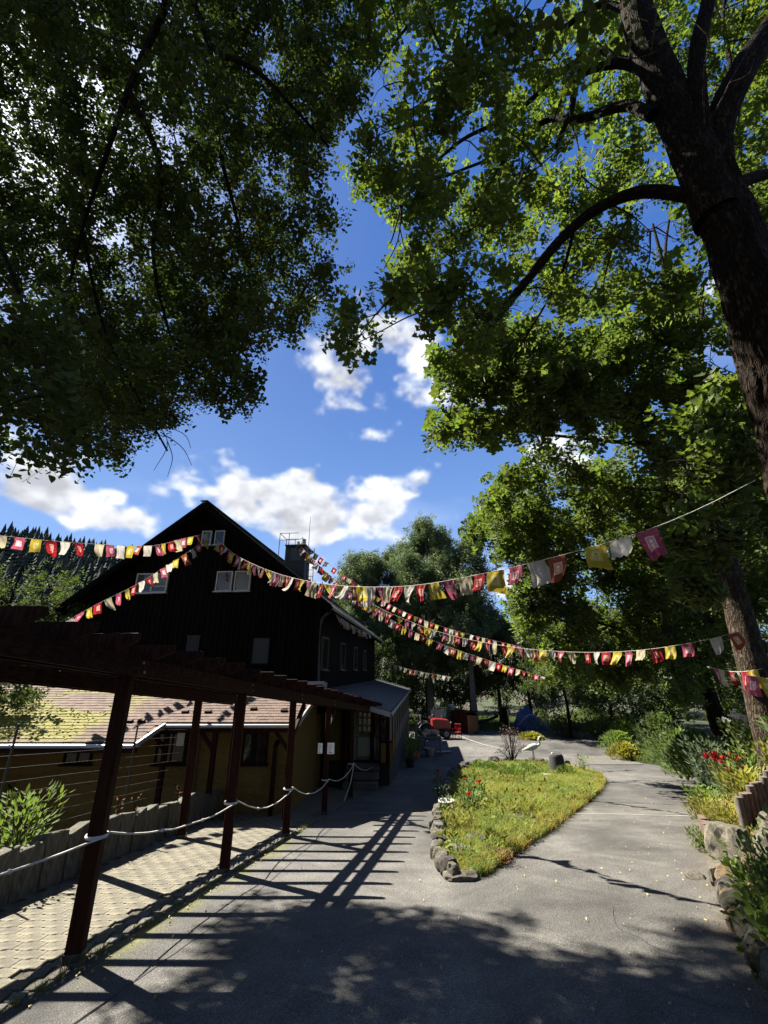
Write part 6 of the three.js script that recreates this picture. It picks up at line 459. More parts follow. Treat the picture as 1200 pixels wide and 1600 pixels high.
// second tree behind it with the pale leaning trunk
{
  const t = thing('leaning_tree', 'second tree with sunlit pale bark low on its leaning trunk', 'tree');
  const tr = [[6.91,0.31,-8.6], [6.88,1.25,-8.6], [6.97,2.89,-8.7], [7.14,4.81,-8.8], [7.59,8.09,-9], [7.88,11.28,-9.2], [8.06,14.18,-9.3]]; tr[0][1] = T(tr[0][0], tr[0][2]) - .3;
  mesh('trunk', limb(tr, .27, .03, { seg: 80, rad: 30, amp: .07, ridge: .06, flare: .3 }), M.barkGrey, t);
  const bs = [[[[7.12,4.38,-8.8], [7.18,6.25,-8.6], [7.47,8.52,-8.4], [8.05,10.8,-8.3]], .14, .015], [[[7.28,6.09,-8.9], [6.83,7.19,-9.2], [5.88,7.71,-9.6], [4.82,8.36,-10], [3.45,8.81,-10.5]], .085, .015], [[[7.29,6.41,-8.9], [6.44,7.77,-9.4], [5.23,8.77,-10], [3.69,9.16,-10.6], [2.26,8.82,-11]], .06, .012], [[[7.14,5.26,-8.8], [6.7,6.58,-9.2], [5.87,7.08,-9.8], [4.52,7.62,-10.4], [2.96,8.17,-11], [1.52,7.98,-11.4]], .07, .012], [[[7.68,9.1,-9.1], [7.09,10.72,-9.5], [6.57,11.96,-9.8], [5.82,12.68,-10]], .06, .008], [[[7.81,10.44,-9.2], [7.34,12.26,-9.4], [6.98,13.77,-9.6], [6.6,14.72,-9.7]], .05, .006], [[[7.59,8.09,-9], [6.88,9.14,-9.4], [5.92,10.08,-9.9], [4.53,10.25,-10.5], [2.7,9.72,-11]], .055, .012], [[[7.71,9.91,-9.1], [8.15,12.88,-9.3], [9.05,15.73,-9.4], [9.55,18.88,-9.4]], .06, .008], [[[7.16,4.81,-8.8], [6.73,5.51,-9.4], [5.76,5.93,-10], [4.8,6.56,-10.6]], .05, .012]];
  const nodes = []; bs.forEach(([p, a, b]) => { mesh('branch', limb(p, a, b, { seg: 30, rad: 10, amp: .1 }), M.barkGrey, t); nodes.push(...along(p, 12).slice(3)); });
  twigs(t, nodes, B.b, M.twig, .016); crown('crown', t, B.b, SP.mapleB, green3b, 54, { gap: .36, nf: .9, r0: .75 });
}
// lower maple that fills the middle right
{
  const t = thing('spreading_maple', 'broad low maple with dense foliage right of the courtyard', 'tree'), x0 = 7.6, z0 = -16.5, y0 = T(x0 + 4, z0);
  const tr = [[x0 + 4, y0 - .2, z0], [x0 + 3.8, y0 + 1.6, z0], [x0 + 3.4, y0 + 3.6, z0 + .3], [x0 + 3, y0 + 6.2, z0 + .4]]; mesh('trunk', limb(tr, .3, .14, { seg: 40, rad: 16, amp: .1, flare: .3 }), M.bark, t);
  const bs = [[[10.88,3.55,-16.4], [8.34,4.82,-15.6], [5.79,5.74,-14.6], [3.71,6.47,-14]], [[10.66,2.65,-16.4], [7.71,2.97,-15], [5.65,3.27,-14]], [[10.88,3.55,-16.4], [11.37,5.62,-15], [11.74,7.18,-14]], [[10.9,4.23,-16.2], [9.12,6.74,-15.5], [8.11,7.83,-15]]], nodes = along(tr, 10).slice(4); bs.forEach((p) => { mesh('branch', limb(p, .08, .015, { seg: 20, rad: 8, amp: .1 }), M.bark, t); nodes.push(...along(p, 10)); });
  twigs(t, nodes, B.d, M.twig, .018, 1); crown('crown', t, B.d, SP.mapleB, green3b, 72, { gap: .34, nf: .7, tintv: .35, r0: .9 });
}
// trees round the courtyard and beyond
function bgTree(name, label, x, z, top, rx, o = {}) {
  const { geo = SP.far, mat = green4, n = 36, per = 44, low = .25, trunk = M.bark, group, br = .42, sc = 1, gap = .36 } = o, y0 = T(x, z), h = top - y0, t = thing(name, label, 'tree', [0, 0, 0], 0, group);
  mesh('trunk', limb([[x, y0 - .3, z], [x + R(-.2, .2), y0 + h * .3, z], [x + R(-.3, .3), y0 + h * .6, z + R(-.3, .3)], [x, y0 + h * .95, z]], Math.max(.09, h * .018), .03, { seg: 20, rad: 10, amp: .08, flare: .3 }), trunk, t);
  const bl = []; for (let i = 0; i < n; i++) { const k = Math.pow(rnd(), .8), yy = lerp(low, .97, k), w = rx * Math.pow(Math.sin(Math.PI * clamp((yy - low * .75) / (1.06 - low * .75))), .7), a = rnd() * 6.283, q = w * Math.sqrt(R(.12, 1)); bl.push([x + Math.cos(a) * q, y0 + h * yy, z + Math.sin(a) * q, rx * br * R(.75, 1.25)]); }
  const nodes = []; for (let i = 0; i < 12; i++) nodes.push([x, y0 + h * lerp(.2, .9, i / 11), z]); twigs(t, nodes, bl, trunk === M.birch ? M.twig : M.twig, .03, 0); crown('crown', t, bl, geo, mat, per, { gap, nf: .8, sc }); return t;
}
const top = (a) => a;   // [x, y, z] of a tree's top
rnd = mulberry(202);
for (const [p, rx, nm, lb, o] of [
  [[-1.78,12.72,-42], 2.6, 'birch_tree', 'pale airy birch just right of the house ridge', { geo: SP.fine, mat: greyGreen, trunk: M.birch, n: 76, per: 110, low: .3, gap: .4, sc: 1.35 }],
  [[3.97,15,-40], 2.7, 'birch_tree', 'tallest slender birch above the prayer flags', { geo: SP.fine, mat: greyGreen, trunk: M.birch, n: 84, per: 110, low: .25, gap: .38, sc: 1.35 }],
  [[1.68,14.08,-44], 2.6, 'birch_tree', 'birch standing between the two taller birches', { geo: SP.fine, mat: greyGreen, trunk: M.birch, n: 76, per: 110, low: .3, gap: .4, sc: 1.35 }],
  [[7.24,12.38,-38], 2.6, 'birch_tree', 'birch beside the sky gap at the centre right', { geo: SP.fine, mat: greyGreen, trunk: M.birch, n: 72, per: 110, low: .3, gap: .42, sc: 1.35 }],
  [[0.57,4.97,-40], 3.2, 'courtyard_tree', 'dark round tree behind the veranda end', { mat: darkGreen, low: .08, sc: .9 }],
  [[3.91,5.72,-42], 3.4, 'courtyard_tree', 'dark green tree behind the red tractor', { mat: darkGreen, low: .08, sc: .9 }],
  [[7.46,7.66,-41], 3.4, 'courtyard_tree', 'shaded leafy tree behind the wooden crate', { mat: green4, low: .1, sc: .9 }],
  [[9.51,5.7,-39], 2.6, 'courtyard_tree', 'shaded tree left of the blue tarpaulin', { mat: green4, low: .1, sc: .9 }],
  [[12.4,6.37,-40], 2.8, 'courtyard_tree', 'tree with green crown behind the blue tarpaulin', { mat: green4, low: .1, sc: .9 }],
  [[12.3,4.3,-32], 2.4, 'courtyard_tree', 'bushy tree above the little shrub mound', { mat: green3, low: .05, sc: .75 }],
  [[17.13,5.89,-36], 3.2, 'courtyard_tree', 'tree beyond the bend of the drive', { mat: darkGreen, low: .1, sc: .9 }],
  [[17.47,6.03,-30], 3.4, 'bank_tree', 'dark tree up the bank behind the clipped shrub', { mat: darkGreen, low: .08, sc: .9 }],
  [[18.64,5.82,-26], 3.4, 'bank_tree', 'dark tree on the bank behind the flags', { mat: darkGreen, low: .06, sc: .85 }],
  [[21.04,6.56,-24], 3.6, 'bank_tree', 'dark tree at the far right of the bank', { mat: darkGreen, low: .06, sc: .85 }],
  [[7.32,4.21,-52], 4, 'far_tree', 'distant tree in the gap behind the birches', { mat: darkGreen, low: .05 }],
  [[14.53,6.66,-60], 4.5, 'far_tree', 'distant tree low under the sky gap', { mat: darkGreen, low: .05 }],
  [[21.62,8.75,-60], 5, 'far_tree', 'distant tree behind the courtyard trees on the right', { mat: darkGreen, low: .05 }],
  [[-3.86,9.39,-48], 3, 'far_tree', 'distant tree showing past the roof edge', { mat: darkGreen, low: .1 }],
  [[19.32,8.74,-44], 4, 'far_tree', 'tall distant tree behind the maple on the right', { mat: darkGreen, low: .05 }],
  [[24.84,10.69,-44], 4.4, 'far_tree', 'distant tree filling the gap between maple and bank', { mat: darkGreen, low: .05 }],
  [[28.82,11.08,-40], 4.4, 'far_tree', 'distant tree high on the bank at the right', { mat: darkGreen, low: .03 }],
  [[33.78,12.98,-38], 4.6, 'far_tree', 'distant tree behind the leaning trunk', { mat: darkGreen, low: .03 }],
  [[3.28,10.68,-56], 4.2, 'far_tree', 'distant tree behind the middle birch', { mat: green4, low: .03 }],
  [[-0.79,9.58,-54], 4.2, 'far_tree', 'distant tree close to the roof edge behind the birches', { mat: green4, low: .03 }],
  [[-9, 11, 16], 3.4, 'added_rear_tree', 'unseen tree added behind the viewpoint on the left to darken the gable panes', { mat: green3, low: .15 }],  // four trees added out of view to darken pane reflections and sky fill
  [[-2, 12, 19], 3.6, 'added_rear_tree', 'unseen tree added straight behind the viewpoint to darken the gable panes', { mat: green3, low: .15 }],
  [[5, 12, 17], 3.6, 'added_rear_tree', 'unseen tree added behind the viewpoint on the right to cut sky light', { mat: green3, low: .12 }],
  [[-14, 12, 18], 3.6, 'added_rear_tree', 'unseen tree added far behind the viewpoint on the left to cut sky light', { mat: green3, low: .12 }],
  [[-13.52,5.64,-16], 2.4, 'yard_tree', 'tree with pale lit leaves at the left beside the house', { mat: green3, low: .15, sc: .6, n: 34, per: 60 }],
  [[-10.97,4.03,-15], 1.3, 'yard_tree', 'small tree close to the left end of the gable', { mat: green4, low: .2, sc: .55, n: 22, per: 46 }],
  [[-9.75,2.13,-10.5], 1.9, 'yard_tree', 'dark tree at the left edge over the tiled roof', { mat: darkGreen, low: .2, sc: .5, n: 30, per: 60 }],
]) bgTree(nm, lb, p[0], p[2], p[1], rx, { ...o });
// spruce forest on the hill behind: a far wood that reads as one mass
{
  const gs = []; for (let k = 0; k < 9; k++) { const r = (1 - k / 9.4) * 2.7 + .3, g = new THREE.ConeGeometry(r, 2.6, 9, 1, true), p = g.attributes.position; for (let i = 0; i < p.count; i++) if (p.getY(i) < 0) { const q = .75 + hsh(i, k, 6) * .5; p.setX(i, p.getX(i) * q); p.setZ(i, p.getZ(i) * q); p.setY(i, p.getY(i) - hsh(i, k, 2) * .5); } g.rotateY(k); g.translate(0, 2.6 + k * 1.5, 0); gs.push(g); } gs.push(rod([0, -1, 0], [0, 14, 0], .25, .05, 5)); const sp = join(gs); sp.computeVertexNormals();
  const ms = []; rnd = mulberry(303); for (let i = 0; i < 16000 && ms.length < 6500; i++) { const x = R(-300, -25), z = R(-330, -62); if (hillH(x, z) < 4.5 && x < 40) continue; if (x > -20 && x < 40 && z > -90) continue; if (x > -25) continue; const s = R(.38, .85); M4.compose(V(x, T(x, z) - .5, z), Q4.setFromEuler(E4.set(0, R(0, 6), 0)), V(s, s * R(.85, 1.1), s)); ms.push(M4.clone()); }
  const m = fin(new THREE.InstancedMesh(sp, std(.0224, .0336, .021, .95), ms.length)), c = new THREE.Color(); ms.forEach((q, i) => { m.setMatrixAt(i, q); const v = R(.55, 1); m.setColorAt(i, c.setRGB(v, v, v * R(.8, 1))); }); m.name = 'spruce_forest'; tag(m, 'dark spruce forest covering the hillside beyond the house', 'forest', null, 'stuff'); scene.add(m);
}
// ---------------------------------------------------------------- planted island in the drive
rnd = mulberry(404);
const ISL = [[.8, -6.3], [.74, -7.2], [.86, -8.4], [1.02, -9.6], [1.3, -11.5], [1.75, -14], [2.2, -16.5], [2.6, -18.5], [3.6, -20.6], [5.3, -22], [6.8, -22.2], [7.9, -20.8], [8, -18.4], [7.3, -16.6], [6, -14.1], [4.6, -11.7], [3.1, -9.3], [1.9, -7.5], [1.2, -6.4]];
function inPoly(p, x, z) { let r = false; for (let i = 0, j = p.length - 1; i < p.length; j = i++) if ((p[i][1] > z) !== (p[j][1] > z) && x < (p[j][0] - p[i][0]) * (z - p[i][1]) / (p[j][1] - p[i][1]) + p[i][0]) r = !r; return r; }
function edgeD(p, x, z) { let d = 1e9; for (let i = 0, j = p.length - 1; i < p.length; j = i++) { const ax = p[j][0], az = p[j][1], bx = p[i][0] - ax, bz = p[i][1] - az, t = clamp(((x - ax) * bx + (z - az) * bz) / (bx * bx + bz * bz)); d = Math.min(d, Math.hypot(x - ax - bx * t, z - az - bz * t)); } return d; }
const islY = (x, z) => G(z) + .02 + .14 * sstep(0, .9, edgeD(ISL, x, z)) + .03 * (fbm(x * 2, 1, z * 2, 2) - .5);
{
  const sh = new THREE.Shape(ISL.map(([x, z]) => new THREE.Vector2(x, -z))); const zs = []; const pos = [], col = [], uv = [], idx = []; const id = new Map(), st = .22;
  const vid = (i, j) => { const k = i * 4096 + j; if (!id.has(k)) { const x = .5 + i * st, z = -6.1 - j * st, n = fbm(x * 2, 3, z * 2, 3), i0 = inPoly(ISL, x, z); id.set(k, pos.length / 3); pos.push(x, i0 ? islY(x, z) : G(z) - .03, z); uv.push(x, z); const b = sstep(.5, .65, n); col.push(lerp(.14, .35, b), lerp(.14, .27, b), lerp(.05, .17, b)); } return id.get(k); };
  for (let i = 0; i < 36; i++) for (let j = 0; j < 76; j++) { const x = .5 + (i + .5) * st, z = -6.1 - (j + .5) * st; if (inPoly(ISL, x, z)) { const a = vid(i, j), b = vid(i + 1, j), c = vid(i, j + 1), d = vid(i + 1, j + 1); idx.push(a, b, d, a, d, c); } }
  const g = new THREE.BufferGeometry(); g.setAttribute('position', new THREE.Float32BufferAttribute(pos, 3)); g.setAttribute('uv', new THREE.Float32BufferAttribute(uv, 2)); g.setAttribute('color', new THREE.Float32BufferAttribute(col, 3)); g.setIndex(idx); g.computeVertexNormals(); tag(mesh('island_soil', g, M.soil), null, null, null, 'structure');
}
function tuft(n, h, w, spread) { const l = []; for (let i = 0; i < n; i++) { const a = R(0, 6.28), hh = h * R(.5, 1.1), b = R(.2, .8) * hh, x0 = R(-spread, spread), z0 = R(-spread, spread), ca = Math.cos(a), sa = Math.sin(a); l.push(sheet(1, 3, (u, v) => { const ww = w * (1 - v * .9) * (u - .5), o = b * v * v; return [x0 + ca * o - sa * ww, hh * v * (1 - .25 * v * v), z0 + sa * o + ca * ww, u, v]; })); } return join(l); }
const grassM = leafMat(.22, .24, .022, .5), TU = tuft(12, .17, .011, .07), TUL = tuft(9, .26, .014, .06);
function scatter(name, geo, mat, spots, colf, label, cat) { const m = fin(new THREE.InstancedMesh(geo, mat, spots.length)), c = new THREE.Color(); spots.forEach(([x, y, z, s, rx = 0, rz = 0], i) => { M4.compose(V(x, y, z), Q4.setFromEuler(E4.set(rx, R(0, 6.28), rz)), V(s, s, s)); m.setMatrixAt(i, M4); m.setColorAt(i, c.setRGB(...colf(x, z, i))); }); m.name = numbered(name); tag(m, label, cat, null, 'stuff'); scene.add(m); return m; }
{
  const sp = []; for (let i = 0; i < 60000 && sp.length < 21000; i++) { const z = -6.2 - Math.pow(rnd(), 1.5) * 16, x = R(.5, 8.1); if (!inPoly(ISL, x, z)) continue; const e = edgeD(ISL, x, z); if (fbm(x * 1.1 + 4, 2, z * 1.1, 3) > .6 && e > .4) continue; if (Math.hypot(x - 5.1, (z + 17.3) * .8) < .9 && rnd() < .9) continue; if (x < 1.1 + (-z - 6.3) * .12 && z < -7.2 && rnd() < .4) continue; sp.push([x, islY(x, z) - .01, z, R(.6, 1.25) * (z < -12 ? 1.15 : .9)]); }
  scatter('island_grass', TU, grassM, sp, (x, z) => { const n = fbm(x * 1.7, 8, z * 1.7, 3), y = sstep(.45, .62, n), e = sstep(.5, .1, edgeD(ISL, x, z)) * (x > 1.5 + (-z - 7) * .2 ? 1 : .3), v = R(.7, 1); let r = lerp(.7, 1, y), g = lerp(.95, .95, y), b = lerp(.8, .5, y); if (rnd() < .12 + e * .3) { r = 1; g = .62; b = .55; } return [r * v, g * v, b * v]; }, 'bright yellow green grass and ground cover on the island', 'grass');
}
{ const sp = []; for (let i = 0; i < 4000 && sp.length < 1500; i++) { const z = -6.3 - Math.pow(rnd(), 1.4) * 15, x = R(.6, 8); if (!inPoly(ISL, x, z) || fbm(x * 1.5, 3, z * 1.5, 3) < .47) continue; sp.push([x, islY(x, z) + .06, z, R(.5, 1.1), R(-.6, .6), R(-.6, .6)]); } scatter('ground_cover', SP.bush, leafMat(.14, .175, .021, .5), sp, (x, z) => { const v = R(.6, 1), e = rnd() < .2; return [e ? 1 : v, e ? .6 : v, v * .7]; }, 'low leafy ground cover mixed into the island grass', 'ground cover'); }
// stones round the island
{
  const gs = []; for (let k = 0; k < 8; k++) gs.push(rock(.2, R(.5, 1), R(.6, 1.1), R(.5, 1), k + 3, 2));
  const put = (x, z, s, up, m, label, group) => { const o = tag(mesh('border_stone', gs[rnd() * 8 | 0], m), label, 'stone', group); o.scale.set(s, s * up, s); o.position.set(x, G(z) + .02 + .07 * s * up, z); o.rotation.set(R(-.3, .3), R(0, 6), R(-.3, .3)); };
  for (let i = 0; i < 7; i++) { const a = ISL[i], b = ISL[i + 1], L = Math.hypot(b[0] - a[0], b[1] - a[1]), n = Math.round(L / (i < 4 ? .14 : .28)); for (let k = 0; k < n; k++) { const t = k / n, x = lerp(a[0], b[0], t) - .02, z = lerp(a[1], b[1], t); put(x + R(-.03, .05), z, R(.42, .75) * (i < 4 ? 1 : 1.2), R(.9, 1.7), rnd() < .5 ? M.rock : rnd() < .5 ? M.granite : M.rockDark, 'rough fieldstone in the border on the left side of the island', 'stones bordering the left side of the island'); } }
  for (let i = 7; i < 11; i++) { const a = ISL[i], b = ISL[i + 1], n = Math.round(Math.hypot(b[0] - a[0], b[1] - a[1]) / .36); for (let k = 0; k < n; k++) { const t = k / n; put(lerp(a[0], b[0], t) + R(-.1, .1), lerp(a[1], b[1], t) + R(-.1, .1), R(1, 1.7), R(.9, 1.3), M.rockDark, 'dark lumpy stone on the far rim of the island', 'dark stones on the far rim of the island'); } }
  for (let k = 0; k < 14; k++) put(R(1, 1.5), R(-7.9, -6.75), R(.5, .95), R(.7, 1), rnd() < .5 ? M.rockDark : M.rock, 'broken stone heaped near the front tip of the island', 'stones heaped near the island tip');
  const tip = tag(mesh('flat_stone', rock(.24, 1, .28, .55, 31, 3, .2), M.rock), 'pale flat stone lying at the front tip of the island', 'stone'); tip.position.set(.9, G(-6.3) + .03, -6.3); tip.rotation.y = .1;
}
// leafy plants
function leafCloud(n, r, h, kind, ls, o = {}) { const l = []; for (let i = 0; i < n; i++) { const a = R(0, 6.28), q = Math.sqrt(rnd()), y = h * R(o.low ?? .15, 1), rr = r * q * (o.dome ? Math.sqrt(Math.max(.05, 1 - (y / h) ** 2)) : lerp(.55, 1, y / h)), g = leafGeo(kind, ls * R(.6, 1.2), R(.1, .3)); g.rotateX(R(.3, 1.4)); g.rotateY(-a + Math.PI / 2 + R(-.8, .8)); g.translate(Math.cos(a) * rr, y, Math.sin(a) * rr); l.push(g); } return join(l); }
function plant(name, label, cat, x, y, z, o) {
  const { h = .5, r = .3, n = 90, kind = 'broad', ls = .07, mat = green3, stems = 7, flower, group } = o, t = thing(name, label, cat, [x, y, z], R(0, 6), group), st = [];
  for (let i = 0; i < stems; i++) { const a = R(0, 6.28), q = r * R(.3, .9); st.push(limb([[0, -.03, 0], [Math.cos(a) * q * .4, h * .5, Math.sin(a) * q * .4], [Math.cos(a) * q, h * R(.75, 1), Math.sin(a) * q]], .007, .003, { seg: 5, rad: 4 })); } mesh('stems', join(st), M.twig, t).userData.kind = 'stuff';
  mesh('leaves', leafCloud(Math.round(n * 1.7), r, h, kind, ls * .88, o), mat, t).userData.kind = 'stuff';
  if (flower) for (let i = 0; i < flower.n; i++) { const a = R(0, 6.28), q = r * R(.1, .85), f = []; for (let k = 0; k < 9; k++) { const p = leafGeo('broad', flower.s * R(.7, 1), .5); p.rotateX(R(.2, 1.2)); p.rotateY(k * 2.4); f.push(p); } const b = mesh('bloom', join(f), flower.mat, t); b.position.set(Math.cos(a) * q, h * R(.85, 1.08), Math.sin(a) * q); b.rotation.set(R(-.4, .4), R(0, 6), R(-.4, .4)); }
  return t;
}
const redBloom = leafMat(.35, .0084, .0105, .3), whiteBloom = leafMat(.525, .504, .476, .35), blueGreen = leafMat(.098, .14, .07, .4), yel = leafMat(.196, .189, .021, .5), fresh = leafMat(.105, .161, .021, .5), deep = leafMat(.091, .14, .0245, .48), coral = leafMat(.182, .084, .035, .4);
for (const [x, z, lb, o] of [
  [1.35, -12.7, 'rose bush with a red bloom leaning over the island edge', { h: .55, r: .22, n: 80, flower: { n: 1, s: .11, mat: redBloom } }],
  [1.9, -10.6, 'red flowering plant in the middle of the island grass', { h: .42, r: .24, n: 110, mat: deep, kind: 'lance', ls: .13, flower: { n: 2, s: .09, mat: redBloom } }],
  [1.62, -9.7, 'low plant with one red bloom beside the island stones', { h: .34, r: .2, n: 90, mat: deep, kind: 'lance', ls: .12, flower: { n: 1, s: .09, mat: redBloom } }],
  [1.9, -11.9, 'island plant with small red bloom behind the others', { h: .4, r: .2, n: 70, flower: { n: 1, s: .08, mat: redBloom } }],
  [1.3, -11.6, 'grey leaved plant on the left rim of the island', { h: .4, r: .24, n: 130, mat: blueGreen, ls: .055 }],
  [1.25, -8.6, 'yellow green succulent clump among the island stones', { h: .22, r: .25, n: 120, mat: yel, ls: .05 }],
  [1.05, -6.75, 'low creeping plant at the front tip of the island', { h: .14, r: .22, n: 130, mat: fresh, ls: .045 }],
  [1.5, -6.9, 'reddish ground cover clump right of the island tip', { h: .12, r: .22, n: 130, mat: coral, ls: .035 }],
  [7.2, -17.9, 'leafy weed behind the black tub', { h: .6, r: .3, n: 90, mat: fresh }]]) plant('island_plant', lb, 'plant', x, islY(x, z), z, o);
for (let i = 0; i < 9; i++) { const x = R(3.4, 6), z = R(-19.6, -15.4); if (!inPoly(ISL, x, z)) continue; plant('juniper_clump', 'feathery low green clump in the far half of the island', 'plant', x, islY(x, z), z, { h: .3, r: .42, n: 260, kind: 'lance', ls: .1, mat: fresh, group: 'feathery clumps in the far half of the island', dome: 1 }); }
{ // bare brown shrub
  const x = 5.6, z = -21.6, t = thing('bare_shrub', 'dry brown leafless shrub at the far end of the island', 'shrub', [x, islY(x, z), z]), l = [], lf = []; for (let i = 0; i < 26; i++) { const a = R(0, 6.28), e = R(.3, 1), h = R(.5, 1.6), p = [[0, 0, 0], [Math.cos(a) * e * .3, h * .55, Math.sin(a) * e * .3], [Math.cos(a) * e * .8, h, Math.sin(a) * e * .8]]; l.push(limb(p, .016, .004, { seg: 6, rad: 4, amp: .2 })); for (let k = 0; k < 4; k++) { const q = p[1].map((v, m) => lerp(v, p[2][m], R(.1, .9))); l.push(limb([q, [q[0] + R(-.1, .1), q[1] + .1, q[2] + R(-.1, .1)], [q[0] + R(-.25, .25), q[1] + R(.1, .3), q[2] + R(-.25, .25)]], .007, .003, { seg: 3, rad: 3 })); for (let m = 0; m < 4; m++) { const g = leafGeo('broad', .05); g.rotateX(R(0, 3)); g.rotateY(R(0, 6)); g.translate(q[0] + R(-.15, .15), q[1] + R(0, .25), q[2] + R(-.15, .15)); lf.push(g); } } } mesh('branches', join(l), M.twig, t).userData.kind = 'stuff'; mesh('dry_leaves', join(lf), std(.112, .07, .0525, .9), t).userData.kind = 'stuff'; }
{ // white heron figure
  const x = 6.45, z = -21.3, y = G(z) + .28, t = thing('heron_figure', 'white heron garden figure standing on the island stones', 'figure', [x, y, z], .15);
  const b = new THREE.SphereGeometry(.16, 16, 12); b.scale(1.75, .8, .8); b.rotateZ(.22); b.translate(0, .52, 0); const tail = new THREE.ConeGeometry(.08, .3, 8); tail.rotateZ(1.75); tail.translate(-.36, .44, 0); mesh('body', join([b, tail]), M.white, t);
  mesh('neck', limb([[.2, .56, 0], [.36, .64, 0], [.33, .8, 0], [.42, .92, 0], [.5, .9, 0]], .055, .035, { seg: 16, rad: 8 }), M.white, t); mesh('beak', xf(new THREE.ConeGeometry(.028, .22, 8), .58, .84, 0, 0, 0, -2.3), M.greyWood, t); for (const s of [-.05, .05]) mesh('leg', rod([.02, .0, s], [.02, .42, s], .016), M.whiteOld, t);
}
{
  const bx = 6.15, bz = -17.6, y = islY(bx, bz), t = thing('black_tub', 'upturned black plastic tub standing on a white board', 'tub', [bx, y + .05, bz]); mesh('bucket_wall', new THREE.LatheGeometry([[.0, .72], [.24, .72], [.27, .7], [.28, .64], [.3, .63], [.36, .06], [.39, .05], [.39, 0], [.36, 0]].map((p) => new THREE.Vector2(...p)), 28), M.black, t); mesh('rim', new THREE.TorusGeometry(.375, .022, 8, 28).rotateX(Math.PI / 2).translate(0, .03, 0), M.black, t); t.scale.setScalar(.8); mesh('bail_handle', wire([[-.28, .66, 0], [-.15, .78, .05], [.15, .78, .05], [.28, .66, 0]], .008, 20, 5), M.metal, t);
  const bd = tag(mesh('white_board', join([rbox(1.15, .04, .55, .008, 0, 0, 0, 0, .2), rbox(1.0, .035, .3, .008, .02, .04, .12, 0, .24)]), M.white), 'white boards lying under the black tub', 'board'); bd.position.set(bx - .25, y + .0, bz + .25); bd.rotation.x = -SLA;
}
for (const [x, z, l, a, lb] of [[4.15, -20.2, .75, .1, 'weathered plank lying among the far island clumps'], [3.75, -16.7, .8, -.05, 'short pale plank lying in the island grass']]) { const p = tag(mesh('plank', rbox(l, .05, .12, .008), M.logWood), lb, 'plank'); p.position.set(x, islY(x, z) + .12, z); p.rotation.set(-SLA, a, .02); }
{ const t = thing('white_pot', 'small white flower pot at the left rim of the island', 'pot', [1.28, islY(1.28, -10.4) - .02, -10.4]); mesh('pot_wall', new THREE.LatheGeometry([[0, .01], [.1, .01], [.15, .24], [.165, .24], [.165, .27], [.13, .27], [.12, .22], [0, .2]].map((p) => new THREE.Vector2(...p)), 22), M.white, t); mesh('leaves', leafCloud(60, .16, .3, 'broad', .06, { low: .7 }), blueGreen, t).userData.kind = 'stuff'; }
// ---------------------------------------------------------------- raised bed on the right
rnd = mulberry(505);
const bankY = (x, z) => T(x, z);
{ // log edging, each log a part
  const e = thing('log_edging', 'row of upright weathered log palisades edging the near raised bed', 'edging'), lg = new THREE.CylinderGeometry(.05, .052, .62, 9); for (let z = -6.75; z > -8.3; z -= .098) { const x = rightX(z) + .1, m = mesh('log', lg, rnd() < .6 ? M.logWood : M.greyWood, e); m.position.set(x, G(z) + .06 + R(-.03, .02), z); m.rotation.set(R(-.04, .04), R(0, 6), R(-.04, .04)); }
  const e2 = thing('log_edging', 'upper row of upright log palisades behind the yellow plants', 'edging'); for (let i = 0; i < 12; i++) { const x = 4.85 + i * .1, z = -6.95 - i * .04, m = mesh('log', lg, rnd() < .5 ? M.logWood : M.greyWood, e2); m.position.set(x, bankY(x, z) + .12 + R(-.03, .03), z); m.rotation.set(R(-.05, .05), R(0, 6), R(-.05, .05)); }
  const e3 = thing('log_edging', 'split log palisades at the frame edge below the glossy leaves', 'edging'); for (let i = 0; i < 6; i++) { const x = 5.95 + i * .11, z = -7.3 - i * .05, m = mesh('log', lg, M.greyWood, e3); m.position.set(x, bankY(x, z) + .14, z); m.rotation.set(R(-.05, .05), R(0, 6), R(-.05, .05)); }
}
for (const [x, z, r, a, b, c, m, sd, lb, dy = 0] of [
  [4.12, -6.3, .42, .8, .95, .75, M.rock, 1, 'tall pale rock capping the corner of the raised bed'], [3.92, -5.78, .34, .5, 1.15, .8, M.rock, 2, 'narrow pale rock set on edge below the bed'], [3.78, -6.05, .25, .5, .8, .6, M.rock, 3, 'small cream rock at the foot of the log edging'], [3.7, -6.35, .24, .8, .7, .8, M.rock, 4, 'cream rubble stone by the drive edge'], [3.98, -5.4, .34, .7, 1.1, .6, M.rock, 5, 'pale rock leaning toward the drive'], [3.62, -5.2, .24, .65, 1.0, .6, M.rockRust, 6, 'rust stained rock low in the bank'], [3.5, -4.95, .18, .9, .7, .8, M.rock, 7, 'pale low rock above the shaded corner'], [3.05, -4.5, .17, 1, .6, .9, M.rockDark, 8, 'brown rock at the bottom right by the drive'], [4.9, -6.45, .3, 1.3, .7, .8, M.rock, 9, 'white squared rock among the dry leaves'], [5.5, -6.2, .34, 1.2, .6, .8, M.rock, 10, 'pale rock at the right frame edge above the dry leaves', .1], [3.3, -4.72, .14, .9, .7, .8, M.rockRust, 12, 'little rusty stone near the drive edge'], [4.45, -5.75, .3, .9, .8, .7, M.rockDark, 13, 'dark rock behind the narrow pale rock']]) { const o = tag(mesh('bed_rock', rock(r * .72, a, b, c, sd, 3, .32), m), lb, 'rock'); o.position.set(x, bankY(x, z) + r * b * .25 + dy, z); o.rotation.set(R(-.3, .3), R(0, 6), R(-.25, .25)); }
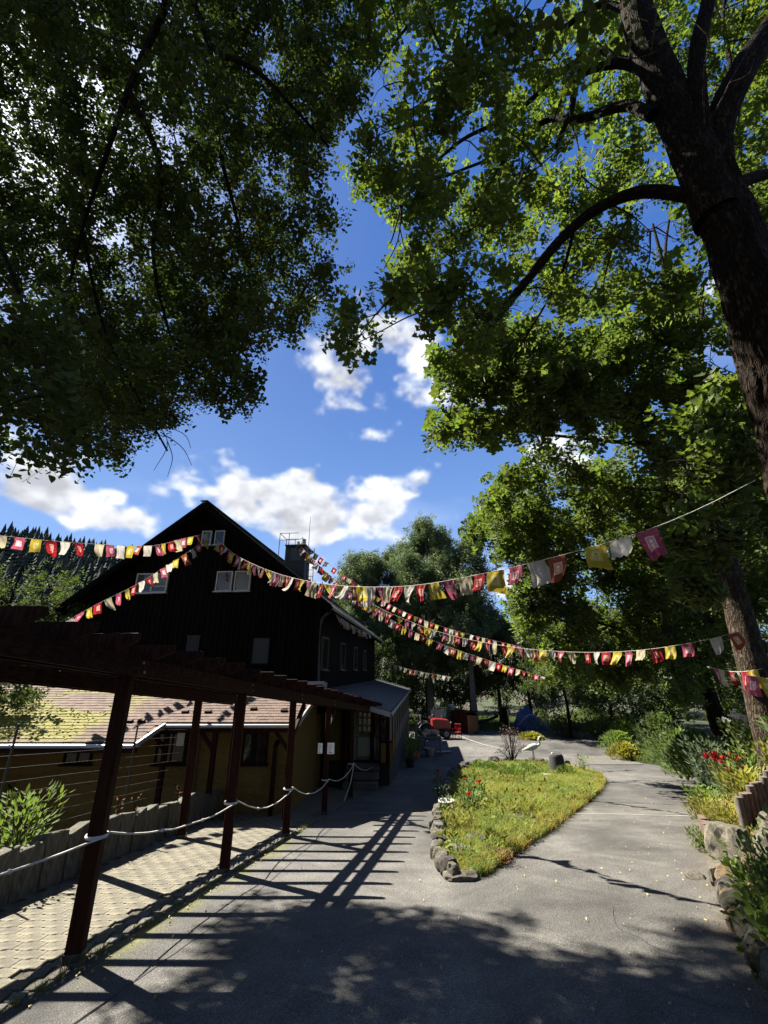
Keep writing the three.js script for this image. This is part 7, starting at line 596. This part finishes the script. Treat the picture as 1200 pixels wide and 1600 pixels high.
for (const [u, x, z, lb, o] of [
  [0, 7.05, -10.7, 'tall bushy perennial with narrow grey green leaves at the path bend', { h: 1.1, r: .5, n: 330, kind: 'lance', ls: .15, mat: blueGreen, stems: 14 }],
  [0, 7.4, -9.7, 'white flowering bush on the raised bed', { h: .95, r: .6, n: 300, ls: .1, mat: fresh, flower: { n: 16, s: .15, mat: whiteBloom } }],
  [0, 6.65, -9.5, 'bush with bright red blooms on the raised bed', { h: .6, r: .5, n: 240, ls: .1, mat: green3, flower: { n: 8, s: .15, mat: redBloom } }],
  [0, 7.9, -10.4, 'green shrub behind the white blossoms', { h: .9, r: .6, n: 260, ls: .11, mat: green3 }],
  [0, 7.5, -8.9, 'rounded olive green shrub in the middle of the bed', { h: .7, r: .6, n: 300, ls: .085, mat: green2 }],
  [0, 6.5, -8.8, 'lush mid green plant spilling to the drive', { h: .6, r: .5, n: 330, ls: .1, mat: fresh, kind: 'lance' }],
  [0, 6.95, -8.4, 'plant with broad blue green leaves', { h: .5, r: .4, n: 70, ls: .2, mat: blueGreen }],
  [0, 6.05, -8.6, 'bluish grass clump at the drive edge', { h: .4, r: .32, n: 240, ls: .16, mat: deep, kind: 'lance' }],
  [0, 7.6, -8.1, 'light green bush near the right frame edge', { h: .7, r: .45, n: 200, ls: .12, mat: fresh }],
  [0, 5.75, -7.95, 'yellow green plant with long leaves over the log edging', { h: .55, r: .42, n: 220, ls: .14, mat: yel, kind: 'lance', flower: { n: 2, s: .08, mat: coral } }],
  [0, 5.15, -7.75, 'dense yellow cushion plant behind the logs', { h: .34, r: .42, n: 420, ls: .05, mat: yel }],
  [0, 4.95, -7.25, 'golden cushion plant above the log palisades', { h: .3, r: .36, n: 420, ls: .045, mat: yel }],
  [0, 4.7, -7.6, 'pale green cushion plant touching the drive', { h: .32, r: .3, n: 300, ls: .05, mat: fresh }],
  [0, 6.3, -7.45, 'dark glossy rhododendron branch at the right edge', { h: .75, r: .36, n: 60, ls: .24, mat: deep }],
  [0, 6.4, -7.9, 'yellowish broad leaved plant under the glossy leaves', { h: .5, r: .4, n: 160, ls: .11, mat: yel }],
  [0, 8.6, -9.4, 'leafy shrub by the foot of the pale trunk', { h: .6, r: .5, n: 200, ls: .1, mat: green3 }],
  [0, 4.5, -5.1, 'shaded leafy shrub in the lower right corner', { h: .6, r: .5, n: 320, ls: .09, mat: deep }],
  [0, 3.9, -4.55, 'dark ivy like plant beside the brown rock', { h: .4, r: .45, n: 300, ls: .08, mat: deep }],
  [0, 3.5, -3.95, 'shaded plant at the bottom right corner', { h: .5, r: .5, n: 320, ls: .08, mat: deep }],
  [0, 5.1, -5.5, 'shaded shrub below the dry leaves', { h: .5, r: .5, n: 280, ls: .09, mat: deep }],
  [0, 3.55, -4.75, 'ivy covered edge above the small rusty stone', { h: .35, r: .32, n: 260, ls: .06, mat: deep }],
  [0, 3.15, -3.6, 'leafy weeds hanging over the drive at the bottom right', { h: .4, r: .35, n: 260, ls: .07, mat: deep }],
  [0, 5.4, -8.6, 'sprawling yellow green plant along the drive edge', { h: .35, r: .35, n: 260, ls: .07, mat: yel }],
  [0, 5.9, -9.3, 'low bright green plant beside the drive below the red blooms', { h: .4, r: .36, n: 260, ls: .08, mat: fresh }],
  [0, 4.4, -4.2, 'shaded foliage at the right edge low down', { h: .8, r: .6, n: 300, ls: .09, mat: deep }]]) plant('bed_plant', lb, 'plant', x, bankY(x, z) - .03, z, o);
for (const [x, z, lb, h, r, m] of [[11.9, -24.4, 'yellow green ground shrub where the drive bends', .7, .9, yel], [12.6, -26.3, 'light green shrub on the inside of the bend', 1.0, 1.1, fresh], [13.2, -23.2, 'round dark clipped shrub by the bend', 1.9, 1.2, green3], [12.6, -20.9, 'dark hedge shrub in the shade of the bend', 1.4, 1.2, deep], [11.6, -18.9, 'dark hedge shrub hanging over the drive', 1.3, 1.0, deep], [10.4, -16.6, 'dark shrub behind the tall perennial', 1.3, 1.0, deep], [9.2, -14.3, 'dark low shrub next to the tall perennial', 1.2, .9, deep], [14.2, -28.6, 'pale green shrub further along the bend', 1.2, 1.1, fresh], [9.6, -31.8, 'small flowering mound at the edge of the courtyard', .45, .9, yel], [14.6, -31.5, 'bushy shrub on the far side of the courtyard', 2.4, 1.8, green3], [11.9, -33.6, 'pale leaved bush behind the little mound', 2.6, 1.8, blueGreen], [4.6, -35.8, 'leafy green plant beside the wooden crate', 2.0, .8, fresh]]) plant('shrub', lb, 'shrub', x, T(x, z) - .05, z, { h, r, n: 520, ls: .2, mat: m, dome: 1, stems: 10 });
plant('yard_plant', 'sunlit leafy plant growing over the palisade wall at the left', 'plant', -4.25, G(-6) - .1, -6.05, { h: 1.0, r: .42, n: 260, ls: .12, mat: fresh, kind: 'lance', stems: 12 });
plant('yard_plant', 'second sunlit plant at the left frame edge by the wall', 'plant', -5.0, G(-6) - .25, -6.1, { h: .75, r: .36, n: 170, ls: .11, mat: fresh, kind: 'lance' });
for (const [x, z] of [[-3.75, -7.2], [-3.7, -7.6], [-3.62, -8.9]]) plant('dry_weed', 'thin dry weed sticking up behind the palisade wall', 'weed', x, G(z) + .4, z, { h: .3, r: .08, n: 8, ls: .04, mat: coral, stems: 4, group: 'dry weeds behind the palisade wall' });
for (let i = 0; i < 34; i++) { const z = -3.1 - i * .108, x = rightX(z) + R(.02, .16), o = tag(mesh('rubble_stone', rock(R(.07, .14), R(.8, 1.2), R(.6, 1), R(.8, 1.2), 40 + i, 2, .3), rnd() < .5 ? M.rock : rnd() < .5 ? M.rockDark : M.rockRust), 'small rubble stone at the foot of the right bank beside the drive', 'stone', 'rubble stones at the foot of the right bank'); o.position.set(x, G(z) + R(.02, .16), z); o.rotation.set(R(0, 3), R(0, 6), R(0, 3)); }
{ const sp = []; for (let i = 0; i < 1500; i++) { const z = R(-6.4, -2.6), d = Math.abs(R(-.2, 1.3)), x = rightX(z) + .06 + d; if (z < -5.2 && rnd() < .75) continue; sp.push([x, bankY(x, z) + R(.01, .09), z, R(.5, 1), R(-.9, .9), R(-.9, .9)]); } scatter('bank_ivy', SP.bush, leafMat(.091, .14, .021, .48), sp, () => { const v = R(.65, 1); return [v, v, v * .8]; }, 'low creeping ivy over the near end of the right bank', 'ivy'); }
{ const sp = []; for (let i = 0; i < 9000 && sp.length < 2200; i++) { const z = -6.5 - Math.pow(rnd(), 1.3) * 15, x = R(.8, 8); if (!inPoly(ISL, x, z) || fbm(x * 1.3 + 2, 5, z * 1.3, 3) < .5) continue; sp.push([x, islY(x, z) - .01, z, R(.6, 1.3)]); } scatter('tall_grass', TUL, grassM, sp, () => { const v = R(.7, 1), y = rnd() < .3; return [v, v * (y ? .8 : 1), v * (y ? .5 : .8)]; }, 'longer grass blades standing out of the island turf', 'grass'); }
{ // dry leaves and litter
  const sp = [], lf = leafGeo('broad', .075, .5); for (let i = 0; i < 5200; i++) { const z = R(-9.5, -4.2), x = rightX(z) + R(.35, 4); if (rnd() > .35 + (z > -7 && z < -5.6 ? .65 : 0)) continue; sp.push([x, bankY(x, z) + R(.008, .035), z, R(.6, 1.2), R(-2, -.9), R(-.5, .5)]); } scatter('dry_leaves', lf, leafMat(.294, .168, .07, .3), sp, () => { const v = R(.6, 1); return [v, v * R(.7, 1), v * R(.5, 1)]; }, 'brown dry leaf litter on the raised bed', 'leaf litter');
  const s2 = []; for (let i = 0; i < 1500; i++) { const z = -2.8 - Math.pow(rnd(), 1.6) * 20, x = R(leftX(z) + .1, rightX(z)); if (inPoly(ISL, x, z)) continue; const e = rightX(z) - x; if (rnd() > .12 + .88 * Math.exp(-e * .9)) continue; s2.push([x, G(z) + .012, z, R(.2, .5), R(-1.9, -1.2), R(-.4, .4)]); } for (let i = 0; i < 120; i++) { const z = R(-10, -3.5), x = leftX(z) + Math.abs(R(-.1, .14)); s2.push([x, G(z) + .012, z, R(.2, .5), R(-1.9, -1.2), 0]); } scatter('fallen_leaves', lf, leafMat(.35, .294, .175, .2), s2, () => { const v = R(.6, 1); return [v, v * R(.85, 1), v * R(.6, 1)]; }, 'scattered fallen leaves and petals on the drive', 'leaf litter');
  const s3 = []; for (let i = 0; i < 110; i++) { const z = R(-9.5, -3.4); s3.push([leftX(z) + R(-.05, .03), G(z) - .0, z, R(.25, .5)]); } scatter('edge_moss', TU, leafMat(.154, .168, .021, .3), s3, () => [R(.7, 1), R(.7, 1), .8], 'moss and tiny weeds along the edging setts', 'moss');
  const s4 = []; for (let i = 0; i < 7000; i++) { const z = R(-46, -31), x = R(2, 20); if (onAsphalt(x, z)) continue; s4.push([x, T(x, z), z, R(1, 2)]); } for (let i = 0; i < 2500; i++) { const z = R(-34, -22), x = rightX(z) + R(.05, 3.5); s4.push([x, T(x, z), z, R(.9, 1.6)]); } scatter('verge_grass', TUL, leafMat(.091, .14, .021, .45), s4, () => { const v = R(.6, 1); return [v, v, v * .8]; }, 'grass verge around the far courtyard', 'grass');
}
// ---------------------------------------------------------------- things in the courtyard
rnd = mulberry(606);
function wheel(parent, x, y, z, r, w, rim = M.whiteOld) { const t = mesh('tyre', new THREE.TorusGeometry(r * .74, r * .27, 10, 26).scale(1, 1, w / (r * .54)), M.rubber, parent); t.position.set(x, y, z); mesh('rim', new THREE.CylinderGeometry(r * .52, r * .52, w * .5, 18).rotateX(Math.PI / 2), rim, t); mesh('hub', new THREE.CylinderGeometry(r * .16, r * .18, w * .7, 12).rotateX(Math.PI / 2), M.metalDark, t); return t; }
{
  const g = G(-32), t = thing('garden_tractor', 'red garden tractor with its bonnet toward the sun', 'tractor', [3.3, g, -32.0], .12), dk = M.metalDark;
  const hood = prism([[-.1, .62], [.95, .6], [1.06, .7], [1.05, .95], [.9, 1.08], [.1, 1.16], [-.1, 1.12]], .6, .04); hood.translate(0, 0, -.3); mesh('hood', hood, M.red, t); mesh('grille', box(.03, .3, .5, 1.1, .8, 0), dk, t); for (const s of [-.2, .2]) mesh('headlight', new THREE.CylinderGeometry(.06, .06, .03, 12).rotateZ(Math.PI / 2).translate(1.115, .92, s), M.paper, t);
  mesh('chassis', join([box(1.9, .16, .4, .1, .5, 0), box(.6, .3, .5, -.55, .6, 0), box(.12, .1, 1.0, .72, .36, 0)]), dk, t); for (const s of [-1, 1]) { wheel(t, .72, .3, s * .48, .3, .2); wheel(t, -.62, .44, s * .5, .44, .28); const f = new THREE.TorusGeometry(.5, .05, 6, 16, Math.PI * .75).scale(1, 1, 3.4); f.rotateZ(.3); f.translate(-.62, .44, s * .5); mesh('fender', f, M.black, t); }
  mesh('seat', join([rbox(.42, .1, .44, .03, -.62, .98, 0), rbox(.1, .42, .42, .03, -.84, 1.2, 0, 0, 0, .15)]), M.black, t); mesh('steering_column', rod([-.02, 1.1, 0], [-.16, 1.3, 0], .02), dk, t); mesh('steering_wheel', new THREE.TorusGeometry(.17, .018, 8, 20).rotateX(Math.PI / 2).rotateZ(.6).translate(-.17, 1.31, 0), M.black, t); mesh('roll_bar', join([rod([-.95, .6, -.45], [-.95, 1.75, -.42], .025), rod([-.95, .6, .45], [-.95, 1.75, .42], .025), rod([-.95, 1.75, -.42], [-.95, 1.75, .42], .025)]), dk, t); mesh('exhaust', rod([.5, 1.0, .2], [.5, 1.45, .2], .025), M.metal, t);
}
{
  const t = thing('garden_chair', 'red plastic garden chair at the edge of the house shadow', 'chair', [4.75, G(-31), -31.6], -.5); mesh('seat', rbox(.45, .04, .45, .015, 0, .42, 0), M.red, t); mesh('backrest', join([rbox(.45, .1, .03, .012, 0, .85, -.25, -.15), ...[-.16, -.05, .06, .17].map((x) => rbox(.06, .4, .02, .008, x, .63, -.22, -.15))]), M.red, t); for (const [x, z] of [[-.2, -.2], [.2, -.2], [-.2, .2], [.2, .2]]) mesh('leg', rod([x * 1.08, 0, z * 1.08], [x, .42, z], .022, .026), M.red, t); for (const s of [-.22, .22]) mesh('armrest', join([rbox(.05, .03, .42, .012, s, .62, 0), rod([s, .42, .18], [s, .62, .18], .018)]), M.red, t);
}
{
  const t = thing('wooden_crate', 'brown wooden crate with its sunlit side coloured a brighter orange', 'crate', [5.75, G(-35), -35.0], -.85); for (let i = 0; i < 7; i++) mesh('plank', box(.2, 1.35, .04, -.66 + i * .22, .68, .45), i % 2 ? M.redBrown : M.pergola, t); for (let i = 0; i < 5; i++) mesh('plank', box(.04, 1.2 - i * .05, .2, .84, .6, .38 - i * .22), M.orangeWood, t); mesh('cap_rail', box(1.66, .06, 1.1, .06, 1.4, 0), M.redBrown, t); mesh('back_panel', box(1.6, 1.3, .04, .05, .66, -.5), M.redBrown, t); mesh('side_panel', box(.04, 1.3, .9, -.76, .66, 0), M.greyWood, t);  // right planks: sunlight put into a brighter orange wood colour
  const s = thing('grey_locker', 'grey sheet metal cabinet standing left of the crate', 'cabinet', [4.95, G(-36), -36.2], .1); mesh('carcass', rbox(.7, 1.8, .6, .02, 0, .9, 0), M.zinc, s); mesh('door', rbox(.62, 1.66, .02, .008, 0, .9, .31), std(.28, .294, .301, .5), s); mesh('handle', box(.03, .14, .03, .22, .95, .335), M.metalDark, s);
}
{ // blue tarpaulin over stacked things
  const x0 = 11.2, z0 = -36.6, t = thing('blue_tarpaulin', 'crumpled blue tarpaulin heaped in the shade', 'tarpaulin', [x0, G(z0), z0]); const g = new THREE.SphereGeometry(1, 40, 26, 0, 6.2832, 0, 1.62), p = g.attributes.position, v = V(); for (let i = 0; i < p.count; i++) { v.fromBufferAttribute(p, i); const k = 1 + (fbm(v.x * 3 + 2, v.y * 3, v.z * 3, 4) - .5) * .55, b = lerp(1.3, .8, sstep(-.2, .35, v.x)); p.setXYZ(i, v.x * 1.25 * k, Math.max(-.02, Math.pow(Math.max(0, v.y), .55) * 1.15 * k * b), v.z * .8 * k); } g.computeVertexNormals(); mesh('sheet', g, M.blue, t); mesh('tie_cord', wire([[-1.2, .3, .5], [-.3, 1.1, .9], [.6, .8, .85], [1.25, .25, .4]], .02, 30, 5), M.rope, t);
  const b = thing('wooden_bollard', 'dark timber post stump with a pale edge near the tarpaulin', 'post', [8.75, G(-34), -34.6]); mesh('stump', rbox(.32, 1.7, .3, .03, 0, .85, 0, 0, .3), M.board3, b); mesh('batten', box(.08, 1.6, .05, .2, .78, .16, 0, .3, .06), M.whiteOld, b); mesh('cap', rbox(.4, .06, .38, .015, 0, 1.72, 0, 0, .3), M.greyWood, b);
  const l = thing('fallen_log', 'pale weathered log lying across low stones by the verge', 'log', [7.4, G(-37), -37.2], .1); mesh('bark', limb([[-1.4, .18, 0], [-.4, .38, .05], [.5, .55, 0], [1.5, .85, -.05]], .13, .1, { seg: 18, rad: 12, amp: .12 }), M.barkGrey, l); mesh('cut_end', new THREE.CylinderGeometry(.1, .1, .02, 14).rotateZ(1.3).translate(1.52, .86, -.05), M.orangeWood, l);
}
{ // clutter along the veranda
  const w = thing('work_table', 'dark work table with bric a brac by the veranda', 'table', [2.35, G(-25.5), -25.6], -.09); mesh('tabletop', rbox(1.3, .06, .7, .012, 0, .86, 0), M.greyWood, w); for (const [x, z] of [[-.58, -.28], [.58, -.28], [-.58, .28], [.58, .28]]) mesh('leg', box(.07, .84, .07, x, .42, z), M.greyWood, w); mesh('shelf', rbox(1.15, .03, .55, .008, 0, .3, 0), M.greyWood, w);
  const sk = thing('cushion_roll', 'pinkish rolled cushion lying on the work table', 'cushion', [2.5, G(-25.6) + 1.05, -25.7], .1); mesh('roll', (() => { const g = new THREE.CapsuleGeometry(.17, .5, 6, 14); g.rotateZ(Math.PI / 2); return g; })(), std(.238, .14, .119, .9), sk); mesh('band', new THREE.TorusGeometry(.175, .012, 6, 18).rotateY(Math.PI / 2), M.redBrown, sk);
  const tubs = [[2.1, -25.3, .9, .12, M.white, 'white bowl on the work table', 'bowl'], [2.75, -25.35, .9, .1, M.whiteOld, 'pale dish at the right end of the work table', 'dish'], [2.35, -25.2, 0, .26, M.whiteOld, 'pale bucket under the work table', 'bucket'], [1.25, -23.2, 0, .24, M.terracotta, 'terracotta pot by the veranda corner', 'pot'], [1.6, -24.3, 0, .2, M.terracotta, 'smaller clay pot between veranda and work table', 'pot'], [1.15, -21.6, 0, .22, M.black, 'black planter beside the veranda panels', 'planter']];
  for (const [x, z, y, r, m, lb, c] of tubs) { const t = thing(c === 'pot' ? 'clay_pot' : c, lb, c, [x, G(z) + y, z]); mesh('vessel', new THREE.LatheGeometry([[0, .01], [r * .65, .01], [r * .95, r * 1.3], [r * 1.05, r * 1.3], [r * 1.05, r * 1.5], [r * .85, r * 1.5], [r * .8, r * 1.2], [0, r * 1.1]].map((p) => new THREE.Vector2(...p)), 20), m, t); mesh('rim', new THREE.TorusGeometry(r * 1.04, r * .07, 6, 20).rotateX(Math.PI / 2).translate(0, r * 1.5, 0), m, t); if (c === 'pot' || c === 'planter') mesh('foliage', leafCloud(130, r * 1.6, r * 5, 'lance', .2, { low: .3 }), deep, t).userData.kind = 'stuff'; }
  const bn = thing('slatted_bench', 'dark slatted bench back against the veranda rail', 'bench', [1.9, G(-28), -28.4], 1.4); for (let i = 0; i < 8; i++) mesh('slat', box(.06, .8, .03, -.6 + i * .17, .85, 0), M.greyWood, bn); mesh('rail', box(1.4, .07, .05, 0, 1.28, 0), M.greyWood, bn); mesh('seat', box(1.4, .05, .45, 0, .45, .25), M.greyWood, bn); for (const s of [-.62, .62]) mesh('leg', join([box(.06, 1.25, .06, s, .62, 0), box(.06, .45, .06, s, .22, .42)]), M.greyWood, bn);
  const dr = thing('drying_rack', 'pale metal folding rack behind the tractor', 'rack', [4.0, G(-35), -35.0], .3); for (const s of [-.5, .5]) mesh('leg', join([rod([s, 0, -.3], [s, 1.7, .25], .025), rod([s, 0, .3], [s, 1.5, -.2], .025)]), M.white, dr); for (let i = 0; i < 4; i++) mesh('bar', rod([-.5, 1.2 + i * .15, .08 + i * .05], [.5, 1.2 + i * .15, .08 + i * .05], .016), M.white, dr); mesh('cloth', sheet(8, 8, (u, v) => [lerp(-.42, .3, u), 1.5 - v * .7, .2 + Math.sin(u * 9) * .04 * v, u, v]), M.whiteOld, dr);
  const bd = tag(mesh('floor_board', rbox(.8, .04, .3, .008), M.whiteOld), 'pale board on the ground right of the work table', 'board'); bd.position.set(3.2, G(-26) + .09, -26.3); bd.rotation.y = .3; const bl = tag(mesh('brick_block', rbox(.3, .12, .2, .01), M.greyWood), 'low block propping the pale board', 'block'); bl.position.set(3.45, G(-26) + .03, -26.35);
  const cl = thing('hanging_garland', 'dried garland hanging under the veranda eave', 'garland', [.02, .1, -15.35]); const gl = []; for (let i = 0; i < 120; i++) { const g = leafGeo('lance', R(.08, .16)); g.rotateX(Math.PI + R(-.5, .5)); g.rotateY(R(0, 6)); g.translate(R(-.28, .1), R(-.45, .12), R(-.06, .06)); gl.push(g); } mesh('foliage', join(gl), std(.119, .063, .049, .95), cl).userData.kind = 'stuff'; mesh('cord', wire([[-.32, .15, 0], [-.1, .1, 0], [.15, .13, 0]], .006, 10, 4), M.rope, cl);
}
renderer.render(scene, camera);
